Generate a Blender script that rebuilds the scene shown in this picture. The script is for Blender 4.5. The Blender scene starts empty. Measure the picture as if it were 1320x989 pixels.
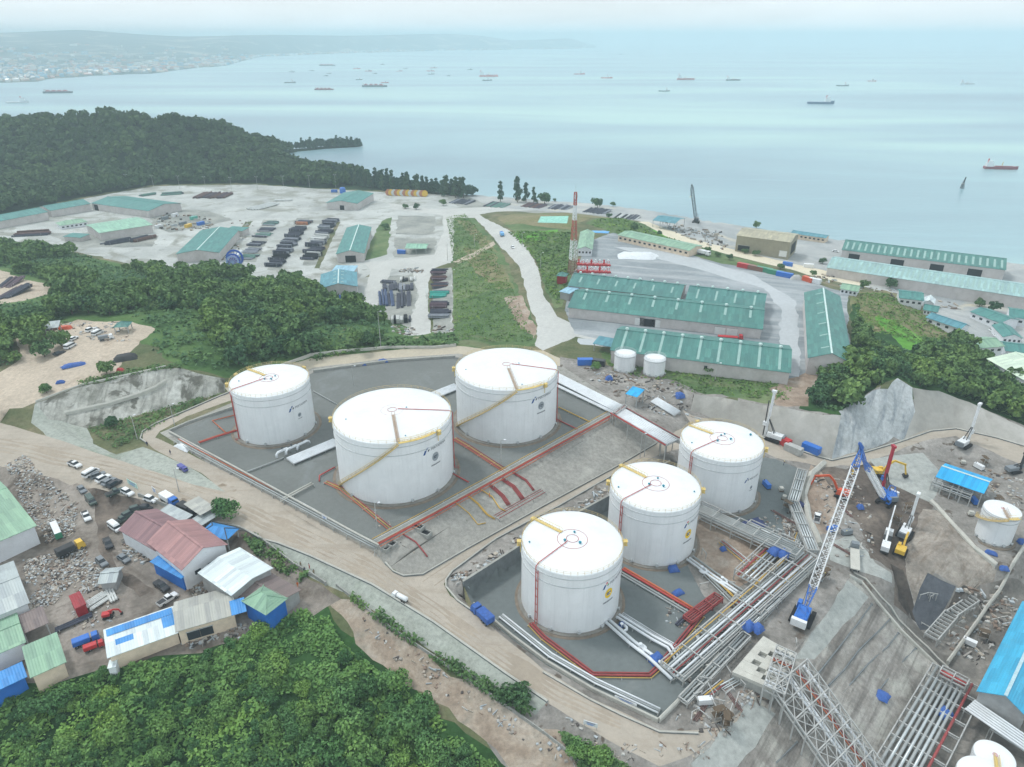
import bpy, bmesh, math, random
import numpy as np
from mathutils import Vector, Matrix, noise
from mathutils.bvhtree import BVHTree
from mathutils.geometry import delaunay_2d_cdt
R_ = random.Random(11)
SC = bpy.context.scene
COL = SC.collection
# ------------------------------------------------------------------ camera model (site survey: photo bearings -> ground points)
PITCH = math.radians(26.11); FOC = 915.0; CAMZ = 120.0
SP, CP = math.sin(PITCH), math.cos(PITCH)
def ray(px, py):
    x = (px-660.0)/FOC; u = -(py-494.5)/FOC
    return Vector((x, CP+u*SP, -SP+u*CP))
def at(px, py, z):
    d = ray(px, py); t = (z-CAMZ)/d.z
    return Vector((d.x*t, d.y*t, z))
# ------------------------------------------------------------------ materials
MATS = {}
def nd(nt, typ, **kw):
    n = nt.nodes.new(typ)
    for k, v in kw.items(): setattr(n, k, v)
    return n
def ramp(nt, fac, stops):
    r = nd(nt, 'ShaderNodeValToRGB')
    el = r.color_ramp.elements
    while len(el) < len(stops): el.new(0.5)
    for e, (p, c) in zip(el, stops):
        e.position = p; e.color = (*c, 1) if len(c) == 3 else c
    nt.links.new(fac, r.inputs[0]); return r.outputs[0]
def noise_n(nt, vec, scale, detail=4, rough=.6, dist=0.0):
    n = nd(nt, 'ShaderNodeTexNoise'); n.inputs['Scale'].default_value = scale
    n.inputs['Detail'].default_value = detail; n.inputs['Roughness'].default_value = rough
    n.inputs['Distortion'].default_value = dist
    nt.links.new(vec, n.inputs['Vector']); return n.outputs['Fac']
def mixc(nt, fac, a, b, mode='MIX'):
    m = nd(nt, 'ShaderNodeMix', data_type='RGBA', blend_type=mode)
    for s, v in ((m.inputs[0], fac), (m.inputs[6], a), (m.inputs[7], b)):
        if hasattr(v, 'is_linked') or hasattr(v, 'links'): nt.links.new(v, s)
        else: s.default_value = v if not isinstance(v, tuple) else ((*v, 1) if len(v) == 3 else v)
    return m.outputs[2]
def mapping(nt, vec, scale=(1, 1, 1), rot=(0, 0, 0), loc=(0, 0, 0)):
    m = nd(nt, 'ShaderNodeMapping'); m.inputs['Scale'].default_value = scale
    m.inputs['Rotation'].default_value = rot; m.inputs['Location'].default_value = loc
    nt.links.new(vec, m.inputs['Vector']); return m.outputs[0]
def dim(c, k): return tuple(min(1, x*k) for x in c)
def new_mat(name):
    m = bpy.data.materials.new(name); m.use_nodes = True
    nt = m.node_tree; b = nt.nodes['Principled BSDF']
    return m, nt, b
def M(name, col, rough=.55, var=.16, scale=.6, metal=0.0, streak=False, dirt=.0, spec=.3):
    """worn paint or bare material: base colour broken up by noise at two sizes, optional run-off streaks and dirt blotches"""
    if name in MATS: return MATS[name]
    m, nt, b = new_mat(name)
    tc = nd(nt, 'ShaderNodeTexCoord').outputs['Object']
    n1 = noise_n(nt, tc, scale, 5, .65)
    c = ramp(nt, n1, [(.3, dim(col, 1-var)), (.7, dim(col, 1+var))])
    if streak:
        v = mapping(nt, tc, (2.2, .12, .3))
        n2 = noise_n(nt, v, 1.3, 4, .7)
        f = ramp(nt, n2, [(.45, (0, 0, 0)), (.75, (.45, .45, .45))])
        c = mixc(nt, f, c, dim(col, .62))
    if dirt > 0:
        n3 = noise_n(nt, tc, scale*.35, 6, .7)
        f = ramp(nt, n3, [(.5, (0, 0, 0)), (.72, (dirt, dirt, dirt))])
        c = mixc(nt, f, c, (.2, .17, .14))
    nt.links.new(c, b.inputs['Base Color'])
    b.inputs['Roughness'].default_value = rough; b.inputs['Metallic'].default_value = metal
    b.inputs['Specular IOR Level'].default_value = spec
    MATS[name] = m; return m
def G_mat(name, cols, scale=.05, fine=.9, rough=.95, bump=.25, streak=None, spots=None, patch=None, grain=.3):
    """ground: three tones over large blotches, fine grain, optional directional tracks, spots, patches"""
    if name in MATS: return MATS[name]
    m, nt, b = new_mat(name)
    pos = nd(nt, 'ShaderNodeNewGeometry').outputs['Position']
    n1 = noise_n(nt, pos, scale, 7, .62, .4)
    c = ramp(nt, n1, [(.32, cols[0]), (.5, cols[1]), (.68, cols[2])])
    if patch:                                  # (colour, scale, lo, hi)
        n4 = noise_n(nt, mapping(nt, pos, loc=(37, 11, 5)), patch[1], 6, .62, .8)
        f = ramp(nt, n4, [(patch[2], (0, 0, 0)), (patch[3], (1, 1, 1))])
        c = mixc(nt, f, c, patch[0])
    if streak:                                 # (angle, colour, across, along, strength)
        v = mapping(nt, pos, (1, 1, .2), (0, 0, -math.radians(streak[0])))
        v = mapping(nt, v, (streak[3], streak[2], streak[2]))
        n2 = noise_n(nt, v, 1.0, 5, .6, .6)
        f = ramp(nt, n2, [(.48, (0, 0, 0)), (.66, (streak[4],)*3)])
        c = mixc(nt, f, c, streak[1])
    n3 = noise_n(nt, pos, fine, 5, .7)
    g = ramp(nt, n3, [(.25, (1-grain,)*3), (.75, (1+grain*.8,)*3)])
    c = mixc(nt, 1.0, c, g, 'MULTIPLY')
    if spots:                                  # (colour, scale, threshold)
        n5 = noise_n(nt, mapping(nt, pos, loc=(9, 71, 3)), spots[1], 3, .6)
        f = ramp(nt, n5, [(spots[2], (0, 0, 0)), (spots[2]+.05, (1, 1, 1))])
        c = mixc(nt, f, c, spots[0])
    nt.links.new(c, b.inputs['Base Color'])
    b.inputs['Roughness'].default_value = rough; b.inputs['Specular IOR Level'].default_value = .15
    if bump:
        bp = nd(nt, 'ShaderNodeBump'); bp.inputs['Strength'].default_value = bump; bp.inputs['Distance'].default_value = .6
        nt.links.new(noise_n(nt, pos, fine*.7, 6, .7), bp.inputs['Height']); nt.links.new(bp.outputs[0], b.inputs['Normal'])
    MATS[name] = m; return m
# ------------------------------------------------------------------ mesh builder
class MB:
    def __init__(s): s.v = []; s.f = []; s.mi = []; s.cur = 0
    def poly(s, pts):
        i = len(s.v); s.v += [tuple(p) for p in pts]; s.f.append(tuple(range(i, i+len(pts)))); s.mi.append(s.cur); return s
    def raw(s, vs, fs):
        i = len(s.v); s.v += [tuple(p) for p in vs]
        for f in fs: s.f.append(tuple(a+i for a in f)); s.mi.append(s.cur)
        return s
    def hexa(s, b, t):          # 4 bottom, 4 top corners (same order, counter-clockwise)
        return s.raw(list(b)+list(t), [(3, 2, 1, 0), (4, 5, 6, 7), (0, 1, 5, 4), (1, 2, 6, 5), (2, 3, 7, 6), (3, 0, 4, 7)])
    def box(s, c, d, rz=0.0, taper=1.0):
        cx, cy, cz = c; a, b, h = d[0]/2, d[1]/2, d[2]/2; co, si = math.cos(rz), math.sin(rz)
        def q(x, y, z): return (cx+x*co-y*si, cy+x*si+y*co, cz+z)
        B = [q(-a, -b, -h), q(a, -b, -h), q(a, b, -h), q(-a, b, -h)]; k = taper
        T = [q(-a*k, -b*k, h), q(a*k, -b*k, h), q(a*k, b*k, h), q(-a*k, b*k, h)]
        return s.hexa(B, T)
    def bar(s, p, q, w, h=None):
        p, q = Vector(p), Vector(q); h = h or w; d = (q-p)
        if d.length < 1e-6: return s
        d.normalize(); up = Vector((0, 0, 1)) if abs(d.z) < .95 else Vector((0, 1, 0))
        x = d.cross(up).normalized()*w/2; y = x.cross(d).normalized()*h/2
        return s.hexa([p-x-y, p+x-y, p+x+y, p-x+y], [q-x-y, q+x-y, q+x+y, q-x+y])
    def tube(s, pts, r, n=6, cap=True):
        pts = [Vector(p) for p in pts]; rings = []; base = len(s.v); m = len(pts)
        rr = r if isinstance(r, (list, tuple)) else [r]*m
        px = None
        for i, p in enumerate(pts):
            d = (pts[min(i+1, m-1)]-pts[max(i-1, 0)])
            d = d.normalized() if d.length > 1e-9 else Vector((0, 0, 1))
            up = Vector((0, 0, 1)) if abs(d.z) < .9 else Vector((0, 1, 0))
            x = d.cross(up).normalized()
            if px is not None and x.dot(px) < 0: x = -x
            px = x; y = x.cross(d).normalized()
            for k in range(n):
                a = 2*math.pi*k/n; s.v.append(tuple(p+(x*math.cos(a)+y*math.sin(a))*rr[i]))
        for i in range(m-1):
            for k in range(n):
                a = base+i*n+k; b = base+i*n+(k+1) % n
                s.f.append((a, b, b+n, a+n)); s.mi.append(s.cur)
        if cap:
            s.f.append(tuple(base+k for k in range(n))[::-1]); s.mi.append(s.cur)
            s.f.append(tuple(base+(m-1)*n+k for k in range(n))); s.mi.append(s.cur)
        return s
    def lathe(s, prof, c=(0, 0, 0), n=24, a0=0.0, a1=2*math.pi):
        full = abs(a1-a0-2*math.pi) < 1e-6; base = len(s.v); k = n if full else n+1
        for (r, z) in prof:
            for i in range(k):
                a = a0+(a1-a0)*i/n; s.v.append((c[0]+r*math.cos(a), c[1]+r*math.sin(a), c[2]+z))
        for j in range(len(prof)-1):
            for i in range(n):
                i2 = (i+1) % k
                s.f.append((base+j*k+i, base+j*k+i2, base+(j+1)*k+i2, base+(j+1)*k+i)); s.mi.append(s.cur)
        return s
    def build(s, name, mat, parent=None, loc=None, smooth=False):
        me = bpy.data.meshes.new(name); me.from_pydata(s.v, [], s.f); 
        ms = mat if isinstance(mat, (list, tuple)) else [mat]
        for m in ms: me.materials.append(m)
        if len(ms) > 1: me.polygons.foreach_set('material_index', s.mi)
        if smooth: me.polygons.foreach_set('use_smooth', [True]*len(me.polygons))
        me.update()
        o = bpy.data.objects.new(name, me); COL.objects.link(o)
        if loc is not None: o.location = loc
        if parent is not None: o.parent = parent
        return o
def tag(o, label=None, cat=None, group=None, kind=None):
    if label: o['label'] = label
    if cat: o['category'] = cat
    if group: o['group'] = group
    if kind: o['kind'] = kind
    return o
def thing(name, label, cat, loc=(0, 0, 0), rz=0.0, group=None, kind='thing'):
    o = bpy.data.objects.new(name, None); o.empty_display_size = .5; COL.objects.link(o)
    o.location = loc; o.rotation_euler = (0, 0, rz)
    return tag(o, label, cat, group, kind if cat else None)
def dup(root, loc=None, rz=None, label=None, group=None, scale=None):
    def cp(o, par):
        c = o.copy(); COL.objects.link(c)
        if par is not None: c.parent = par
        for ch in o.children: cp(ch, c)
        return c
    r = cp(root, None)
    if loc is not None: r.location = loc
    if rz is not None: r.rotation_euler = (0, 0, rz)
    if scale is not None: r.scale = scale if isinstance(scale, tuple) else (scale,)*3
    if label: r['label'] = label
    if group: r['group'] = group
    return r
# ------------------------------------------------------------------ terrain survey: spot heights along break lines
SEA = -28.0
def seg(pts, step=5.0):
    """world points spaced along a line of (px, py, z) spot heights"""
    W = [at(*p) for p in pts]; out = []
    for a, b in zip(W, W[1:]):
        n = max(1, int((b-a).length/step))
        out += [a.lerp(b, i/n) for i in range(n)]
    return out+[W[-1]]
def off(W, dx, dy, z): return [Vector((p.x+dx, p.y+dy, z)) for p in W]
TP = []
def L(*pts, step=6.0): w = seg(pts, step); TP.extend(w); return w
# tank farm, upper terrace
UF = [(218, 558, 0), (300, 527, 0), (405, 480, 0), (500, 467, 0), (590, 461, 0), (722, 484, 0), (797, 531, 0), (488, 703, 0)]
L(*(UF+UF[:1]), step=4); L((330, 600, 0), (500, 600, 0), (680, 560, 0)); L((420, 520, 0), (640, 500, 0))
# concrete bund below it, road between the farms, retaining wall, lower terrace
L((497, 728, -3.2), (520, 742, -4.2), (545, 740, -4.6), (600, 708, -5), (700, 652, -5), (800, 598, -5.4), (856, 566, -6), step=4)
L((572, 752, -5.2), (583, 735, -5.2), (640, 694, -5.2), (720, 652, -5.2), (790, 612, -5.6), (850, 585, -6))
WT = [(596, 750, -5), (640, 722, -5), (690, 690, -5), (785, 640, -5.4), (862, 598, -6)]
wall_top = L(*WT, step=3); TP.extend(off(wall_top, .28, -.42, -10))
L((606, 784, -6.9), (660, 829, -7.8), (700, 862, -8.4), (760, 898, -9), (850, 940, -9.6), step=3)
LF = [(612, 782, -10), (660, 822, -10), (704, 855, -10), (764, 891, -10), (849, 930, -10), (960, 822, -10), (1046, 735, -10)]
L(*LF, step=4); L((660, 780, -10), (800, 840, -10), (900, 760, -10), (1000, 700, -10)); L((700, 720, -10), (860, 660, -10), (1000, 640, -10))
L((905, 570, -8), (940, 560, -8.5), (1000, 588, -9.5), (1030, 600, -10), (1040, 650, -10), (1062, 690, -10.5))
# roads
L((-160, 575, .4), (0, 600, -.6), (100, 622, -1.6), (200, 648, -2.2), (300, 676, -2.4), (400, 716, -3), (480, 753, -4.2), (560, 802, -6.2), (650, 866, -7.5), (700, 902, -8.2), (800, 962, -9), (850, 987, -9.4))
L((-160, 525, .6), (0, 545, 0), (60, 562, -.3), (150, 592, -.8), (250, 624, -1.4), (290, 640, -1.7))
L((196, 567, -.6), (230, 582, -.9), (300, 616, -1), (400, 668, -1.7), (480, 712, -2.5), (500, 730, -3.2))
L((188, 560, -.5), (200, 552, -.4), (240, 535, -.3), (300, 513, -.2), (400, 470, 0), (500, 457, .3), (590, 452, .3), (720, 470, 0))
L((190, 572, -.8), (178, 565, -.6), (196, 548, -.5), (240, 528, -.4), (300, 502, 0))
L((930, 940, -10), (880, 965, -10), (1000, 850, -11))
# village below the road
L((60, 606, -2.3), (110, 632, -3.2), (200, 660, -4), (280, 688, -4), (330, 694, -4.2))
L((-160, 640, -5), (0, 640, -5), (80, 660, -5.2), (150, 690, -5.6), (250, 730, -6), (340, 730, -5.8), (400, 765, -6.6))
L((-160, 760, -7), (0, 760, -7), (150, 760, -7), (250, 800, -7.6), (380, 800, -8)); L((-160, 900, -9), (0, 890, -9), (100, 860, -8.6), (200, 850, -8.6), (300, 828, -8.8), (400, 792, -8))
L((330, 688, -3.4), (400, 748, -5.2), (455, 770, -6.0), (560, 842, -8.2), (640, 893, -9.6), (700, 920, -10.2), (760, 960, -10.8), (800, 1000, -11.2))
L((425, 774, -7.0), (520, 844, -9.6), (650, 934, -11.8), (760, 1012, -12.8))
for p in [(400, 830, -10), (300, 880, -12), (100, 910, -12), (0, 950, -14), (200, 985, -17), (400, 980, -17), (500, 900, -12), (600, 980, -14), (-160, 960, -15), (-200, 1100, -22), (100, 1120, -22), (400, 1120, -21), (700, 1120, -19), (300, 1300, -30), (-300, 1300, -30), (700, 1300, -28)]: L(p)
# left cut face and dirt yard
L((45, 520, 5), (106, 498, 7), (200, 477, 8.4), (232, 475, 8), (290, 489, 3.4), step=4)
L((62, 541, .6), (95, 548, -1.2), (140, 546, -1.6), (200, 530, -1.6), (290, 506, -.4), step=4)
L((118, 560, -1.6), (150, 578, -1.4), (180, 560, -1.3)); L((20, 545, 1), (75, 552, 0), (120, 578, -.8))
for p in [(-160, 500, 5), (0, 530, 4), (30, 508, 6), (0, 440, 7), (100, 440, 8), (170, 425, 9), (220, 450, 9), (-160, 430, 7)]: L(p)
L((300, 488, 3), (400, 458, 2.5), (490, 447, 2), (590, 445, 1))
# wooded rise between the farm and the far yard
for p in [(260, 430, 8), (350, 445, 5), (450, 437, 3), (300, 388, 6), (220, 385, 6), (420, 408, -2), (150, 395, 6), (60, 395, 4), (0, 400, 3), (480, 420, -3), (530, 440, 0), (-160, 390, 2), (30, 365, -3), (0, 352, -5), (80, 375, -2), (160, 365, -5), (260, 362, -6), (360, 372, -9)]: L(p)
# far yard
for p in [(-160, 320, -17), (0, 318, -17), (110, 322, -17), (190, 340, -18), (280, 348, -18), (390, 370, -18), (455, 388, -17), (480, 410, -13), (540, 425, -10), (580, 425, -8), (0, 292, -18), (240, 300, -19), (360, 320, -18.5), (480, 320, -18), (560, 330, -15), (400, 260, -21), (260, 240, -22), (480, 262, -21.5), (150, 252, -21), (560, 300, -18), (500, 360, -17), (560, 370, -14), (-160, 275, -20), (440, 246, -22.5), (330, 240, -22.5), (560, 258, -22.5)]: L(p)
# plateau with the long sheds, school-field terrace, road down to the coast
for p in [(700, 445, .3), (690, 400, 0), (668, 340, -2), (690, 350, -1.6), (650, 320, -4), (625, 290, -9), (600, 274, -17), (640, 300, -5), (580, 276, -19), (585, 330, -12), (600, 400, -7), (640, 420, -3), (610, 300, -11), (655, 380, -2)]: L(p)
for p in [(655, 296, -3), (700, 277, -1), (735, 277, -1), (780, 284, -3), (650, 280, -8), (680, 304, 0), (730, 300, 0), (710, 350, -1), (720, 380, 0)]: L(p)
L((640, 271, -20.5), (700, 271, -21), (780, 279, -20), (830, 286, -18), (870, 305, -16), (950, 327, -16.5), (1050, 352, -17), (1110, 366, -17.5), (1200, 388, -18))
L((745, 292, -1), (790, 298, -1.2), (850, 308, -1.6), (900, 324, -1.6), (1000, 344, -1), (1060, 366, -.6), (1095, 376, -.6))
for p in [(760, 340, 0), (850, 345, 0), (950, 370, .3), (1030, 400, .5), (1030, 460, .6), (1000, 500, .8), (930, 495, .3), (860, 490, 0), (800, 470, 0), (740, 452, 0), (720, 430, 0), (760, 400, 0), (900, 440, .3), (1090, 440, 1)]: L(p)
L((730, 462, .2), (800, 482, 0), (870, 500, -1), (905, 512, -3)); L((740, 484, 0), (806, 524, -.4), (850, 540, -2.5), (880, 535, -4), (900, 545, -6))
# eastern hill and its sprayed-concrete faces
for p in [(1110, 380, 0), (1100, 440, 1.5), (1150, 440, 0), (1205, 440, -8), (1245, 436, -14), (1180, 392, -14), (1140, 378, -13), (1110, 372, -13), (1150, 468, 3), (1200, 478, -1), (1260, 478, -11), (1330, 470, -17), (1275, 450, -18), (1320, 420, -18.5), (1400, 500, -16), (1320, 520, -11), (1200, 405, -15), (1130, 405, -1)]: L(p)
L((895, 508, -1), (940, 514, -.4), (985, 522, .2), (1020, 527, 1.3), (1060, 535, 1.5), (1084, 536, 1.2), (1100, 520, 1.3), (1125, 503, 4.6), (1157, 487, 5.8), (1176, 500, 2.6), (1210, 504, .3), (1262, 524, -3.7), (1330, 556, -7.4), (1420, 590, -9), step=4)
L((890, 530, -6.4), (940, 546, -7.4), (1000, 569, -9), (1050, 586, -9.6), (1072, 592, -10), (1110, 583, -10), (1160, 568, -10), (1200, 554, -10), (1232, 551, -10), (1285, 563, -10.4), (1340, 580, -11), (1430, 610, -11.5), step=4)
for p in [(1086, 522, 1), (1102, 506, .8), (1128, 492, 4), (1158, 479, 5), (1180, 491, 2), (1212, 494, 0), (1264, 513, -4.2), (1332, 543, -8), (1050, 520, 1.2), (1140, 492, 5), (1165, 488, 4.6), (1195, 495, 1), (1236, 506, -2), (1296, 532, -6)]: L(p)
# excavation, pit and lower platform
for p in [(1060, 612, -11), (1060, 700, -11.5), (1110, 650, -12.6), (1150, 640, -13.4), (1100, 602, -11), (1030, 640, -11.6), (1050, 660, -12.4), (1085, 720, -11.2), (1110, 700, -12.6)]: L(p)
L((1066, 706, -11.4), (1084, 700, -11.6), (1104, 696, -11.8), (1126, 722, -12.4), (1148, 738, -13), step=3); L((1070, 698, -13.2), (1086, 692, -13.6), (1106, 687, -14.2), (1130, 712, -15.4), (1150, 728, -16.8), step=3)
L((1080, 652, -13.6), (1110, 640, -14.6), (1140, 632, -15), (1165, 650, -16), step=4); L((1078, 640, -11.6), (1108, 628, -11.8), (1136, 622, -12.4), (1172, 646, -14.2), step=4)
L((1128, 592, -10.6), (1185, 583, -10.4)); L((1218, 618, -12.6), (1198, 648, -15), (1138, 618, -12.8))
L((1190, 578, -10.4), (1240, 570, -10.8), (1320, 598, -11.4), (1420, 630, -12)); L((1215, 590, -13), (1250, 590, -13), (1310, 620, -13.4), (1250, 608, -13.6))
for p in [(1225, 640, -14.6), (1275, 655, -15.4), (1265, 700, -17), (1330, 700, -17.4), (1310, 735, -18), (1400, 700, -17.4)]: L(p)
L((1205, 650, -14.6), (1235, 680, -15.6), (1262, 706, -17), (1285, 730, -18))
for p in [(1190, 672, -14), (1225, 700, -14.6), (1195, 728, -16), (1165, 712, -16.4), (1240, 735, -18), (1150, 705, -16.6), (1160, 690, -16.8), (1150, 660, -14.6)]: L(p)
L((1152, 735, -18), (1160, 765, -21), (1172, 785, -23.5)); L((1190, 740, -18.4), (1232, 756, -20), (1245, 768, -21.4)); L((1178, 800, -25), (1196, 822, -25.6))
for p in [(1262, 760, -23), (1250, 800, -26), (1215, 840, -26), (1285, 745, -21), (1310, 770, -26), (1340, 900, -26), (1320, 1000, -26.4), (1240, 1000, -26.4), (1230, 900, -26), (1290, 820, -26), (1450, 760, -25), (1450, 900, -26)]: L(p)
L((1096, 743, -11), (1062, 796, -11), (1012, 852, -11), (972, 898, -11), (902, 968, -11), (850, 1030, -11), step=4)
L((1096, 743, -11), (1130, 778, -16), (1162, 815, -20.4), (1216, 868, -26), step=4)
L((1216, 872, -26), (1184, 930, -26), (1144, 1010, -26), (1100, 1090, -26.4), step=4)
for p in [(1000, 1200, -27), (1200, 1200, -27), (1400, 1150, -27)]: L(p)
# wooded headland, coast line and sea bed
def W(x, y, z): TP.append(Vector((x, y, z)))
for p in [(-160, 236, -22), (0, 235, -22), (100, 228, -21), (200, 228, -22), (330, 230, -22), (0, 200, -8), (100, 190, -6), (200, 195, -10), (300, 205, -16), (370, 214, -23)]: L(p)
ridge = [(-330, 178, 12), (-160, 170, 18), (0, 166, 22), (60, 158, 27), (140, 153, 30), (220, 160, 26), (290, 170, 16), (345, 186, -4), (365, 192, -20)]
rw = L(*ridge, step=40); TP.extend([Vector((p.x*1.2-5, p.y+170, -31)) for p in rw]); TP.extend([Vector((p.x*1.1, p.y+60, p.z-14)) for p in rw])
L((352, 194, -24), (362, 195, -25.4), (372, 195, -26), step=8); sp = L((372, 194, -26), (420, 190, -26.6), (462, 188, -27), step=12)
TP.extend(off(sp, 0, 10, -26)); TP.extend(off(sp, 0, 30, -32)); TP.extend(off(sp, 6, -16, -31))
for p in [(385, 204, -31), (410, 207, -31), (440, 208, -31), (470, 220, -31), (480, 190, -33)]: L(p)
cw = L((362, 212, -25), (400, 217, -25), (440, 224, -25), (480, 236, -25), (520, 242, -25), (560, 247, -24.6), (610, 251, -24), (700, 258, -24), (770, 263, -24), (830, 270, -24), (900, 282, -24), (960, 292, -24), (1040, 302, -24), (1090, 309, -24), (1200, 324, -24), (1320, 341, -24), (1500, 364, -24), step=10)
TP.extend(off(cw, 1.5, 7, -31)); TP.extend(off(cw, 5, 40, -36))
for p in [(600, 262, -22.6), (700, 266, -22.8), (800, 276, -22.4), (900, 300, -21), (960, 310, -21.5), (1040, 318, -21.5), (1080, 345, -19.5), (1200, 350, -21), (1320, 370, -21), (1240, 395, -19), (1330, 400, -19.4), (1500, 420, -19)]: L(p)
for (x, y, z) in [(-1500, 1500, -36), (-900, 1600, -36), (-300, 1100, -40), (300, 900, -40), (900, 700, -40), (1100, 400, -36), (700, 420, -22), (600, 200, -20), (500, 60, -26), (250, 40, -27), (-150, 30, -30), (-400, 100, -20), (-500, 250, 0), (-700, 450, -18), (-1000, 700, -20), (-1100, 900, 10), (-900, 500, -18), (450, 300, -18), (0, 30, -30)]: W(x, y, z)
def tin(points):
    r = delaunay_2d_cdt([Vector((p.x, p.y)) for p in points], [], [], 0, 1e-3)
    vs = []
    for co, orig in zip(r[0], r[3]): vs.append((co.x, co.y, points[orig[0]].z))
    return vs, [tuple(f) for f in r[2]]
TV, TF = tin(TP)
TREE = BVHTree.FromPolygons(TV, TF)
def zt(x, y):
    h = TREE.ray_cast(Vector((x, y, 500)), Vector((0, 0, -1)))
    return h[0].z if h[0] is not None else -30.0
def G(px, py, dz=0.0):
    """ground point seen at a photo position"""
    h = TREE.ray_cast(Vector((0, 0, CAMZ)), ray(px, py).normalized())
    p = h[0] if h[0] is not None else at(px, py, SEA)
    return Vector((p.x, p.y, p.z+dz))
def gz(v, dz=0.0): return Vector((v[0], v[1], zt(v[0], v[1])+dz))
# ------------------------------------------------------------------ ground cover materials
def lin(r, g, b):
    f = lambda c: ((c/255+.055)/1.055)**2.4 if c > 10 else c/255/12.92
    return (f(r), f(g), f(b))
def tones(c, k=.12): return [dim(c, 1-k), c, dim(c, 1+k)]
GM = {}
GM['scrub'] = G_mat('scrub_ground', [lin(78, 92, 62), lin(104, 108, 80), lin(140, 130, 108)], .05, .8)
GM['jungle_floor'] = G_mat('jungle_floor', [lin(38, 62, 36), lin(52, 84, 46), lin(66, 100, 54)], .08, .7, bump=.5)
GM['grass'] = G_mat('grass_ground', [lin(72, 98, 62), lin(90, 114, 74), lin(116, 130, 92)], .035, .5, patch=(lin(128, 126, 98), .028, .56, .7))
GM['bright_grass'] = G_mat('bright_grass', [lin(84, 138, 56), lin(98, 156, 60), lin(116, 158, 76)], .05, .6)
GM['dry_grass'] = G_mat('dry_grass', [lin(108, 110, 76), lin(126, 124, 92), lin(142, 132, 106)], .04, .5, patch=(lin(98, 118, 66), .03, .52, .68))
GM['dirt_road'] = G_mat('dirt_road', tones(lin(174, 166, 154), .1), .07, .9, streak=(0, lin(150, 138, 122), .35, .03, .35), spots=(lin(140, 128, 112), .12, .66), grain=.12)
GM['loop_road'] = G_mat('loop_road', tones(lin(186, 178, 160), .08), .06, .9, grain=.12)
GM['dirt_yard'] = G_mat('dirt_yard', tones(lin(186, 174, 158), .1), .05, .8, patch=(lin(150, 134, 116), .06, .58, .72))
GM['mud_yard'] = G_mat('mud_yard', [lin(118, 112, 105), lin(142, 135, 127), lin(166, 159, 151)], .06, .9, patch=(lin(96, 88, 80), .05, .5, .62))
GM['farm_floor'] = G_mat('farm_floor', tones(lin(117, 121, 119), .1), .04, .7, bump=.1, patch=(lin(132, 138, 138), .05, .58, .75), spots=(lin(150, 156, 156), .25, .74), grain=.12)
GM['lower_floor'] = G_mat('lower_floor', tones(lin(112, 119, 119), .08), .05, .7, bump=.1, patch=(lin(136, 140, 138), .06, .6, .78), spots=(lin(158, 160, 156), .3, .75), grain=.12)
GM['bund'] = G_mat('bund_concrete', tones(lin(154, 153, 147), .1), .09, .8, bump=.3, patch=(lin(184, 183, 176), .1, .55, .72), spots=(lin(116, 116, 106), .2, .68))
GM['grey_slope'] = G_mat('weathered_concrete', tones(lin(164, 170, 162), .08), .06, .9, bump=.2, patch=(lin(140, 150, 136), .07, .54, .68), streak=(-38, lin(136, 140, 132), .3, .05, .5))
GM['cut_face'] = G_mat('sprayed_concrete', [lin(138, 140, 132), lin(172, 173, 166), lin(198, 200, 194)], .1, .7, bump=.5, patch=(lin(108, 108, 100), .1, .52, .6), streak=(95, lin(96, 96, 90), .5, .06, .55))
GM['hill_face'] = G_mat('sprayed_hill_face', [lin(158, 164, 166), lin(180, 186, 187), lin(202, 207, 208)], .07, .6, bump=.5, streak=(62, lin(136, 144, 150), .35, .06, .9), spots=(lin(150, 156, 160), .12, .62))
GM['wall_face'] = G_mat('smooth_sprayed_face', [lin(156, 155, 149), lin(172, 171, 165), lin(186, 185, 180)], .05, .5, bump=.2, streak=(95, lin(142, 138, 130), .12, .03, .4), grain=.12)
GM['yard'] = G_mat('gravel_yard', [lin(158, 162, 160), lin(178, 182, 179), lin(194, 198, 195)], .03, .5, patch=(lin(146, 148, 140), .035, .5, .62), spots=(lin(134, 136, 130), .12, .66), grain=.12)
GM['pale_road'] = G_mat('gravel_road', tones(lin(188, 190, 186), .08), .05, .6, streak=(70, lin(178, 180, 178), .3, .03, .4), grain=.12)
GM['plateau'] = G_mat('grey_gravel', [lin(126, 134, 138), lin(142, 150, 154), lin(160, 167, 171)], .04, .6, streak=(-18, lin(186, 190, 192), .12, .012, .6), grain=.12)
GM['coast_yard'] = G_mat('coast_gravel', [lin(150, 156, 158), lin(168, 172, 172), lin(186, 188, 184)], .03, .5, patch=(lin(196, 190, 172), .03, .56, .7), grain=.12)
GM['sand_road'] = G_mat('sand_road', tones(lin(214, 206, 184), .06), .05, .6, grain=.12)
GM['site_dirt'] = G_mat('excavated_dirt', [lin(118, 115, 110), lin(142, 139, 134), lin(166, 163, 158)], .09, .8, bump=.6, spots=(lin(104, 96, 88), .22, .62))
GM['red_dirt'] = G_mat('reddish_dirt', [lin(138, 121, 107), lin(160, 144, 129), lin(176, 166, 154)], .1, .8, bump=.5)
GM['dark_dirt'] = G_mat('dark_damp_dirt', [lin(84, 77, 72), lin(106, 98, 91), lin(132, 122, 112)], .1, .8, bump=.6)  # darker grey-brown tone for the excavation and the village mud
GM['black_dirt'] = G_mat('wet_black_dirt', [lin(62, 58, 56), lin(80, 75, 71), lin(104, 97, 90)], .1, .8, bump=.5)  # darkest ground tone, fills the trench and gully outlines
GM['mound'] = G_mat('stony_mound', [lin(132, 126, 118), lin(155, 148, 139), lin(178, 171, 161)], .12, .9, bump=.9, streak=(40, lin(120, 106, 92), .6, .15, .5))
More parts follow.
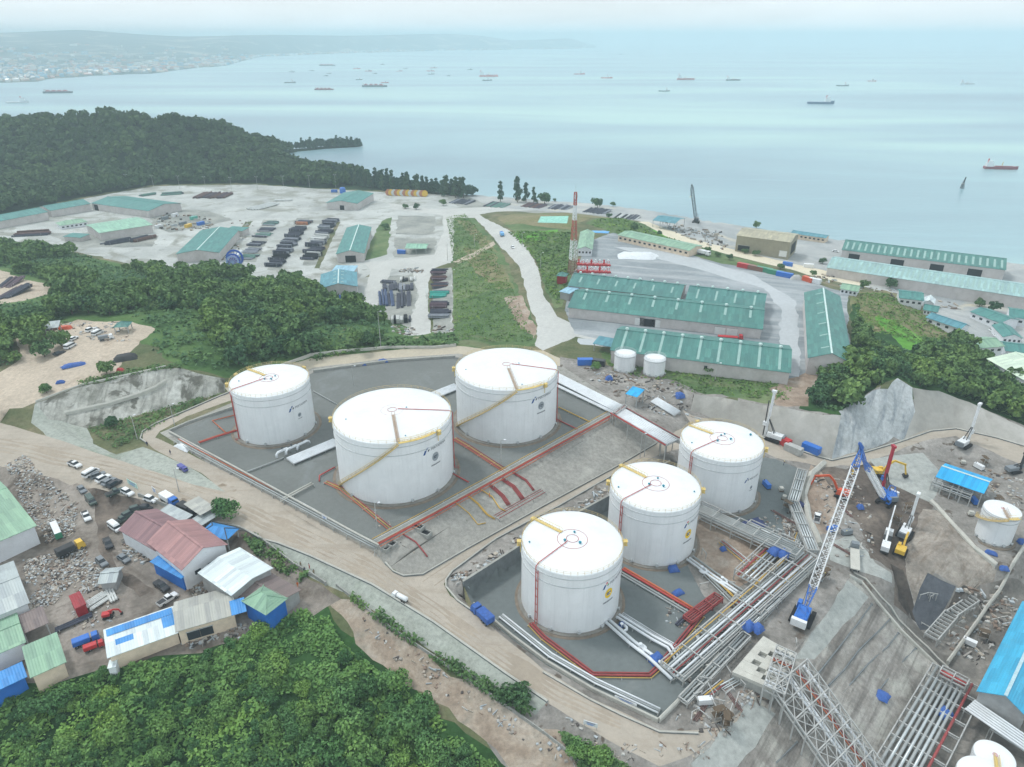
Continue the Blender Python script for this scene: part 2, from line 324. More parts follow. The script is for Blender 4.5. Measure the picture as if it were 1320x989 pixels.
GM['slab'] = G_mat('poured_slab', tones(lin(168, 172, 168), .06), .05, .6, bump=.1, streak=(50, lin(150, 156, 152), .25, .02, .5))
GM['stepped'] = G_mat('rough_rock_slope', [lin(134, 130, 124), lin(158, 155, 149), lin(182, 180, 174)], .1, .9, bump=.7, streak=(50, lin(104, 100, 96), .42, .02, .8), patch=(lin(178, 178, 170), .08, .52, .66))
GM['base'] = G_mat('lower_platform', [lin(94, 92, 88), lin(120, 117, 112), lin(146, 142, 135)], .09, .8, bump=.4)
GM['erosion'] = G_mat('eroded_earth', [lin(140, 126, 112), lin(164, 151, 136), lin(178, 171, 160)], .1, .9, bump=.7, patch=(lin(150, 144, 132), .1, .54, .66))
GM['tarp_floor'] = G_mat('geotextile', tones(lin(92, 96, 102), .08), .2, .5, bump=.5, streak=(64, lin(74, 78, 84), .8, .1, .5))
GM['court'] = G_mat('sports_court', tones(lin(150, 205, 190), .06), .1, .5, bump=0)
GM['wood_floor'] = G_mat('wood_floor', [lin(58, 86, 50), lin(80, 110, 62), lin(104, 126, 80)], .04, .7, bump=.3, patch=(lin(150, 146, 122), .05, .6, .7))
GM['headland'] = G_mat('headland_floor', [lin(30, 48, 34), lin(42, 62, 42), lin(50, 74, 48)], .02, .2)
# ------------------------------------------------------------------ cover regions: outline seen in the survey photo, later ones win
RG = []
def reg(name, mat, pts, jit=0.0, grid=None): RG.append((name, mat, pts, jit, grid))
reg('headland', 'headland', [(-400, 120), (0, 166), (140, 153), (290, 170), (360, 188), (470, 186), (470, 230), (560, 248), (400, 243), (330, 236), (200, 238), (120, 252), (0, 278), (-160, 300)], 6)
reg('yard', 'yard', [(-160, 300), (0, 279), (120, 254), (200, 240), (330, 238), (420, 244), (610, 252), (640, 271), (580, 276), (582, 335), (588, 440), (480, 440), (400, 370), (200, 345), (100, 325), (-160, 330)], 2)
reg('grass_bank', 'grass', [(572, 276), (602, 272), (622, 294), (650, 330), (668, 370), (690, 415), (694, 446), (580, 446), (584, 360)], 2)
reg('yard_verge', 'grass', [(492, 285), (505, 280), (499, 328), (470, 336), (478, 312)], 1.2)
GM['plot'] = G_mat('dark_gravel_plot', [lin(128, 132, 128), lin(148, 151, 146), lin(168, 170, 164)], .06, .6, bump=.05, grain=.18)
for pl in ([(383, 281), (399, 281), (384, 306), (362, 348), (344, 348)], [(417, 281), (434, 281), (410, 342), (390, 342)], [(340, 283), (357, 283), (330, 338), (308, 338)], [(490, 355), (542, 356), (537, 384), (532, 422), (488, 418)], [(554, 345), (582, 345), (584, 434), (553, 432)], [(513, 278), (561, 279), (560, 302), (510, 302)], [(508, 306), (562, 306), (562, 331), (508, 332)], [(195, 268), (270, 272), (300, 284), (220, 300), (196, 292)], [(60, 300), (205, 304), (196, 318), (100, 320)], [(572, 250), (640, 256), (840, 272), (836, 284), (740, 276), (590, 266)]): reg('gravel_plot', 'plot', pl, 2)
reg('bare_soil', 'dry_grass', [(598, 318), (636, 326), (664, 372), (640, 372), (612, 350)], 3)
reg('bare_soil', 'dry_grass', [(588, 284), (606, 286), (642, 326), (622, 322)], 2)
reg('bare_soil', 'red_dirt', [(650, 384), (672, 380), (692, 424), (690, 440), (670, 420)], 2.5)
reg('foot_path', 'dirt_yard', [(584, 337), (610, 326), (636, 311), (639, 315), (612, 331), (586, 342)], .8)
reg('yard_verge', 'scrub', [(434, 286), (439, 286), (412, 346), (405, 346)], .8)
reg('yard_verge', 'scrub', [(316, 287), (326, 285), (300, 320), (286, 336), (282, 330)], 1)
reg('yard_verge', 'scrub', [(486, 348), (500, 344), (496, 352), (470, 358)], .8)
reg('yard_verge', 'scrub', [(552, 340), (558, 340), (557, 430), (551, 430)], .6)
reg('yard_verge', 'scrub', [(503, 340), (590, 338), (590, 344), (505, 346)], .8)
reg('wooded_rise', 'wood_floor', [(-160, 325), (0, 318), (110, 330), (200, 348), (300, 352), (400, 368), (470, 394), (500, 412), (585, 432), (590, 446), (480, 452), (400, 464), (340, 478), (290, 488), (232, 474), (180, 440), (60, 426), (0, 425), (-160, 440)], 3)
reg('pale_road', 'pale_road', [(470, 338), (560, 328), (572, 300), (570, 274), (586, 272), (584, 336), (560, 346), (548, 372), (556, 430), (520, 432), (540, 380), (532, 350), (505, 346), (486, 395), (466, 388), (478, 350)], 1)
reg('pale_road', 'pale_road', [(500, 262), (560, 270), (600, 268), (720, 264), (720, 269), (640, 273), (618, 277), (660, 300), (680, 320), (694, 345), (700, 380), (718, 408), (752, 424), (800, 432), (790, 442), (742, 434), (700, 452), (690, 446), (693, 420), (684, 400), (670, 345), (640, 312), (612, 281), (560, 276), (505, 270)], .8)
reg('field', 'dry_grass', [(640, 282), (660, 276), (740, 273), (790, 282), (740, 290), (735, 296), (690, 296), (655, 292)], 1)
reg('grass_bank', 'grass', [(650, 290), (735, 296), (742, 300), (735, 360), (725, 395), (716, 398), (702, 372), (696, 342), (676, 312)], 1)
reg('grass_bank', 'grass', [(755, 288), (800, 280), (850, 298), (930, 325), (1000, 345), (930, 340), (860, 318), (800, 305)], 1)
reg('bright_grass', 'bright_grass', [(840, 296), (862, 300), (900, 314), (880, 314), (850, 304)], 1)
reg('bright_grass', 'bright_grass', [(662, 302), (720, 296), (700, 310), (670, 314)], 2)
reg('coast_yard', 'coast_yard', [(560, 246), (700, 257), (830, 269), (900, 281), (1090, 308), (1500, 362), (1500, 430), (1330, 470), (1255, 455), (1236, 428), (1200, 400), (1140, 376), (1050, 352), (950, 327), (870, 305), (825, 285), (780, 278), (640, 268)], 1.5)
reg('sand_road', 'sand_road', [(822, 286), (836, 286), (900, 310), (1000, 335), (1060, 348), (1120, 362), (1115, 370), (1040, 354), (950, 331), (870, 309)], .8)
reg('gravel_plateau', 'plateau', [(762, 310), (790, 300), (850, 316), (930, 340), (1000, 350), (1040, 362), (1095, 378), (1092, 392), (1098, 468), (1060, 480), (1040, 500), (990, 495), (1020, 500), (800, 470), (786, 440), (740, 430), (728, 400), (735, 360), (745, 340)], 1)
reg('verge', 'grass', [(830, 455), (1020, 497), (1022, 520), (985, 520), (940, 512), (860, 492), (790, 478), (772, 452)], 1.5)
reg('site_dirt', 'site_dirt', [(722, 460), (800, 474), (880, 495), (940, 512), (900, 535), (905, 552), (870, 560), (838, 546), (770, 508), (718, 480)], 1.5)
reg('hill_grass', 'dry_grass', [(1096, 376), (1140, 374), (1200, 402), (1245, 430), (1240, 448), (1180, 448), (1110, 440), (1098, 420)], 2)
reg('hill_scrub', 'jungle_floor', [(1098, 392), (1108, 392), (1112, 430), (1240, 440), (1262, 470), (1340, 500), (1430, 560), (1340, 556), (1262, 524), (1180, 502), (1157, 487), (1120, 505), (1084, 536), (1030, 527), (1060, 480), (1098, 468)], 2)
reg('bright_grass', 'bright_grass', [(1128, 408), (1150, 412), (1190, 436), (1192, 448), (1168, 452), (1140, 424)], 2)
reg('bare_earth', 'red_dirt', [(990, 500), (1045, 478), (1068, 482), (1050, 500), (1042, 524), (1000, 522)], 1.5)
reg('hill_face', 'hill_face', [(1084, 536), (1100, 520), (1125, 503), (1157, 487), (1176, 500), (1180, 530), (1165, 568), (1110, 583), (1072, 592), (1060, 586)], 2.2)
reg('wall_face', 'wall_face', [(895, 508), (940, 514), (985, 522), (1020, 527), (1060, 535), (1084, 536), (1072, 592), (1050, 586), (1000, 569), (940, 546), (890, 530)], .3)
reg('wall_face', 'wall_face', [(1176, 500), (1210, 504), (1262, 524), (1330, 556), (1420, 590), (1430, 610), (1340, 580), (1285, 563), (1232, 551), (1200, 554), (1165, 568), (1180, 530)], .3)
reg('construction_ground', 'site_dirt', [(840, 975), (930, 930), (940, 838), (900, 760), (1000, 700), (1034, 606), (1062, 700), (1046, 735), (1096, 743), (1062, 796), (972, 898), (902, 968), (860, 1010)], .6)
reg('construction_ground', 'site_dirt', [(890, 530), (940, 546), (1000, 569), (1050, 586), (1072, 592), (1110, 583), (1160, 568), (1200, 554), (1232, 551), (1285, 563), (1340, 580), (1480, 620), (1500, 760), (1320, 770), (1240, 780), (1190, 800), (1160, 812), (1096, 743), (1062, 796), (1012, 852), (972, 898), (902, 968), (860, 1010), (840, 975), (930, 940), (1046, 735), (1020, 600), (905, 575)], .6)
reg('cut_bench', 'slab', [(1064, 700), (1100, 690), (1128, 726), (1150, 742), (1150, 752), (1120, 740), (1090, 730), (1070, 722)], 1)
reg('cut_bench', 'base', [(1200, 812), (1240, 770), (1256, 760), (1262, 770), (1232, 800), (1214, 838)], 1)
reg('site_track', 'dirt_road', [(880, 528), (940, 546), (1000, 569), (1050, 586), (1072, 592), (1110, 583), (1160, 568), (1200, 554), (1232, 551), (1285, 563), (1340, 580), (1430, 610), (1420, 650), (1320, 600), (1270, 578), (1232, 562), (1200, 566), (1160, 580), (1110, 600), (1060, 602), (1000, 590), (930, 558), (890, 545)], .6)
reg('red_earth', 'red_dirt', [(900, 668), (1000, 700), (985, 735), (940, 760), (890, 728)], 1.2)
reg('red_earth', 'red_dirt', [(1045, 600), (1062, 612), (1078, 640), (1076, 680), (1050, 700), (1038, 650)], 1)
reg('excavation', 'dark_dirt', [(1058, 606), (1128, 597), (1200, 650), (1182, 718), (1150, 735), (1122, 720), (1108, 676), (1080, 640)], 1.5)
reg('excavation', 'black_dirt', [(1120, 612), (1160, 628), (1190, 655), (1176, 690), (1150, 700), (1130, 660)], 1.5)
reg('excavation', 'dark_dirt', [(1225, 578), (1262, 588), (1320, 612), (1320, 640), (1280, 640), (1240, 605)], 1.5)
reg('excavation', 'dark_dirt', [(1130, 600), (1180, 640), (1205, 650), (1180, 690), (1165, 720), (1172, 785), (1178, 800), (1152, 780), (1150, 720), (1140, 680), (1104, 640)], 1)
reg('stony_mound', 'mound', [(1190, 655), (1215, 660), (1262, 706), (1285, 735), (1272, 770), (1240, 780), (1232, 754), (1205, 738), (1180, 780), (1168, 740), (1166, 715)], 1)
reg('excavation', 'black_dirt', [(1148, 726), (1164, 734), (1176, 770), (1186, 804), (1176, 800), (1158, 776)], .8)
reg('excavation', 'black_dirt', [(1232, 762), (1262, 752), (1252, 772), (1224, 806), (1200, 834), (1196, 824)], 1)
reg('concrete_slab', 'slab', [(1120, 592), (1190, 584), (1218, 616), (1200, 648), (1150, 625)], .3)
reg('upper_pit', 'site_dirt', [(1208, 590), (1250, 574), (1310, 600), (1400, 640), (1400, 700), (1262, 706), (1215, 655), (1220, 620)], 1)
reg('lower_platform', 'base', [(1172, 790), (1196, 822), (1232, 780), (1262, 755), (1300, 745), (1400, 740), (1500, 900), (1500, 1100), (1100, 1100), (1144, 1006), (1184, 930), (1216, 872), (1162, 815)], .5)
reg('geotextile_sheet', 'tarp_floor', [(1196, 738), (1232, 756), (1226, 770), (1200, 812), (1186, 812), (1176, 788), (1186, 758)], .4)
reg('rock_slope', 'stepped', [(1096, 743), (1130, 778), (1162, 815), (1216, 868), (1184, 930), (1144, 1006), (1100, 1090), (840, 1090), (902, 968), (972, 898), (1012, 852), (1062, 796)], .4)
reg('concrete_facing', 'slab', [(1092, 748), (1120, 770), (1080, 815), (1050, 850), (1022, 850), (1062, 796)], .6)
reg('concrete_facing', 'slab', [(968, 902), (1000, 920), (950, 989), (905, 1000), (890, 985)], .8)
reg('jungle_floor', 'jungle_floor', [(-300, 880), (0, 880), (100, 868), (200, 842), (260, 838), (380, 790), (420, 775), (430, 800), (520, 870), (600, 945), (680, 1010), (720, 1300), (-300, 1300)], 2)
reg('eroded_bank', 'erosion', [(420, 772), (450, 772), (520, 822), (640, 905), (720, 940), (800, 1000), (830, 1100), (720, 1100), (640, 965), (560, 905), (480, 850)], 1.5)
reg('village_yard', 'mud_yard', [(-160, 620), (0, 590), (60, 600), (110, 612), (180, 640), (270, 672), (330, 692), (400, 748), (440, 772), (380, 796), (260, 842), (200, 846), (100, 872), (0, 888), (-160, 900)], 1.5)
reg('dark_mud', 'dark_dirt', [(75, 602), (110, 612), (180, 645), (200, 665), (160, 672), (140, 690), (150, 730), (200, 760), (180, 770), (140, 740), (125, 690), (120, 640)], 1.5)
reg('concrete_slope', 'grey_slope', [(300, 676), (400, 716), (480, 753), (560, 802), (650, 866), (705, 905), (690, 922), (640, 893), (560, 842), (455, 768), (400, 744), (330, 690)], .6)
reg('dirt_yard', 'dirt_yard', [(-160, 470), (0, 480), (60, 440), (70, 425), (100, 412), (170, 415), (200, 424), (180, 440), (160, 462), (150, 480), (106, 497), (45, 519), (0, 545), (-160, 530)], 2)
reg('dirt_path', 'dirt_yard', [(20, 428), (32, 424), (45, 475), (30, 480)], .8)
reg('dirt_yard', 'dirt_yard', [(-160, 345), (0, 348), (30, 360), (72, 368), (70, 378), (30, 388), (0, 392), (-160, 400)], 1.5)
reg('cut_face', 'cut_face', [(45, 520), (106, 498), (200, 477), (232, 475), (290, 489), (290, 506), (200, 530), (140, 546), (112, 552), (95, 548), (62, 541)], .5)
reg('ditch', 'scrub', [(112, 552), (140, 546), (200, 530), (290, 506), (300, 500), (300, 508), (240, 530), (196, 550), (182, 562), (184, 576), (150, 584), (120, 572)], 1)
reg('concrete_slope', 'grey_slope', [(45, 520), (62, 541), (95, 548), (112, 552), (120, 572), (150, 586), (184, 576), (240, 600), (300, 640), (250, 626), (150, 594), (60, 563), (40, 545)], .6)
reg('concrete_edge', 'bund', [(206, 558), (300, 519), (404, 473), (500, 460), (590, 454), (728, 474), (812, 530), (500, 734), (470, 716), (300, 618)], 0)
reg('dirt_road', 'dirt_road', [(-160, 525), (0, 545), (60, 562), (150, 592), (250, 625), (290, 634), (260, 610), (200, 580), (184, 566), (184, 558), (200, 545), (240, 528), (300, 503), (310, 512), (240, 537), (206, 556), (200, 564), (232, 579), (300, 613), (400, 666), (482, 711), (497, 729), (520, 743), (545, 741), (600, 709), (700, 653), (800, 599), (856, 567), (880, 552), (890, 575), (850, 586), (790, 613), (720, 653), (640, 695), (583, 736), (572, 753), (580, 768), (606, 785), (660, 830), (700, 863), (760, 899), (850, 941), (880, 942), (930, 938), (960, 912), (950, 930), (900, 968), (850, 988), (800, 963), (700, 903), (650, 867), (560, 803), (480, 754), (400, 717), (300, 677), (200, 649), (100, 623), (0, 601), (-160, 580)], .25)
def band(line, w):
    up = [(x+w*.25, y-w) for x, y in line]; return up+[(x-w*.25, y+w) for x, y in line[::-1]]
GM['rut'] = G_mat('wheel_rut', tones(lin(163, 153, 139), .12), .1, .9, bump=.15, grain=.12)
GM['pale_track'] = G_mat('dusty_track', tones(lin(182, 188, 191), .06), .06, .6, grain=.12)
for k, o in enumerate((-7, -2, 4, 9)):
    reg('wheel_track', 'rut', band([(-60, 566+o), (0, 573+o), (100, 594+o), (200, 618+o*1.1), (300, 650+o*1.2), (400, 695+o*1.3), (480, 734+o*1.3), (560, 786+o*1.4), (650, 849+o*1.4), (720, 893+o*1.3), (800, 930+o)], .8+.3*(k % 2)), .9)
reg('wheel_track', 'rut', band([(560, 755), (620, 712), (720, 652), (810, 600), (880, 560)], .8), .25)
reg('wheel_track', 'rut', band([(545, 750), (610, 706), (715, 646), (800, 600)], .7), .25)
reg('dusty_track', 'pale_track', [(790, 318), (900, 347), (985, 372), (1008, 400), (1004, 440), (1016, 484), (1030, 486), (1030, 430), (1026, 388), (970, 354), (860, 322)], 1.5)
reg('dusty_track', 'pale_track', [(745, 436), (860, 445), (1000, 462), (1022, 470), (1020, 476), (980, 468), (860, 452), (748, 444)], 1)
reg('loop_road', 'loop_road', [(290, 500), (400, 462), (500, 452), (590, 446), (700, 452), (722, 462), (722, 472), (590, 456), (500, 462), (405, 474), (310, 510)], .3)
reg('concrete_bund', 'bund', [(488, 704), (797, 532), (830, 540), (868, 560), (856, 566), (800, 598), (700, 652), (600, 708), (545, 740), (520, 742), (497, 728)], 0)
reg('rubble_strip', 'site_dirt', [(583, 737), (640, 695), (720, 653), (790, 613), (850, 586), (866, 596), (785, 641), (690, 691), (640, 723), (597, 751), (604, 782), (582, 768), (574, 753)], .2)
reg('lower_farm_floor', 'lower_floor', [(597, 752), (640, 724), (690, 692), (785, 642), (864, 600), (905, 576), (1000, 592), (1034, 606), (1030, 640), (1010, 690), (900, 665), (884, 725), (905, 765), (930, 800), (938, 836), (848, 932), (764, 892), (704, 857), (660, 824), (610, 783)], 0)
reg('upper_farm_floor', 'farm_floor', [(p[0], p[1]) for p in UF], 0)
reg('sports_court', 'court', [(697, 279), (733, 278.5), (731, 288), (693, 287)], 0)
def jitter_line(P, j, rnd):
    out = []
    n = len(P)
    for i in range(n):
        a, b = P[i], P[(i+1) % n]; d = (b-a).length; k = max(1, min(40, int(d/3.0))) if j > 0 else 1
        nrm = Vector((-(b-a).y, (b-a).x)); nrm = nrm.normalized() if nrm.length > 1e-6 else nrm
        for q in range(k):
            t = q/k; p = a.lerp(b, t)
            w = j*math.sin(math.pi*t)**.5 if q else 0
            s = noise.noise(Vector((p.x*.09, p.y*.09, 3.1)))+.6*noise.noise(Vector((p.x*.3, p.y*.3, 9.7)))
            out.append(p+nrm*s*w*1.3)
    return out
def in_poly(x, y, P):
    c = False; n = len(P); j = n-1
    for i in range(n):
        xi, yi = P[i]; xj, yj = P[j]
        if (yi > y) != (yj > y) and x < (xj-xi)*(y-yi)/(yj-yi)+xi: c = not c
        j = i
    return c
def build_ground():
    rnd = random.Random(5); regs = []; CP_, ED = [], []
    for (name, mat, pts, jit, grid) in RG:
        P = [Vector(G(*p)[:2]) for p in pts]
        P = jitter_line(P, jit, rnd); regs.append((name, mat, [(p.x, p.y) for p in P]))
        b = len(CP_); CP_ += P; n = len(P)
        ED += [(b+i, b+(i+1) % n) for i in range(n)]
    CP_ += [Vector((v[0], v[1])) for v in TV]
    # grid: finer close by
    y = 70.0
    while y < 1150:
        st = 2.2+max(0, y-150)*.012
        half = min(900, 90+y*.95); x = -half
        while x < half:
            CP_.append(Vector((x+rnd.uniform(-.3, .3)*st, y+rnd.uniform(-.3, .3)*st))); x += st
        y += st
    r = delaunay_2d_cdt(CP_, ED, [], 0, .02)
    vs = [Vector((c.x, c.y, zt(c.x, c.y))) for c in r[0]]
    boxes = [(min(p[0] for p in P), max(p[0] for p in P), min(p[1] for p in P), max(p[1] for p in P)) for _, _, P in regs]
    rough = {'site_dirt': .35, 'dark_dirt': .5, 'mound': .7, 'red_dirt': .35, 'stepped': .45, 'cut_face': .35, 'hill_face': .6, 'erosion': .5, 'jungle_floor': .6, 'scrub': .3, 'grass': .3, 'bund': .12, 'base': .25, 'wood_floor': .4, 'black_dirt': .5, 'wall_face': .2, 'tarp_floor': .25}
    groups = {}; amp = [9.0]*len(vs)
    for f in r[2]:
        cx = sum(vs[i].x for i in f)/len(f); cy = sum(vs[i].y for i in f)/len(f)
        hit = ('ground', 'scrub') if cx < -5 or cy > 232 else ('construction_ground', 'site_dirt')
        for k in range(len(regs)-1, -1, -1):
            bx = boxes[k]
            if bx[0] <= cx <= bx[1] and bx[2] <= cy <= bx[3] and in_poly(cx, cy, regs[k][2]): hit = regs[k][:2]; break
        if max(vs[i].z for i in f) < SEA-1.5: hit = ('seabed', 'scrub')
        groups.setdefault(hit, []).append(f)
        a = rough.get(hit[1], 0)
        for i in f: amp[i] = min(amp[i], a)
    for i, v in enumerate(vs):
        if 0 < amp[i] < 9:
            v.z += amp[i]*(noise.noise(Vector((v.x*.16, v.y*.16, v.z*.16)))*1.4+noise.noise(Vector((v.x*.5, v.y*.5, 2)))*.8)
    for (name, mat), fs in groups.items():
        idx = {}; V = []; F = []
        for f in fs:
            q = []
            for i in f:
                if i not in idx: idx[i] = len(V); V.append(tuple(vs[i]))
                q.append(idx[i])
            F.append(tuple(q))
        me = bpy.data.meshes.new(name); me.from_pydata(V, [], F); me.materials.append(GM[mat])
        if mat not in ('bund', 'stepped'): me.polygons.foreach_set('use_smooth', [True]*len(F))
        o = bpy.data.objects.new(name, me); COL.objects.link(o); tag(o, kind='structure')
build_ground()
# ------------------------------------------------------------------ sea
def build_sea():
    m, nt, b = new_mat('sea_water')
    pos = nd(nt, 'ShaderNodeNewGeometry').outputs['Position']
    n1 = noise_n(nt, mapping(nt, pos, (.0006, .0022, 1), (0, 0, .12)), 1.0, 4, .55, .8)
    c = ramp(nt, n1, [(.3, lin(118, 144, 158)), (.5, lin(142, 174, 182)), (.68, lin(168, 202, 196))])
    n2 = noise_n(nt, mapping(nt, pos, (.003, .02, 1), (0, 0, .1)), 1.0, 4, .6, 1.2)
    f = ramp(nt, n2, [(.56, (0, 0, 0)), (.7, (.25, .25, .25))])
    c = mixc(nt, f, c, lin(165, 206, 210))
    nt.links.new(c, b.inputs['Base Color']); b.inputs['Roughness'].default_value = .28
    b.inputs['IOR'].default_value = 1.33
    bp = nd(nt, 'ShaderNodeBump'); bp.inputs['Strength'].default_value = .5; bp.inputs['Distance'].default_value = 1.0
    h = noise_n(nt, mapping(nt, pos, (.05, .16, .1), (0, 0, .25)), 1.0, 5, .6, .3)
    nt.links.new(h, bp.inputs['Height']); nt.links.new(bp.outputs[0], b.inputs['Normal'])
    mb = MB()
    xs = [-45000, -12000, -3000, -800, 0, 800, 3000, 12000, 45000]
    ys = [430, 1200, 3000, 9000, 20000, 60000]
    for i in range(len(xs)-1):
        for j in range(len(ys)-1):
            mb.poly([(xs[i], ys[j], SEA), (xs[i+1], ys[j], SEA), (xs[i+1], ys[j+1], SEA), (xs[i], ys[j+1], SEA)])
    # right of the frame the water comes nearer round the point
    mb.poly([(800, 430, SEA), (800, 0, SEA), (3000, 0, SEA), (3000, 430, SEA)])
    tag(mb.build('sea', m), kind='structure')
build_sea()
# ------------------------------------------------------------------ storage tanks
def white_shell(name, stain=.42):
    m, nt, b = new_mat(name)
    tc = nd(nt, 'ShaderNodeTexCoord').outputs['Object']
    c0 = (.80, .83, .845)
    n1 = noise_n(nt, tc, .25, 5, .6)
    c = ramp(nt, n1, [(.3, dim(c0, .93)), (.7, dim(c0, 1.03))])
    v = mapping(nt, tc, (1.6, 1.6, .05)); n2 = noise_n(nt, v, 1.0, 4, .7)
    f = ramp(nt, n2, [(.5, (0, 0, 0)), (.8, (stain,)*3)])
    c = mixc(nt, f, c, (.52, .56, .57))
    # plate seams: horizontal courses
    sx = nd(nt, 'ShaderNodeSeparateXYZ'); nt.links.new(tc, sx.inputs[0])
    w = nd(nt, 'ShaderNodeMath', operation='MULTIPLY'); nt.links.new(sx.outputs[2], w.inputs[0]); w.inputs[1].default_value = 1/2.4
    fr = nd(nt, 'ShaderNodeMath', operation='FRACT'); nt.links.new(w.outputs[0], fr.inputs[0])
    g = ramp(nt, fr.outputs[0], [(.0, (.07, .07, .07)), (.03, (0, 0, 0))])
    c = mixc(nt, g, c, (.5, .52, .53))
    nt.links.new(c, b.inputs['Base Color']); b.inputs['Roughness'].default_value = .42; b.inputs['Specular IOR Level'].default_value = .35
    return m
SHELL = white_shell('tank_white'); SHELL_OLD = white_shell('tank_cream', .4)
ROOFW = M('tank_roof_white', (.77, .81, .83), .45, .05, .12, dirt=.22)
GIRD = M('girder_grey', (.5, .53, .54), .5); CONC = M('concrete_ring', lin(132, 130, 124), .9, .2, .8, dirt=.4); PAD = M('sand_ring', lin(126, 116, 104), .95, .25, .6)
YEL = M('rail_yellow', lin(216, 192, 122), .5); BEI = M('stair_beige', lin(196, 176, 128), .6, .2, 1.2); REDP = M('pipe_red', lin(178, 74, 70), .45, .15, .8)
BRN = M('walk_brown', lin(176, 158, 140), .7); BLUEV = M('vent_blue', lin(40, 130, 150), .4); DARK = M('dark_steel', lin(60, 64, 68), .5)
LOGO_B = M('logo_blue', lin(30, 78, 140), .4, 0); LOGO_R = M('logo_red', lin(214, 40, 52), .4, 0); LOGO_G = M('logo_green', lin(88, 160, 60), .4, 0)
INK = M('lettering_dark', lin(56, 66, 82), .5, 0); EMB_Y = M('emblem_yellow', lin(246, 206, 40), .4, .03); EMB_G = M('emblem_grey', lin(150, 158, 164), .5, .05)
_txt = {}
def text_mesh(s, size):
    cu = bpy.data.curves.new('t', 'FONT'); cu.body = s; cu.size = size; cu.align_x = 'CENTER'; cu.align_y = 'CENTER'; cu.resolution_u = 2
    o = bpy.data.objects.new('t', cu); COL.objects.link(o); dg = bpy.context.evaluated_depsgraph_get()
    me = o.evaluated_get(dg).to_mesh(); V = [tuple(v.co) for v in me.vertices]; F = [tuple(p.vertices) for p in me.polygons]
    bpy.data.objects.remove(o); bpy.data.curves.remove(cu); return V, F
def on_shell(V, R, phi0, z0, lift=.03):
    out = []
    for v in V:
        a = phi0+v[0]/R; out.append(((R+lift)*math.sin(a), -(R+lift)*math.cos(a), z0+v[1]))
    return out
def shape_mb(polys, R, phi, z, lift=.03):
    mb = MB()
    for P in polys:
        n = 6; fine = []
        for a, b in zip(P, P[1:]+P[:1]):
            fine += [(a[0]+(b[0]-a[0])*t/n, a[1]+(b[1]-a[1])*t/n) for t in range(n)]
        mb.poly(on_shell(fine, R, phi, z, lift))
    return mb
def cyl_pt(R, phi, z): return (R*math.sin(phi), -R*math.cos(phi), z)
def arc(R, p0, p1, z0, z1, n): return [cyl_pt(R, p0+(p1-p0)*i/n, z0+(z1-z0)*i/n) for i in range(n+1)]
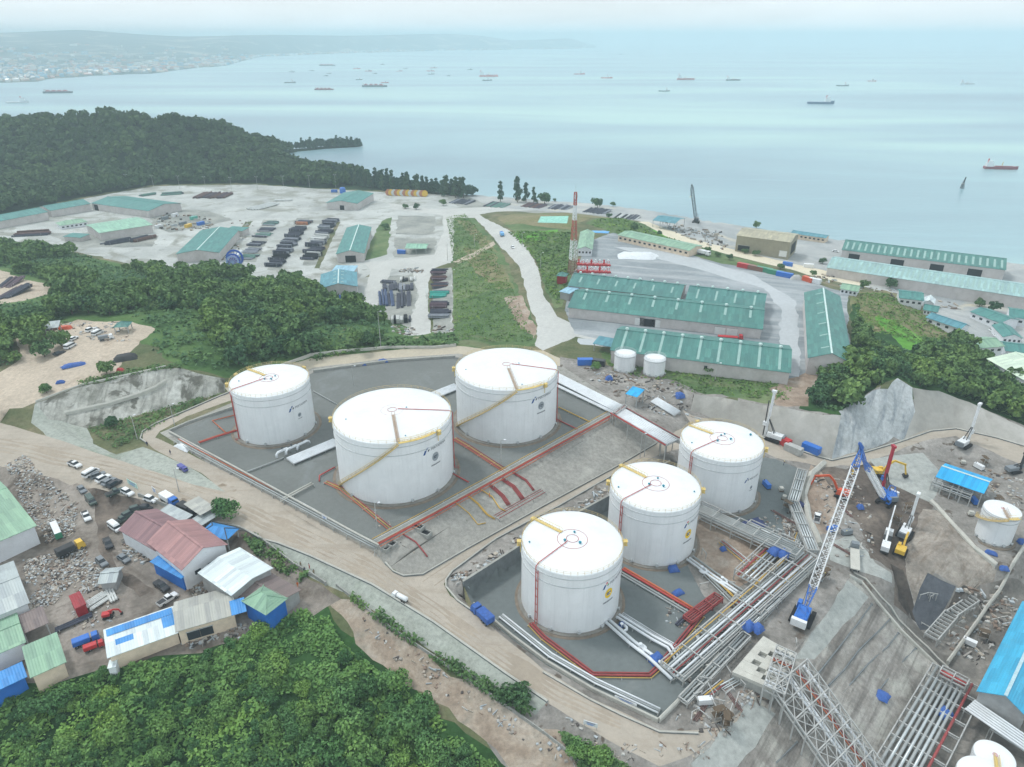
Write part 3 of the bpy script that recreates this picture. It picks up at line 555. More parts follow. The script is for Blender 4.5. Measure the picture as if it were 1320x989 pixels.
def tank(name, label, X, Y, Z, R, H, rise=.9, kind='big', stair=None, red=None, walk=None, foam=(), logo=None, emblem=None, vents=(), ring=.2, rails=True, group=None, shell=None, pad=2.2):
    rz = math.atan2(-X, Y); t = thing(name, label, 'storage tank', (X, Y, Z), rz, group); N = 72; RD = math.radians
    sh = shell or SHELL
    mb = MB(); mb.lathe([(R, .15), (R, H)], n=N); s = mb.build('shell', sh, t, smooth=True)
    mb = MB(); mb.lathe([(R+.06, H-.12), (R+.06, H+.02), (R*.97, H+.16), (R*.6, H+rise*.62), (R*.2, H+rise*.97), (.01, H+rise)], n=N); roof = mb.build('roof', ROOFW, t, smooth=True)
    mb = MB(); mb.lathe([(R+pad, -.4), (R+pad*.95, .1), (R+pad*.55, .16)], n=N); mb.build('sand_pad', PAD, t, smooth=True)
    mb = MB(); mb.lathe([(R+pad*.55, -.2), (R+pad*.55, .34), (R-.05, .36)], n=N); mb.build('foundation_ring', CONC, t)
    gz_ = [.93, .80] if kind != 'small' else [.95]
    for q in gz_:
        mb = MB(); mb.lathe([(R-.01, H*q-.07), (R+.16, H*q-.07), (R+.16, H*q+.07), (R-.01, H*q+.07)], n=N); mb.build('wind_girder', GIRD, t)
    if rails:
        mb = MB(); n = 48; rr = R-.05
        for i in range(n):
            a = 2*math.pi*i/n; p = (rr*math.cos(a), rr*math.sin(a), H+.1); mb.bar(p, (p[0], p[1], H+1.15), .07)
        for z in (.6, 1.1):
            mb.tube([(rr*math.cos(2*math.pi*i/n), rr*math.sin(2*math.pi*i/n), H+z) for i in range(n+1)], .045, 4, False)
        mb.build('handrail', BEI if kind != 'small' else GIRD, t)
    if kind != 'small':
        mb = MB(); rr = R*ring
        def rz_(r): return H+rise*(1-(r/R))*1.0+.1
        for r in (rr, rr*.4):
            mb.tube([(r*math.cos(2*math.pi*i/24), r*math.sin(2*math.pi*i/24), rz_(r)+.1) for i in range(25)], .06, 4, False)
        mb.build('roof_ring', REDP if kind == 'big' else M('pipe_pink', lin(200, 130, 130), .5), t)
    if stair:
        p0, p1, z0, p2 = RD(stair[0]), RD(stair[1]), stair[2], RD(stair[3])
        n = 46; st = MB(); rl = MB()
        pts = arc(R+.55, p0, p1, z0, H, n); inn = arc(R+.1, p0, p1, z0, H, n); ou = arc(R+1.0, p0, p1, z0, H, n)
        for i in range(n):
            st.hexa([inn[i], ou[i], (ou[i+1][0], ou[i+1][1], ou[i][2]), (inn[i+1][0], inn[i+1][1], inn[i][2])], [(q[0], q[1], q[2]+.18) for q in (inn[i], ou[i], (ou[i+1][0], ou[i+1][1], ou[i][2]), (inn[i+1][0], inn[i+1][1], inn[i][2]))])
        for zz in (.55, 1.05): rl.tube([(q[0], q[1], q[2]+zz) for q in ou], .06, 4, False)
        rl.tube([(q[0], q[1], q[2]-.1) for q in ou], .14, 4, False)
        for i in range(0, n+1, 3): rl.bar(ou[i], (ou[i][0], ou[i][1], ou[i][2]+1.05), .08)
        so = st.build('spiral_stair', BEI, t); rl.build('stair_rail', BEI, so)
        if p2 != p1:
            mb = MB(); a = arc(R-.2, p1, p2, H+.2, H+.2, 14); b = arc(R+.8, p1, p2, H+.2, H+.2, 14)
            for i in range(14): mb.hexa([a[i], b[i], b[i+1], a[i+1]], [(q[0], q[1], q[2]+.12) for q in (a[i], b[i], b[i+1], a[i+1])])
            mb.tube([(q[0], q[1], q[2]+1.1) for q in b], .06, 4, False); mb.tube([(q[0], q[1], q[2]+1.1) for q in a], .06, 4, False)
            for i in range(0, 15, 2): mb.bar(b[i], (b[i][0], b[i][1], b[i][2]+1.1), .07)
            mb.build('rim_walkway', YEL, t)
    def zr(r): return H+.16+rise*(1-r/R)
    if walk is not None:
        a = RD(walk[0]); mb = MB(); r0, r1 = R*ring*walk[1], R-.1
        for s_ in (-.45, .45):
            dx, dy = s_*math.cos(a), s_*math.sin(a)
            p = cyl_pt(r0, a, zr(r0)+.25); q = cyl_pt(r1, a, zr(r1)+.25)
            p = (p[0]+dx, p[1]+dy, p[2]); q = (q[0]+dx, q[1]+dy, q[2]); mb.bar(p, q, .08); mb.bar((p[0], p[1], p[2]+.9), (q[0], q[1], q[2]+.9), .07)
            for k in range(9):
                u = [p[j]+(q[j]-p[j])*k/8 for j in range(3)]; mb.bar(u, (u[0], u[1], u[2]+.9), .06)
        p = cyl_pt(r0, a, zr(r0)+.2); q = cyl_pt(r1, a, zr(r1)+.2); mb.bar(p, q, .6, .08)
        mb.build('roof_walkway', BRN if walk[2] == 'brown' else YEL, t)
    if red is not None:
        phi, double, inner = RD(red[0]), red[1], R*ring*.5
        mb = MB()
        for k in ((0, 1) if double else (0,)):
            a = phi+k*.055; top = [] if k else [cyl_pt(inner, phi, zr(inner)+.25), cyl_pt(R*.96, phi, zr(R)+.3)]
            top += [cyl_pt(R+.35, a, H-.2 if not k else H-1.2), cyl_pt(R+.35, a, .5), cyl_pt(R+1.6, a, .3)]
            mb.tube(top, .11, 6)
        for z in np.linspace(1.5, H-2, 7): mb.bar(cyl_pt(R, phi-.01, z), cyl_pt(R+.4, phi-.01, z), .1); mb.bar(cyl_pt(R+.3, phi, z), cyl_pt(R+.3, phi+.055, z), .1)
        mb.build('foam_riser', REDP, t)
    for a in foam:
        a = RD(a); mb = MB(); c = cyl_pt(R+.65, a, H-.9); mb.box(c, (1.15, 1.0, .12), a); 
        for s_ in (-.5, .5): mb.bar((c[0]+s_*math.cos(a), c[1]+s_*math.sin(a), c[2]), (c[0]+s_*math.cos(a), c[1]+s_*math.sin(a), c[2]+1.6), .1)
        mb.box((c[0], c[1], c[2]+1.15), (1.2, 1.05, .1), a); mb.box((c[0], c[1], c[2]+.6), (.9, .8, 1.0), a); mb.bar(cyl_pt(R+.3, a, H-1.2), cyl_pt(R+.3, a, H-3.2), .16)
        mb.build('foam_box', YEL, t)
    for (rf, a, s_) in vents:
        p = cyl_pt(R*rf, RD(a), zr(R*rf)); mb = MB(); s_ *= .5; mb.lathe([(.3*s_, 0), (.3*s_, .5*s_), (.6*s_, .55*s_), (.55*s_, .8*s_), (.01, .95*s_)], p, 10); mb.build('vent', BLUEV, t)
    # nozzles and manholes round the foot
    for a in (-50, -20, 12, 40, 75):
        mb = MB(); mb.tube([cyl_pt(R-.05, RD(a), .9), cyl_pt(R+.5, RD(a), .9), cyl_pt(R+.5, RD(a), .9), cyl_pt(R+.58, RD(a), .9)], [.34, .34, .46, .46], 10); mb.build('manhole', GIRD, t)
    if logo:
        phi, z, k = RD(logo[0]), H*logo[1], logo[2]
        g = .42*k
        lo = thing('emblem', None, None); lo.parent = t
        shape_mb([[(-3.6*k, -1.1*k), (-2.9*k, -1.1*k), (-2.2*k, .3*k), (-2.9*k, .3*k)]], R, phi, z).build('blue_arrow', LOGO_B, lo)
        shape_mb([[(-2.5*k, .45*k), (-1.9*k, .45*k), (-1.6*k, 1.05*k), (-2.2*k, 1.05*k)]], R, phi, z).build('red_arrow', LOGO_R if logo[3] else LOGO_B, lo)
        shape_mb([[(-1.95*k, -.35*k), (-1.45*k, -.35*k), (-1.15*k, .3*k), (-1.7*k, .3*k)]], R, phi, z).build('green_arrow', LOGO_G if logo[3] else INK, lo)
        V, F = text_mesh('PERTAMINA', 1.25*k); V = on_shell([(v[0]+2.6*k, v[1], 0) for v in V], R, phi, z)
        MB().raw(V, F).build('lettering', INK, lo)
    if emblem:
        phi, z, k = RD(emblem[0]), H*emblem[1], emblem[2]
        shape_mb([[(1.35*k*math.cos(2*math.pi*i/20), 1.5*k*math.sin(2*math.pi*i/20)) for i in range(20)]], R, phi, z).build('round_emblem', EMB_Y if emblem[3] else EMB_G, t)
        bars = [[(-.8*k, .1*k), (.8*k, .1*k), (.8*k, .42*k), (-.8*k, .42*k)], [(-.8*k, -.42*k), (.3*k, -.42*k), (.3*k, -.1*k), (-.8*k, -.1*k)]]
        shape_mb(bars, R, phi, z, .06).build('emblem_marks', INK, t)
        if emblem[4]:
            rr = random.Random(int(X*10)); x = -1.8*k; bs = []
            while x < 1.8*k:
                w_ = rr.uniform(.12, .3)*k; bs.append([(x, -.22*k), (x+w_, -.22*k), (x+w_, .22*k), (x, .22*k)]); x += w_+.1*k
            shape_mb(bs, R, phi, z-2.6*k).build('serial_marks', INK, t)
    return t
V3 = ((.17, -40, 1), (.17, 75, 1.2), (.16, 190, 1))
tank('storage_tank', 'white storage tank without a spiral stair at the left corner of the upper tank farm', -80.27, 211.37, 0, 12.74, 17.65, red=(-72, True), walk=(-150, .8, 'yellow'), foam=(-98, -130, 118), logo=(33, .66, .85, 0), emblem=(36, .48, .5, 0, 1), vents=((.13, -60, 1), (.16, 100, 1), (.14, 20, 1.2), (.75, -100, .8)), ring=.24)
tank('storage_tank', 'large white tank with spiral stair at the front corner of the upper tank farm', -35.16, 183.49, 0, 17.21, 20.13, 1.4, stair=(-74, 3, .6, 40), red=(84, True), walk=(3, 1.0, 'brown'), foam=(44, -92), logo=(37, .76, .95, 0), emblem=(40, .61, .95, 0, 1), vents=((.25, 100, .8), (.78, -82, .7), (.85, 12, .7)), ring=.19)
tank('storage_tank', 'large white tank with spiral stair at the back of the upper tank farm', -1.88, 216.46, 0, 17.1, 19.74, 1.4, stair=(-72, 11, .6, 42), red=(82, True), walk=(11, 1.0, 'brown'), foam=(45, -90), logo=(39, .77, .95, 0), emblem=(41, .62, .95, 0, 1), vents=((.25, 100, .8), (.8, -80, .7), (.85, 20, .7)), ring=.2)
tank('storage_tank', 'white tank with red riser pipes, rearmost of the three in the lower tank farm', 64.41, 187.78, -10, 12.38, 18.39, red=(-40, True), walk=(-120, .95, 'yellow'), foam=(88, -140), logo=(52, .62, .7, 0), emblem=(56, .44, .4, 0, 1), vents=((.2, -30, 1.2), (.2, 90, 1.3), (.22, 170, 1), (.12, 200, 1), (.8, 125, 1.3), (.8, -60, .8)), ring=.3, pad=1.8)
tank('storage_tank', 'white tank with yellow round emblem, middle one of the three in the lower tank farm', 39.68, 163.84, -10, 12.33, 18.16, red=(-42, True), walk=(-128, .95, 'yellow'), foam=(96, -86, -128), logo=(58, .70, .85, 1), emblem=(54, .5, .95, 1, 1), vents=((.17, -55, 1.2), (.2, 60, 1.3), (.2, 170, 1), (.85, -70, .8), (.85, 85, .8)), ring=.3, pad=1.8)
tank('storage_tank', 'white tank with yellow round emblem in front of the lower farm retaining wall', 14.84, 139.84, -10, 12.45, 18.12, red=(-40, True), walk=(-128, .95, 'yellow'), foam=(96, -84, -128), logo=(52, .72, .85, 1), emblem=(48, .56, .95, 1, 1), vents=((.17, -60, 1.2), (.2, 50, 1.3), (.2, 170, 1), (.85, -80, .8)), ring=.3, pad=1.8)
tank('storage_tank', 'small white tank wrapped by a yellow stair at the right edge below the blue shed', 146.1, 173.28, -17, 4.86, 10.31, .3, kind='mid', stair=(-115, 25, 4.5, 60), walk=(25, 2.2, 'brown'), rails=False, ring=.1, shell=SHELL_OLD, pad=1.2)
for i, (x, y, r, h, lb) in enumerate([(44.99, 258.1, 4.19, 6.9, 'small white water tank beside the long green shed, left one of the pair'), (56.08, 254.19, 4.19, 6.57, 'small white water tank beside the long green shed, right one of the pair')]):
    tank('water_tank', lb, x, y, zt(x, y), r, h, .2, kind='small', rails=True, shell=SHELL_OLD, pad=.8, group='pair of water tanks by the long shed')
tank('storage_tank', 'white tank cut by the bottom right corner, rear one with smaller roof', 104.1, 102.1, -26, 3.9, 6.5, .3, kind='mid', rails=False, ring=.12, walk=(20, 1.5, 'yellow'), shell=SHELL_OLD, pad=1)
tank('storage_tank', 'white tank cut by the bottom right corner, nearer one with wider roof', *at(1272, 1004, -19.2)[:2], -26, 5.4, 6.6, .3, kind='mid', rails=False, ring=.12, walk=(40, 1.5, 'yellow'), shell=SHELL_OLD, pad=1)
# ------------------------------------------------------------------ buildings
def roofm(n, c, dirt=.12):
    """sheet roofing: every sheet a slightly different tint, corrugation, run-off streaks"""
    if n in MATS: return MATS[n]
    m = M(n, lin(*c), .5, .08, .25, streak=True, dirt=dirt); nt = m.node_tree; b = nt.nodes['Principled BSDF']; src = b.inputs['Base Color'].links[0].from_socket
    tc = nd(nt, 'ShaderNodeTexCoord').outputs['Object']; sn = nd(nt, 'ShaderNodeVectorMath', operation='SNAP'); nt.links.new(tc, sn.inputs[0]); sn.inputs[1].default_value = (1.15, 5.5, 50)
    wn = nd(nt, 'ShaderNodeTexWhiteNoise'); nt.links.new(sn.outputs[0], wn.inputs['Vector'])
    g = ramp(nt, wn.outputs['Value'], [(0, (.84, .84, .86)), (.85, (1.06, 1.06, 1.04)), (1, (1.2, 1.18, 1.14))]); nt.links.new(mixc(nt, 1.0, src, g, 'MULTIPLY'), b.inputs['Base Color'])
    wv = nd(nt, 'ShaderNodeTexWave'); wv.inputs['Scale'].default_value = .55; nt.links.new(tc, wv.inputs['Vector']); bp = nd(nt, 'ShaderNodeBump'); bp.inputs['Strength'].default_value = .35; bp.inputs['Distance'].default_value = .12
    nt.links.new(wv.outputs['Fac'], bp.inputs['Height']); nt.links.new(bp.outputs[0], b.inputs['Normal']); return m
RT = roofm('roof_teal', (80, 132, 126)); RT2 = roofm('roof_teal_grey', (84, 134, 130)); RTF = roofm('roof_teal_far', (80, 138, 134)); RPG = roofm('roof_pale_green', (146, 190, 168))
RGR = roofm('roof_faded_green', (140, 176, 152)); RBL = roofm('roof_blue', (70, 146, 214)); RCY = roofm('roof_cyan_blue', (66, 172, 212), .2); RCB = roofm('roof_bright_blue', (44, 172, 232)); RBG = roofm('roof_blue_green', (92, 148, 162))
RWH = roofm('roof_white', (214, 226, 228), .1); RMA = roofm('roof_maroon', (142, 112, 116)); RRD = roofm('roof_red_brown', (166, 128, 128)); RTN = roofm('roof_grey_tan', (176, 178, 172), .3); RBE = roofm('roof_beige', (176, 172, 150), .25)
RGG = roofm('roof_grey_green', (156, 190, 190), .25); RLB = roofm('roof_light_blue', (150, 192, 212)); RGY = roofm('roof_grey', (176, 186, 188), .2); RBR = roofm('roof_brown', (128, 116, 114)); RCR = roofm('roof_crimson', (150, 52, 60))
WP = M('wall_pale', lin(198, 194, 192), .8, .1, .3, dirt=.3); WW = M('wall_white', lin(222, 226, 230), .7, .06, .4, dirt=.2); WB = M('wall_blue', lin(40, 108, 190), .6, .1, .5); WK = M('wall_khaki', lin(150, 146, 128), .8, .1, .3, streak=True)
WC = M('wall_cream', lin(222, 204, 182), .8, .1, .5, dirt=.3); WG = M('wall_grey', lin(160, 162, 162), .8, .15, .5, dirt=.3); WR = M('wall_red', lin(150, 36, 46), .6, .12, .5)
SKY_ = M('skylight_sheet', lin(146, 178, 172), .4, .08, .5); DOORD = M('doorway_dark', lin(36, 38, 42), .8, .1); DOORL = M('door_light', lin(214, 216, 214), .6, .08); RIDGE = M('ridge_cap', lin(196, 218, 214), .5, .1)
WINM = M('window_dark', lin(52, 58, 64), .25, .1); POST = M('steel_post', lin(170, 174, 174), .5)
def bld(name, label, cat, a, b, h, D=None, bk=None, rise=2.0, ridge='x', roof=None, wall=None, zg=None, over=.5, sky=0, skyw=.9, span=(.12, .92), both=False, doors=(), open_=False, cap=True, wins=0, vents=0, group=None, ridge_sheet=None, eave_sheet=None):
    """a, b: front eave corners as surveyed; depth D metres behind or back-left eave corner bk"""
    z = zg if zg is not None else 0.0
    for _ in range(0 if zg is not None else 4):
        A, B = at(*a, z+h), at(*b, z+h); z = .5*(zt(A.x, A.y)+zt(B.x, B.y))
    A, B = at(*a, z+h), at(*b, z+h); A.z = B.z = 0
    if bk:
        K = at(*bk, z+h); K.z = 0; v = K-A; d = v.length; v.normalize(); u = Vector((v.y, -v.x, 0)); w = (B-A).dot(u); C0 = (A+B)/2; C0 = A+u*w/2+v*((B-A).dot(v)/2)
    else:
        u = (B-A); w = u.length; u.normalize(); v = Vector((-u.y, u.x, 0)); d = D; C0 = (A+B)/2
    c = C0+v*d/2; t = thing(name, label, cat, (c.x, c.y, z), math.atan2(u.y, u.x), group)
    X, Y = w/2, d/2; o = over; base = -2.2
    # walls
    mb = MB()
    wi, di = X-.05, Y-.05
    def rz(x, y):                 # roof underside height over a wall point
        if ridge == 'x': return h+rise*(1-abs(y)/Y)
        if ridge == 'y': return h+rise*(1-abs(x)/X)
        if ridge == 'shed': return h+rise*(y+Y)/(2*Y)
        return h
    if not open_:
        for P in ([(-wi, -di), (0, -di), (wi, -di)], [(wi, -di), (wi, 0), (wi, di)], [(wi, di), (0, di), (-wi, di)], [(-wi, di), (-wi, 0), (-wi, -di)]):
            mb.poly([(P[0][0], P[0][1], base), (P[2][0], P[2][1], base)]+[(x, y, rz(x, y)-.06) for x, y in P[::-1]])
        mb.build('wall', wall, t)
    else:
        n = max(2, int(w/6)+1)
        for i in range(n):
            for s in (-1, 1):
                x = -wi+2*wi*i/(n-1); m2 = MB(); m2.bar((x, s*di, base), (x, s*di, rz(x, s*di)-.02), .3); m2.build('post', POST, t)
    th = .14
    def slab(pts, nm='roof', m=None):
        mb = MB(); mb.hexa(pts, [(p[0], p[1], p[2]+th) for p in pts]); return mb.build(nm, m or roof, t)
    if ridge == 'x':
        k = rise/Y; e = Y+o; ze = h-k*o
        rr = MB(); rr.hexa([(-X-o, -e, ze), (X+o, -e, ze), (X+o, 0, h+rise), (-X-o, 0, h+rise)], [(-X-o, -e, ze+th), (X+o, -e, ze+th), (X+o, 0, h+rise+th), (-X-o, 0, h+rise+th)])
        rr.hexa([(-X-o, 0, h+rise), (X+o, 0, h+rise), (X+o, e, ze), (-X-o, e, ze)], [(-X-o, 0, h+rise+th), (X+o, 0, h+rise+th), (X+o, e, ze+th), (-X-o, e, ze+th)])
        ro = rr.build('roof', roof, t)
        if cap: MB().box((0, 0, h+rise+th+.03), (2*X+2*o, .7, .12)).build('ridge_cap', ridge_sheet or roof, t)
    elif ridge == 'y':
        k = rise/X; e = X+o; ze = h-k*o
        rr = MB(); rr.hexa([(-e, -Y-o, ze), (0, -Y-o, h+rise), (0, Y+o, h+rise), (-e, Y+o, ze)], [(-e, -Y-o, ze+th), (0, -Y-o, h+rise+th), (0, Y+o, h+rise+th), (-e, Y+o, ze+th)])
        rr.hexa([(0, -Y-o, h+rise), (e, -Y-o, ze), (e, Y+o, ze), (0, Y+o, h+rise)], [(0, -Y-o, h+rise+th), (e, -Y-o, ze+th), (e, Y+o, ze+th), (0, Y+o, h+rise+th)])
        ro = rr.build('roof', roof, t)
        if cap: MB().box((0, 0, h+rise+th+.03), (.7, 2*Y+2*o, .12)).build('ridge_cap', ridge_sheet or roof, t)
    elif ridge == 'hip':
        e, f = X+o, Y+o; B4 = [(-e, -f, h), (e, -f, h), (e, f, h), (-e, f, h)]
        kx = max(0, X-Y); T2 = [(-kx, 0, h+rise), (kx, 0, h+rise)]
        mb = MB()
        if kx > .3: mb.poly([B4[0], B4[1], T2[1], T2[0]]).poly([B4[1], B4[2], T2[1]]).poly([B4[2], B4[3], T2[0], T2[1]]).poly([B4[3], B4[0], T2[0]])
        else:
            T = (0, 0, h+rise); mb.poly([B4[0], B4[1], T]).poly([B4[1], B4[2], T]).poly([B4[2], B4[3], T]).poly([B4[3], B4[0], T])
        mb.poly(B4[::-1]); ro = mb.build('roof', roof, t)
        mb = MB()
        for q in B4: mb.bar((q[0], q[1], q[2]+.05), (T2[0] if q[0] < 0 else T2[1])[:2]+(h+rise+.05,), .22, .12)
        mb.build('hip_cap', DARK if cap == 'dark' else roof, t)
    else:
        z0, z1 = h, h+(rise if ridge == 'shed' else 0)
        ro = slab([(-X-o, -Y-o, z0), (X+o, -Y-o, z0), (X+o, Y+o, z1), (-X-o, Y+o, z1)])
    if sky:
        base_m = None
        for i in range(sky):
            x = -X+2*X*(i+.5)/sky
            for s in ((-1, 1) if both else (-1,)):
                def q(xx, f): return (xx, s*Y*(1-f), h+rise*f+th+.03) if ridge == 'x' else (s*X*(1-f), (-Y+2*Y*(i+.5)/sky)+xx-x, h+rise*f+th+.03)
                m2 = MB(); P = [q(x-skyw/2, span[0]), q(x+skyw/2, span[0]), q(x+skyw/2, span[1]), q(x-skyw/2, span[1])]
                if ridge == 'y' and s < 0: P = P[::-1]
                m2.hexa(P, [(p[0], p[1], p[2]+.05) for p in P]); m2.build('skylight', SKY_, t)
    for i in range(vents):
        f = -1+2*(i+.5)/vents; p = (f*X, 0) if ridge == 'x' else (0, f*Y)
        m2 = MB(); m2.lathe([(.45, 0), (.45, .5), (.8, .7), (.6, 1.1), (.01, 1.3)], (p[0], p[1], h+rise+th+.05), 8); m2.build('roof_vent', RIDGE, t)
    for (kind, f, ww, hh, dz) in doors:       # on the front wall, f = -1..1 ; 'R' on the right wall
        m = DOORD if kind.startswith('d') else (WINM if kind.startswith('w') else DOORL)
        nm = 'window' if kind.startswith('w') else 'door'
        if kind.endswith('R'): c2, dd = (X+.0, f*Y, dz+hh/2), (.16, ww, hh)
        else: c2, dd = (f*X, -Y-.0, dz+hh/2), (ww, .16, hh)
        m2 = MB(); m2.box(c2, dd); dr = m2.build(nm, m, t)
        fr = MB()
        if not kind.endswith('R'):
            fr.box((c2[0], c2[1]-.06, c2[2]+hh/2+.08), (ww+.3, .2, .16)); fr.build('lintel', POST, dr)
    if wins:
        for i in range(wins):
            m2 = MB(); m2.box((-X+2*X*(i+.5)/wins, -Y, h*.55), (min(1.6, X/wins), .12, 1.1)); m2.build('window', WINM, t)
    return t
def sheet(t, name, mat, P, parent=None):
    mb = MB(); mb.hexa(P, [(p[0], p[1], p[2]+.05) for p in P]); return mb.build(name, mat, t)
GS = 'green-roofed warehouses on the middle plateau'
bld('warehouse', 'long green-roofed warehouse with a dark doorway, middle of the three parallel ones', 'warehouse', (733, 396), (982, 424), 5, D=28, rise=3.7, roof=RT, wall=WP, sky=8, skyw=1.1, span=(.5, .9), vents=8, doors=[('d', -.14, 7, 3.6, 0), ('l', -.225, 4.2, 3.6, 0), ('l', -.055, 4.2, 3.6, 0), ('l', .6, 4.5, 3.6, 0), ('l', .72, 4.5, 3.6, 0)], group=GS)
bld('warehouse', 'green-roofed warehouse beside the red and white mast, rearmost of the parallel rows', 'warehouse', (733, 368), (876, 384.5), 5, D=22, rise=3.2, roof=RT2, wall=WP, sky=6, skyw=.9, span=(.3, .75), vents=9, group=GS)
bld('warehouse', 'shorter green-roofed warehouse past the dark gap at the end of the rear row', 'warehouse', (885, 385.5), (984, 397), 5, D=22, rise=3.2, roof=RT2, wall=WP, sky=4, skyw=.9, span=(.1, .8), vents=5, group=GS)
bld('warehouse', 'green-roofed warehouse with pale ribs behind the two small water tanks', 'warehouse', (788, 451), (1018, 480), 5.6, D=27, rise=3.7, roof=RT, wall=WP, sky=9, skyw=1.0, span=(.04, .96), vents=9, doors=[('w', -.45, 1.6, 1.4, 2), ('w', .1, 1.2, 1.4, 2.5)], group=GS)
bld('warehouse', 'green-roofed warehouse standing end-on at the right end of the plateau', 'warehouse', (1043, 462), (1098, 467), 6, bk=(1038, 378), rise=3, ridge='y', roof=RT, wall=WP, sky=6, skyw=1.0, span=(.55, .92), ridge_sheet=RIDGE, doors=[('l', -.1, 4, 3.4, 0)], group=GS)
GY_ = 'sheds of the pale far yard'
bld('storage_shed', 'long teal-roofed shed running out of the left edge of the photo', 'shed', (-70, 298.5), (61, 273.3), 6, D=22, rise=2.5, roof=RTF, wall=WP, group=GY_)
bld('storage_shed', 'teal-roofed shed between the left-edge shed and the wide corner shed', 'shed', (65, 271.5), (116, 262.6), 6, D=22, rise=2.5, roof=RTF, wall=WP, group=GY_)
bld('storage_shed', 'wide teal-roofed shed by the woods with a black doorway at its left end', 'shed', (118, 262), (191, 272), 6, D=34, rise=2.6, roof=RTF, wall=WP, doors=[('d', -.86, 5, 5, 0)], group=GY_)
bld('storage_shed', 'pale mint-roofed shed in front of the teal corner shed', 'shed', (132, 302.5), (192, 288), 6, bk=(114, 292), rise=1.2, roof=RPG, wall=WP, cap=False, group=GY_)
bld('house', 'small white house with dark windows and faded green roof in the far yard', 'house', (78, 291), (112, 286), 3.4, D=13, rise=2.2, ridge='hip', roof=RGR, wall=WW, wins=6)
bld('lean_to', 'low teal flat roof between the dark pipe pile and the mint shed', 'shed', (82, 305), (104, 306.5), 3, D=9, rise=.4, ridge='shed', roof=RTF, wall=WP)
bld('storage_shed', 'end-on green shed beside the big blue cable reel', 'shed', (228, 327), (281.5, 326), 6, bk=(259.6, 297), rise=2.3, ridge='y', roof=RTF, wall=WP, ridge_sheet=RIDGE, group=GY_)
bld('lean_to', 'small green annex at the far end of the shed by the blue reel', 'shed', (291, 296.5), (312, 298), 4.2, D=9, rise=.6, ridge='shed', roof=RTF, wall=WP)
bld('storage_shed', 'teal-roofed shed next to the blue container near the coastal trees', 'shed', (424, 259.5), (457, 264.5), 6, bk=(447, 246.5), rise=2.2, ridge='y', roof=RTF, wall=WP, doors=[('d', 0, 4, 4, 0)], group=GY_)
bld('storage_shed', 'end-on green shed between the pipe racks and the grass strip', 'shed', (434, 327), (468.7, 327), 6, bk=(447.6, 293.4), rise=2.2, ridge='y', roof=RTF, wall=WP, ridge_sheet=RIDGE, doors=[('d', 0, 7, 4.6, 0)], group=GY_)
t = bld('workshop', 'blue-green roofed workshop with white roof hatches behind the trees', 'workshop', (413, 369), (460, 372), 6, bk=(415, 351), rise=2.4, ridge='y', roof=RBG, wall=WP, ridge_sheet=RIDGE, sky=4, skyw=1.2, span=(.7, .86), both=True)
bld('lean_to', 'pale blue annex at the back of the blue-green workshop', 'shed', (428, 350), (455, 350.5), 4.5, D=11, rise=.5, ridge='shed', roof=RLB, wall=WP)
bld('open_shed', 'small green open shed among stacked goods in the fenced yard', 'shed', (523, 320), (549, 320.5), 4, D=12, rise=1.4, roof=RPG, wall=WP, open_=True)
bld('office', 'green-roofed office with white front beside the red and white mast', 'office', (745, 321), (763, 321.4), 4.5, bk=(749, 299), rise=1.6, ridge='y', roof=RGR, wall=WW, wins=4)
bld('guard_hut', 'small teal-roofed guard hut on red legs at the foot of the mast', 'hut', (718, 355.5), (729, 356.5), 4.5, D=5, rise=1.6, ridge='hip', roof=RT, wall=WR)
bld('lean_to', 'pale blue annex at the left end of the rear plateau warehouse', 'shed', (722, 376), (733.5, 378.5), 4, D=15, rise=.4, ridge='shed', roof=RLB, wall=WG)
bld('office', 'long low grey-green office row with bushes along its front', 'office', (797, 303), (888, 323), 4, D=15, rise=1.2, roof=RGR, wall=WC, wins=14)
bld('storage_shed', 'dark-roofed open shed near the black harbour crane', 'shed', (842, 284), (870, 288), 5, D=20, rise=1.6, roof=RBG, wall=WG, open_=True)
bld('warehouse', 'tall khaki warehouse by the waterfront', 'warehouse', (950, 303.5), (1019, 312.5), 10.5, D=26, rise=2, roof=RBE, wall=WK, doors=[('d', -.68, 8, 4, 0), ('dR', .1, 14, 7, 0), ('l', .8, 5, 4, 0)])
bld('open_shed', 'low slate-blue shed on the waterfront right of the khaki warehouse', 'shed', (1020, 300.5), (1064, 307), 4, D=10, rise=1, roof=RBG, wall=WC, wins=8)
bld('warehouse', 'long teal waterfront warehouse with many skylights and four dark doors', 'warehouse', (1086, 322), (1296, 348), 7, D=30, rise=3.6, roof=RT, wall=WP, sky=24, skyw=1.3, span=(.12, .8), doors=[('d', -.83, 7, 5, 0), ('d', -.27, 8, 5, 0), ('d', .22, 8, 5, 0), ('d', .67, 8, 5, 0)])
bld('warehouse', 'long pale grey-green warehouse in front of the teal waterfront one', 'warehouse', (1066.5, 345), (1350, 387.5), 6, D=29, rise=3, roof=RGG, wall=WP, sky=40, skyw=1.2, span=(.15, .85))
GH = 'small harbour buildings right of the grassy hill'
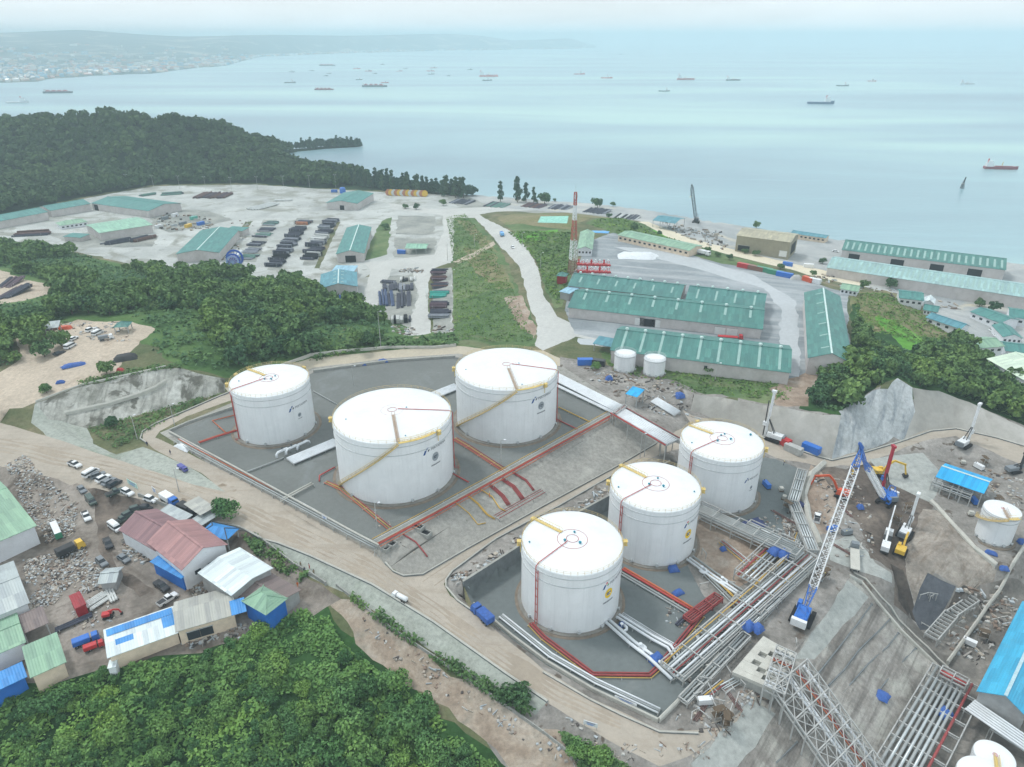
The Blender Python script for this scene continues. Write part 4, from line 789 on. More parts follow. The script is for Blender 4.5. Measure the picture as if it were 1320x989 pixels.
hb = [('green-roofed house in the harbour village next to the white gabled house', (1160, 384), (1190, 387.5), 4, 15, RTF, 'x'), ('tiny green-roofed hut just below the white gabled harbour house', (1191, 399), (1208, 402), 3, 8, RTF, 'x'),
      ('long narrow slate-blue roof along the foot of the grassy hill', (1195, 409), (1238, 423.5), 3.5, 7, RBG, 'x'), ('green-roofed row building beside the parked cars in the harbour', (1252, 402), (1289, 416), 4, 13, RTF, 'x'),
      ('green-roofed block joining the harbour row, right of the parked cars', (1294, 434), (1318, 436), 4, 16, RTF, 'y'), ('grey-green roof with a white end at the corner of the harbour road', (1258, 449), (1294, 446), 4, 11, RGR, 'x'),
      ('green roof cut by the right edge above the pale hangar', (1297, 452), (1332, 456), 4, 12, RTF, 'x'), ('teal roof cut by the right edge behind the harbour row', (1302, 408), (1342, 414), 4.5, 16, RTF, 'x'), ('small grey hut below the containers at the foot of the plateau', (1084, 372), (1105, 375.5), 3, 8, RGR, 'x'),
      ('small white gabled house beside the harbour road', (1191, 389.5), (1204, 391.5), 3.6, 9, RWH, 'y')]
for lb, a, b, h, D, rf, rd in hb: bld('house' if D < 14 else 'workshop', lb, 'building', a, b, h, D=D, rise=1.6, ridge=rd, roof=rf, wall=WW, wins=4, group=GH)
bld('hangar', 'large pale cream-green hangar roof at the right edge behind the trees', 'hangar', (1274, 463), (1342, 502), 7, D=24, rise=2.5, roof=roofm('roof_cream', (206, 224, 204)), wall=WW)
# village below the road
GV = 'village workshops below the road'
bld('workshop', 'big faded green roof at the left edge beside the scrap yard', 'workshop', (-74, 712), (54, 689), 6.5, bk=(-128, 630), rise=2.4, roof=RGR, wall=WW, group=GV)
bld('workshop', 'pale grey-white roofed workshop at the left edge under the big green roof', 'workshop', (-52, 806), (37, 783), 6, bk=(-66, 750), rise=1.6, roof=RGY, wall=WW, group=GV)
bld('workshop', 'faded green roof with white wall, left of the brown lean-to', 'workshop', (-42, 851), (32, 834), 5, bk=(-50, 812), rise=1.2, roof=RGR, wall=WW, group=GV)
bld('lean_to', 'brown flat lean-to roof between the grey and green workshops', 'shed', (30, 815), (60, 804), 4, bk=(24, 797), rise=.5, ridge='shed', roof=RBR, wall=WG, open_=True)
bld('workshop', 'square faded green roof at the edge of the jungle', 'workshop', (42, 872), (82, 853), 4.6, bk=(33, 838), rise=.7, ridge='shed', roof=RGR, wall=WC, group=GV)
bld('shed', 'blue sheet roof cut by the left edge at the jungle border', 'shed', (-24, 897), (32, 874), 4, bk=(-28, 882), rise=.5, ridge='shed', roof=RBL, wall=WB)
bld('house', 'maroon-roofed rear wing beside the parked dark vans', 'house', (158, 681), (199, 709.5), 5.6, bk=(203, 656), rise=2.4, roof=RMA, wall=WW, group=GV)
bld('house', 'large red-brown gabled house with white end wall above the blue box shed', 'house', (190, 699.5), (237, 731.5), 7, bk=(245, 671.5), rise=2.8, roof=RRD, wall=WW, doors=[('wR', -.4, 1.6, 1.2, 3), ('wR', .2, 1.6, 1.2, 3)], group=GV)
bld('box_shed', 'bright blue box-shaped shed at the foot of the red-brown house', 'shed', (200, 722), (231, 746.5), 4.2, bk=(211, 715), rise=.3, ridge='shed', roof=RBL, wall=WB)
bld('workshop', 'broad flat white roof between the red-brown house and the green hip roof', 'workshop', (258, 738.5), (299, 765.5), 6, bk=(308, 708), rise=.9, roof=RWH, wall=WG, cap=False, group=GV)
bld('house', 'brown-roofed block behind and around the green hip roof', 'house', (307, 767), (345, 791), 4.6, bk=(347, 739), rise=1.0, ridge='x', roof=RBR, wall=WG, group=GV)
bld('kiosk', 'green hip roof on bright blue walls at the jungle edge', 'house', (317, 773), (341, 792.5), 5.9, bk=(341.5, 755), rise=2.0, ridge='hip', roof=RGR, wall=WB)
t = bld('house', 'tan-grey roofed house with cream walls and a blue roof patch', 'house', (229, 812), (302, 791), 4.6, bk=(227, 777), rise=1.4, roof=RTN, wall=WC, doors=[('w', -.52, 2.8, 2.4, .6), ('w', -.06, 2.8, 2.4, .6)], cap=False)
sheet(t, 'blue_sheet', RBL, [(5.6, -5.6, 4.75), (9.0, -5.6, 4.75), (9.0, -1.6, 5.85), (5.6, -1.6, 5.85)])
t = bld('shed', 'long white shed with blue roof sheets along its back and right end', 'shed', (141, 845), (229, 816), 4, bk=(138, 817), rise=1.2, ridge='shed', roof=RWH, wall=WC)
V_ = t.children[1].data.vertices; X1 = max(v.co.x for v in V_); Y1 = max(v.co.y for v in V_); q = lambda y: 4+.16+1.2*(y+Y1-.5)/(2*(Y1-.5))
sheet(t, 'blue_sheet', RBL, [(-X1, Y1-1.9, q(Y1-1.9)), (X1, Y1-1.9, q(Y1-1.9)), (X1, Y1, q(Y1)), (-X1, Y1, q(Y1))])
sheet(t, 'blue_sheet', RBL, [(X1-2.6, -Y1, q(-Y1)), (X1, -Y1, q(-Y1)), (X1, Y1-2, q(Y1-2)), (X1-2.6, Y1-2, q(Y1-2))])
sheet(t, 'blue_sheet', RBL, [(-X1+1.5, -Y1+1.6, q(-Y1+1.6)), (-X1+5.2, -Y1+1.6, q(-Y1+1.6)), (-X1+5.2, -Y1+3.8, q(-Y1+3.8)), (-X1+1.5, -Y1+3.8, q(-Y1+3.8))])
bld('gazebo', 'bright blue hip-roofed gazebo with dark ridge lines beside the leafy tree', 'gazebo', (264, 683), (288, 698.5), 4, bk=(277.5, 671), rise=1.4, ridge='hip', roof=RBL, wall=WG, open_=True, cap='dark')
bld('lean_to', 'narrow pale roof strip along the back of the maroon wing', 'shed', (205, 661), (232, 674.5), 3.8, D=3.4, rise=.4, ridge='shed', roof=RGY, wall=WG)
bld('lean_to', 'grey flat porch roof between the parked truck and the blue gazebo', 'shed', (246, 672), (258, 678), 3.4, D=6.5, rise=.2, ridge='shed', roof=RGY, wall=WG, open_=True)
bld('lean_to', 'beige flat carport beside the white box truck', 'carport', (240, 650), (259, 663), 3.2, D=3.6, rise=.2, ridge='shed', roof=RTN, wall=WG, open_=True)
bld('site_container', 'red steel container standing on the scrap yard', 'container', (97, 785), (111, 779), 3.4, bk=(89, 769), rise=.1, ridge='shed', roof=RCR, wall=WR, over=.08)
bld('tent', 'small grey canvas tent at the edge of the scrap yard', 'tent', (129, 751), (148, 749), 3, D=5, rise=.9, roof=RGY, wall=WG)
bld('hut', 'little white box hut standing in the jungle edge', 'hut', (139, 862), (149, 860), 3, D=2.2, rise=.15, ridge='shed', roof=RWH, wall=WW, over=.1)
# construction site sheds
bld('open_shed', 'bright blue open-sided shed on the excavation platform', 'shed', (1208.5, 615), (1267, 634.5), 5, bk=(1220, 599), rise=1.5, roof=RCB, wall=WG, open_=True, ridge_sheet=RIDGE)
bld('open_shed', 'small bright blue shelter on posts behind the upper tank farm', 'shelter', (807, 508), (821, 512), 4.2, bk=(816, 501), rise=.7, ridge='shed', roof=RCB, wall=WG, open_=True, over=.2)
bld('warehouse', 'huge cyan-blue roof cut by the right edge at the lower platform', 'warehouse', (1264, 888), (1322, 925), 8, bk=(1321, 775), rise=2.6, ridge='y', roof=RCY, wall=WG, zg=-26, ridge_sheet=M('ridge_dust', lin(176, 204, 212), .6))
bld('lean_to', 'dark green shed roof between the village yard and the water tanks', 'shed', (766, 443), (788, 447), 3.4, D=7, rise=.6, ridge='shed', roof=RBG, wall=WG, open_=True)
bld('hut', 'grey sheet-roofed hut at the edge of the dirt yard', 'hut', (58, 424), (74, 422), 3.4, D=6, rise=.7, ridge='shed', roof=RGY, wall=WG, open_=True)
bld('gazebo', 'small teal tent roof at the back of the dirt yard', 'tent', (147, 422), (164, 421), 3, D=5, rise=1.6, ridge='hip', roof=RT, wall=WG, open_=True)
# ------------------------------------------------------------------ vegetation
def leaf_mat(name, cols, hue=.3, big=.0):
    m, nt, b = new_mat(name)
    rnd = nd(nt, 'ShaderNodeObjectInfo').outputs['Random']
    pos = nd(nt, 'ShaderNodeNewGeometry').outputs['Position']
    n1 = noise_n(nt, pos, .9, 4, .7)
    c = ramp(nt, n1, [(.3, cols[0]), (.5, cols[1]), (.7, cols[2])])
    v = ramp(nt, rnd, [(0, (.62, .74, .7)), (.35, (.9, .95, .9)), (.7, (1.15, 1.1, .9)), (1, (1.4, 1.25, .9))])
    c = mixc(nt, 1.0, c, v, 'MULTIPLY')
    if big:
        n2 = noise_n(nt, pos, big, 3, .6); g = ramp(nt, n2, [(.34, (.78, .84, .82)), (.5, (1, 1, 1)), (.66, (1.35, 1.25, .98))])
        c = mixc(nt, 1.0, c, g, 'MULTIPLY')
    nt.links.new(c, b.inputs['Base Color']); b.inputs['Roughness'].default_value = .7; b.inputs['Specular IOR Level'].default_value = .15
    return m
LF_A = leaf_mat('leaf_jungle', [lin(68, 102, 68), lin(92, 130, 82), lin(118, 156, 102)], big=.07)
LF_B = leaf_mat('leaf_woods', [lin(60, 88, 66), lin(80, 112, 78), lin(104, 134, 92)], big=.05)
LF_C = leaf_mat('leaf_casuarina', [lin(50, 76, 66), lin(66, 92, 76), lin(82, 108, 86)])
LF_H = leaf_mat('leaf_headland', [lin(40, 64, 48), lin(56, 82, 56), lin(78, 104, 66)], big=.012)
LF_G = leaf_mat('leaf_undergrowth', [lin(76, 112, 70), lin(98, 138, 84), lin(122, 160, 98)], big=.05)
LF_S = leaf_mat('leaf_grass', [lin(76, 108, 58), lin(94, 126, 68), lin(122, 142, 88)], big=.04)
BARK = M('bark', lin(96, 84, 70), .9, .25, 3)
def crown_data(seed, n, leaf, lobes=9, shape='round'):
    """leaf quads on the outside of a cluster of lobes; unit crown: radius about 1, base at z = 0"""
    r = np.random.RandomState(seed); L_ = []
    for i in range(lobes):
        a = r.uniform(0, 2*np.pi); d = r.uniform(.15, .72)
        if shape == 'round': L_.append((d*np.cos(a), d*np.sin(a), r.uniform(.45, 1.15)-.35*d, r.uniform(.3, .52)))
        elif shape == 'bush': L_.append((d*np.cos(a), d*np.sin(a), r.uniform(.1, .5)-.2*d, r.uniform(.3, .5)))
        else:
            z = r.uniform(.3, 2.4); L_.append((.5*d*np.cos(a)*(1.3-z*.4), .5*d*np.sin(a)*(1.3-z*.4), z, r.uniform(.2, .36)*(1.25-z*.25)))
    if shape == 'cone': L_.append((0, 0, 2.5, .22))
    V = []; F = []
    per = max(1, n//len(L_))
    for (cx, cy, cz, rr) in L_:
        for k in range(per):
            z = r.uniform(-.45, 1); t = r.uniform(0, 2*np.pi); s = np.sqrt(max(0, 1-z*z)); nrm = np.array((s*np.cos(t), s*np.sin(t), z))
            p = np.array((cx, cy, cz))+nrm*rr*r.uniform(.78, 1.12)*np.array((1, 1, .85))
            q = nrm+r.normal(0, .55, 3); q /= np.linalg.norm(q)+1e-9
            u = np.cross(q, r.normal(0, 1, 3)); u /= np.linalg.norm(u)+1e-9; w = np.cross(q, u); l = leaf*r.uniform(.6, 1.4)
            i = len(V); V += [p-u*l-w*l*.6, p+u*l-w*l*.6+q*l*.2, p+u*l+w*l*.6, p-u*l+w*l*.6-q*l*.2]; F.append((i, i+1, i+2, i+3))
    return np.array(V), np.array(F)
def mesh_np(name, V, F, mat):
    me = bpy.data.meshes.new(name); nv, nf, k = len(V), len(F), F.shape[1]
    me.vertices.add(nv); me.vertices.foreach_set('co', np.asarray(V, dtype=np.float32).ravel())
    me.loops.add(nf*k); me.loops.foreach_set('vertex_index', F.astype(np.int32).ravel())
    me.polygons.add(nf); me.polygons.foreach_set('loop_start', np.arange(0, nf*k, k, dtype=np.int32))
    me.update(calc_edges=True); me.materials.append(mat); return me
CROWNS = {}
def crown_mesh(kind, i):
    if (kind, i) not in CROWNS:
        spec = {'jungle': (1600, .068, 15, 'round', LF_A), 'vine': (1700, .056, 20, 'bush', LF_A), 'woods': (900, .095, 12, 'round', LF_B), 'casuarina': (420, .12, 12, 'cone', LF_C), 'shrub': (380, .12, 8, 'bush', LF_B)}[kind]
        V, F = crown_data(100*len(kind)+i*7+ord(kind[0]), spec[0], spec[1], spec[2], spec[3]); CROWNS[kind, i] = mesh_np('crown', V, F, spec[4])
    return CROWNS[kind, i]
def trunk_mesh(kind):
    k = ('trunk', kind)
    if k not in CROWNS:
        mb = MB(); h = {'casuarina': 1.7, 'vine': .25, 'shrub': .25}.get(kind, .75)
        mb.tube([(0, 0, -.5), (.02, .01, h*.4), (.04, -.02, h)], [.07, .055, .03], 6)
        for a in (0.4, 2.3, 4.4): mb.tube([(.02, 0, h*.5), (.25*math.cos(a), .25*math.sin(a), h*.9)], [.035, .015], 5)
        me = bpy.data.meshes.new('trunk'); me.from_pydata(mb.v, [], mb.f); me.materials.append(BARK); CROWNS[k] = me
    return CROWNS[k]
NTREE = [0]
QUEUE = []
def tree(*a, **k): QUEUE.append((a, k))
def grow(kind, x, y, r, label, group, rnd, lift=.55, hz=1.0, cat='tree', name='tree'):
    z = zt(x, y); t = thing(name, label, cat, (x, y, z-.1), rnd.uniform(0, 6.28), group)
    t.scale = (r, r, r*hz*rnd.uniform(.85, 1.15)); NTREE[0] += 1
    for nm, me, dz in (('crown', crown_mesh(kind, rnd.randrange(4)), lift if kind in ('jungle', 'woods') else .0), ('trunk', trunk_mesh(kind), 0)):
        o = bpy.data.objects.new(nm, me); COL.objects.link(o); o.parent = t; o.location = (0, 0, dz*.35 if nm == 'crown' else 0)
    return t
def scatter(poly_px, spacing, rnd, world=None):
    P = world or [tuple(G(*p)[:2]) for p in poly_px]
    x0, x1 = min(p[0] for p in P), max(p[0] for p in P); y0, y1 = min(p[1] for p in P), max(p[1] for p in P)
    out = []; y = y0; k = 0
    while y < y1:
        x = x0+(k % 2)*spacing*.5
        while x < x1:
            a, b = x+rnd.uniform(-.42, .42)*spacing, y+rnd.uniform(-.42, .42)*spacing
            if in_poly(a, b, P): out.append((a, b))
            x += spacing
        y += spacing*.87; k += 1
    return out
def px_of(x, y, z):
    Z = z-CAMZ; d = y*CP-Z*SP; u = y*SP+Z*CP
    return 660+FOC*x/d, 494.5-FOC*u/d
rt = random.Random(21)
JUNGLE = [(-60, 905), (0, 892), (60, 888), (100, 878), (200, 854), (260, 848), (330, 814), (390, 788), (424, 798), (440, 832), (520, 890), (600, 958), (660, 1012), (660, 1060), (-80, 1075)]
pts = scatter(JUNGLE, 4.2, rt); placed = []
for (x, y) in pts:
    px, py = px_of(x, y, zt(x, y))
    open_ = py < 860+.06*px and 180 < px < 500          # the smoother creeper-covered bank
    if open_ and rt.random() < .85: continue
    big = px > 380 and py > 860
    if big: tree('jungle', x, y, rt.choice((1.8, 2.6, 3.8))*rt.uniform(.85, 1.15), 'tall dark-crowned jungle tree beside the eroded bank', 'jungle trees by the eroded bank', rt)
    else: tree('vine' if rt.random() < .55 else 'jungle', x, y, rt.choice((1.2, 1.7, 2.3, 3.2))*rt.uniform(.85, 1.2), 'creeper-covered tree in the jungle below the village', 'jungle trees below the village', rt, hz=.9)
WOODS = [(-60, 326), (0, 318), (60, 322), (110, 330), (150, 345), (200, 352), (300, 355), (400, 368), (462, 396), (500, 416), (500, 436), (480, 446), (400, 456), (340, 470), (290, 480), (232, 468), (195, 452), (200, 425), (180, 410), (100, 402), (70, 418), (60, 440), (40, 462), (34, 424), (18, 424), (20, 470), (0, 472), (-60, 440), (-50, 396), (30, 392), (74, 378), (70, 366), (0, 344)]
wp = [p for p in scatter(WOODS, 6.6, rt) if noise.noise(Vector((p[0]*.021, p[1]*.021, 1.7))) < .1]; wp.sort(key=lambda p: p[1]); near = wp[:118]; rest = wp[118:]
for (x, y) in near:
    if zt(x, y) < 0 and rt.random() < .1: continue
    tree('woods', x, y, rt.choice((2.2, 3.0, 3.6, 4.4, 5.6))*rt.uniform(.85, 1.15), 'dark green tree in the wood between the tank farm and the far yard', 'trees of the wood behind the tank farm', rt)
HILL = [(1102, 396), (1112, 430), (1160, 452), (1200, 455), (1236, 440), (1262, 468), (1330, 500), (1360, 540), (1335, 552), (1262, 520), (1200, 498), (1180, 498), (1157, 483), (1120, 498), (1086, 530), (1050, 526), (1046, 500), (1072, 478), (1104, 466)]
for (x, y) in scatter(HILL, 5.6, rt):
    px, py = px_of(x, y, zt(x, y))
    if 1120 < px < 1200 and py < 470 and rt.random() < .75: continue
    tree('woods', x, y, rt.uniform(2.4, 4.6), 'bushy tree on the hill above the sprayed-concrete face', 'trees on the hill above the concrete face', rt)
def row(pts_px, n, kind, r0, r1, label, group, hz=1.0, jit=2.0):
    Wd = [at(*p) if len(p) == 3 else G(*p) for p in pts_px]; Ls = [(b-a).length for a, b in zip(Wd, Wd[1:])]; T = sum(Ls)
    for i in range(n):
        s = (i+rt.uniform(.2, .8))/n*T; k = 0
        while s > Ls[k] and k < len(Ls)-1: s -= Ls[k]; k += 1
        p = Wd[k].lerp(Wd[k+1], s/Ls[k]); tree(kind, p.x+rt.uniform(-jit, jit), p.y+rt.uniform(-jit, jit), rt.uniform(r0, r1), label, group, rt, hz=hz)
row([(430, 232), (500, 246), (560, 251), (606, 254)], 52, 'casuarina', 5.0, 7.4, 'feathery tall coastal tree in the row behind the cable drums', 'coastal trees along the far yard', 1.0, 9)
row([(374, 193, -26), (420, 190, -26.3), (460, 188, -26.6)], 20, 'casuarina', 5, 7, 'coastal tree on the thin spit off the headland', 'trees on the spit', .75, 4)
for (px, py, r, k, lb) in [(645, 260, 6.5, 'casuarina', 'single slender tree on the shore, leftmost past the tree row'), (667, 261, 8, 'casuarina', 'tallest shore tree of the clump behind the rack yard'), (678, 261, 6.5, 'casuarina', 'shore tree close to the right of the tallest one'), (688, 262, 5.5, 'casuarina', 'narrow shore tree between the tall clump and the round one'), (702, 263, 7, 'woods', 'round broad shore tree at the right end of the clump'), (715, 260, 2, 'woods', 'tiny round shore bush right of the shore clump'), (770, 268, 5.5, 'woods', 'lone shore tree right of the mast top'), (790, 266, 3, 'woods', 'low shore bush beyond the coastal racks'),
    (523, 269, 3.2, 'woods', 'small round tree in the far yard below the cable drums, left of two'), (537, 270, 3.2, 'woods', 'small round tree in the far yard below the cable drums, right of two'), (571, 265, 3.6, 'woods', 'dark round tree at the top of the gravel road'), (497, 296, 3.5, 'woods', 'tree on the grass strip right of the end-on green shed'),
    (290, 668, 4.0, 'jungle', 'bright leafy tree beside the blue gazebo'), (138, 482, 3.6, 'woods', 'round tree on the edge of the dirt yard above the cut face'), (60, 506, 2.4, 'woods', 'small dark bush at the left end of the cut face'), (145, 550, 2.6, 'woods', 'dark bush at the foot of the cut face'), (58, 460, 4.2, 'woods', 'broad tree overhanging the parked white van'), (80, 446, 4.2, 'woods', 'broad tree behind the parked white van'),
    (1113, 372, 3.0, 'woods', 'dark round tree at the top corner of the grassy hill'), (1148, 372, 3.8, 'woods', 'tree beside the harbour road below the pale warehouse, left of two'), (1158, 366, 4.0, 'woods', 'tree beside the harbour road below the pale warehouse, right of two'), (1175, 395, 2.6, 'woods', 'small tree at the foot of the grassy hill beside the green-roofed house'), (1262, 395, 3.2, 'woods', 'tree behind the harbour row, left of two'), (1280, 402, 3.6, 'woods', 'tree behind the harbour row, right of two'),
    (975, 294, 3.4, 'woods', 'domed green tree at the waterside behind the khaki warehouse'), (1060, 340, 2.8, 'woods', 'round grey-green tree at the left end of the pale warehouse'), (960, 327, 2.6, 'woods', 'dark roadside tree in front of the khaki warehouse, leftmost'), (974, 330, 2.8, 'woods', 'pale roadside tree in front of the khaki warehouse door'), (1006, 347, 2.4, 'woods', 'roadside tree behind the green containers'), (1048, 355, 2.2, 'woods', 'roadside tree right of the containers'), (940, 335, 2.2, 'woods', 'roadside tree behind the dark parking bay, rightmost'), (925, 331, 2.2, 'woods', 'roadside tree behind the dark parking bay, middle one'), (912, 326, 2.4, 'woods', 'yellowish roadside tree beside the white site office'),
    (817, 298, 3.4, 'woods', 'dark round bush behind the long green office'), (785, 281, 2.6, 'woods', 'dark bush at the corner of the dry field'), (850, 303, 2.2, 'woods', 'small bush at the back of the long office'),
    (912, 482, 2.4, 'woods', 'young tree on the verge below the ribbed warehouse'), (768, 476, 2.2, 'jungle', 'leafy bush left of the small water tanks'), (1052, 470, 2.8, 'woods', 'tree at the corner of the end-on warehouse'),
    (668, 905, 3.0, 'woods', 'bushy tree at the end of the shrub strip'), (652, 902, 2.6, 'woods', 'lower tree next to the end of the shrub strip'), (745, 975, 2.8, 'jungle', 'green bush by the bottom road, left one'), (775, 985, 3.2, 'jungle', 'green bush by the bottom road, right one'), (820, 378, 2, 'woods', 'bright bush at the left end of the plateau road')]:
    tree(k, *G(px, py)[:2], r, lb, None, rt)
for i in range(9):
    px = 806+i*9.5; tree('shrub', *G(px, 308+i*2.1+rt.uniform(-1, 1))[:2], rt.uniform(1.2, 1.9), 'clipped round bush along the front of the long office', 'bushes along the long office', rt, cat='bush', name='bush')
# stuff: what nobody could count
def quads_on(poly_px, n, size, rnd, hgt=.5, world=None, up=.6, inside=None):
    P = world or [tuple(G(*p)[:2]) for p in poly_px]
    x0, x1 = min(p[0] for p in P), max(p[0] for p in P); y0, y1 = min(p[1] for p in P), max(p[1] for p in P)
    V = []; c = 0; tr = 0
    while c < n and tr < n*8:
        tr += 1; x, y = rnd.uniform(x0, x1), rnd.uniform(y0, y1)
        if not in_poly(x, y, P): continue
        cl = noise.noise(Vector((x*.22, y*.22, 4)))
        if rnd.random() > .55+cl*1.1: continue
        z = zt(x, y)+rnd.uniform(0, hgt)*(1+1.6*max(0, cl)); s = size*rnd.uniform(.6, 1.5)
        nx, ny, nz = rnd.gauss(0, up), rnd.gauss(0, up), 1; q = Vector((nx, ny, nz)).normalized(); u = q.cross(Vector((rnd.gauss(0, 1), rnd.gauss(0, 1), rnd.gauss(0, 1)))).normalized(); w = q.cross(u); p = Vector((x, y, z))
        V += [p-u*s-w*s*.6, p+u*s-w*s*.6, p+u*s+w*s*.6, p-u*s+w*s*.6]; c += 1
    return [tuple(v) for v in V]
def stuff_obj(name, V, mat):
    F = np.arange(len(V)).reshape(-1, 4); me = mesh_np(name, np.array(V), F, mat); o = bpy.data.objects.new(name, me); COL.objects.link(o); return tag(o, kind='stuff')
V = quads_on(JUNGLE+[(-80, 1075)], 26000, .34, rt, 1.0)+quads_on([(150, 864), (260, 848), (330, 814), (390, 788), (424, 798), (440, 832), (520, 888), (500, 905), (300, 880)], 16000, .22, rt, .6); stuff_obj('undergrowth', V, LF_G)
V = quads_on(WOODS, 16000, .6, rt, 1.2)+quads_on(HILL, 8000, .5, rt, 1.0); stuff_obj('woodland_undergrowth', V, LF_B)
V = quads_on([(455, 768), (560, 838), (640, 888), (690, 920), (680, 928), (630, 900), (540, 842), (450, 776)], 3200, .32, rt, 1.6)+quads_on([(112, 552), (140, 546), (200, 530), (290, 506), (240, 530), (182, 562), (150, 580)], 1500, .3, rt, .8)+quads_on([(310, 690), (330, 690), (400, 742), (385, 752), (330, 716)], 900, .35, rt, 1.0)+quads_on([(720, 945), (800, 985), (840, 1010), (760, 1010)], 1600, .35, rt, 1.2)+quads_on([(100, 492), (200, 472), (235, 470), (235, 476), (200, 479), (100, 500)], 700, .35, rt, .8)+quads_on([(480, 440), (590, 430), (590, 446), (490, 450), (400, 466), (395, 460)], 1500, .6, rt, 1.2)
stuff_obj('shrub_strip', V, LF_B)
V = quads_on([(575, 280), (600, 276), (640, 330), (664, 380), (688, 440), (585, 440), (586, 350)], 7000, .36, rt, .5)+quads_on([(655, 300), (735, 300), (735, 350), (720, 396), (704, 370), (690, 335)], 4000, .5, rt, .5)+quads_on([(1098, 380), (1112, 430), (1190, 446), (1236, 430), (1140, 378)], 3500, .4, rt, .4)+quads_on([(760, 290), (800, 282), (930, 330), (860, 316), (790, 300)], 1500, .6, rt, .6)+quads_on([(775, 456), (830, 458), (1020, 500), (1018, 518), (940, 510), (790, 478)], 1800, .35, rt, .4)
stuff_obj('rough_grass', V, LF_S)
def size_in_view(a):
    px, py = px_of(a[1], a[2], zt(a[1], a[2])); d = math.hypot(a[1], a[2], CAMZ-zt(a[1], a[2]))
    return 1e6 if a[5] is None or a[0] in ('casuarina', 'shrub') else (a[3]/d if -40 < px < 1360 and py < 1010 else 0)
def forest(name, pts, r0, r1, mat, n, leaf, hz=1.0, kind='round'):
    pr = [crown_data(900+i, n, leaf, 8, kind) for i in range(6)]; rs = np.random.RandomState(3); VV = []; FF = []; base = 0
    for (x, y) in pts:
        V, F = pr[rs.randint(6)]; a = rs.uniform(0, 6.28); r = rs.uniform(r0, r1); c, s = np.cos(a), np.sin(a)
        Q = np.stack([(V[:, 0]*c-V[:, 1]*s)*r+x, (V[:, 0]*s+V[:, 1]*c)*r+y, V[:, 2]*r*hz+zt(x, y)+r*.2], -1); VV.append(Q); FF.append(F+base); base += len(V)
    me = mesh_np(name, np.concatenate(VV), np.concatenate(FF), mat); o = bpy.data.objects.new(name, me); COL.objects.link(o); return tag(o, kind='stuff')
QUEUE.sort(key=lambda q: -size_in_view(q[0])); N_IND = 296
for a, k in QUEUE[:N_IND]: grow(*a, **k)
left = [a for a, k in QUEUE[N_IND:] if size_in_view(a) > 0]
forest('jungle_canopy', [a[1:3] for a in left if a[0] in ('jungle', 'vine')], 1.0, 2.2, LF_A, 700, .08)
rest += [a[1:3] for a in left if a[0] == 'woods']
forest('wood_behind', rest, 2.4, 5.8, LF_B, 300, .15)
HEAD = [(-330, 225), (-330, 172), (-160, 166), (0, 164), (60, 157), (140, 152), (220, 158), (290, 168), (346, 184), (372, 195), (372, 214), (440, 224), (500, 238), (440, 242), (330, 236), (200, 238), (110, 254), (0, 278), (-200, 300)]
cb = []
for (px, py, qx, qy, n, j) in [(372, 205, 440, 228, 70, 7), (430, 228, 500, 243, 70, 8), (500, 243, 606, 252, 60, 6), (352, 193, 384, 192.6, 26, 7), (372, 192, 462, 188, 46, 5)]:
    for i in range(n):
        f = rt.random(); p = G(px+(qx-px)*f, py+(qy-py)*f) if py > 193 else at(px+(qx-px)*f, py+(qy-py)*f-.6, -26.2); x, y = p.x+rt.uniform(-j, j), p.y+rt.uniform(-j, j)
        if zt(x, y) > SEA-.5: cb.append((x, y))
forest('coastal_wood', cb, 3.5, 6.0, LF_C, 220, .16, 1.25)
hp = scatter(HEAD, 11.0, rt)
ex = []
for (x, y) in [tuple(v[:2]) for v in rw]:
    for k in range(10):
        ex.append((x*(1+.012*k)+rt.uniform(-14, 14), y+10*k+rt.uniform(-5, 5)))
hp = [p for p in hp+ex if zt(*p) > SEA+.5]
forest('headland_forest', hp, 6, 9.5, LF_H, 200, .17, 1.0)
print('trees', NTREE[0], len(QUEUE), 'rest', len(rest), 'headland', len(hp))
# ------------------------------------------------------------------ pipework, racks, walls, fences, poles
P_WHT = M('pipe_white', lin(220, 226, 230), .4, .08, .5, dirt=.2); P_GRY = M('pipe_grey', lin(160, 166, 166), .5, .12, .6, dirt=.3); P_SIL = M('pipe_silver', lin(190, 198, 200), .35, .1, .6, metal=.3)
P_ORG = M('pipe_orange', lin(190, 104, 70), .5, .15, .7); P_YEL = M('pipe_yellow', lin(204, 168, 84), .5, .15, .7); P_MAR = M('pipe_maroon', lin(150, 72, 72), .55, .2, .7); STL = M('rack_steel', lin(174, 176, 174), .55, .15, .7, dirt=.3)
CW = M('concrete_wall', lin(158, 160, 156), .9, .18, .5, streak=True, dirt=.3); CWD = M('retaining_concrete', lin(118, 124, 126), .9, .2, .4, streak=True); CPALE = M('concrete_pale', lin(190, 190, 182), .85, .12, .4, dirt=.25)
TARPB = M('tarp_blue', lin(58, 96, 166), .6, .25, 1.6, dirt=.2); TARPD = M('tarp_dark_blue', lin(60, 70, 112), .6, .15, .8)
def hp(px, py, dz): p = G(px, py); return Vector((p.x, p.y, p.z+dz))
def fine(W, step=6.0):
    out = []
    for a, b in zip(W, W[1:]):
        n = max(1, int((b-a).length/step)); out += [a.lerp(b, i/n) for i in range(n)]
    return out+[W[-1]]
def on_ground(pts, dz, drape=True, step=5.0):
    W = fine([hp(px, py, 0) for px, py in pts], step)
    return [Vector((w.x, w.y, (zt(w.x, w.y) if drape else w.z)+dz)) for w in W]
def offset(W, d):
    out = []
    for i, p in enumerate(W):
        t = (W[min(i+1, len(W)-1)]-W[max(i-1, 0)]); n = Vector((-t.y, t.x, 0)); n = n.normalized() if n.length > 1e-6 else n
        out.append(p+n*d)
    return out
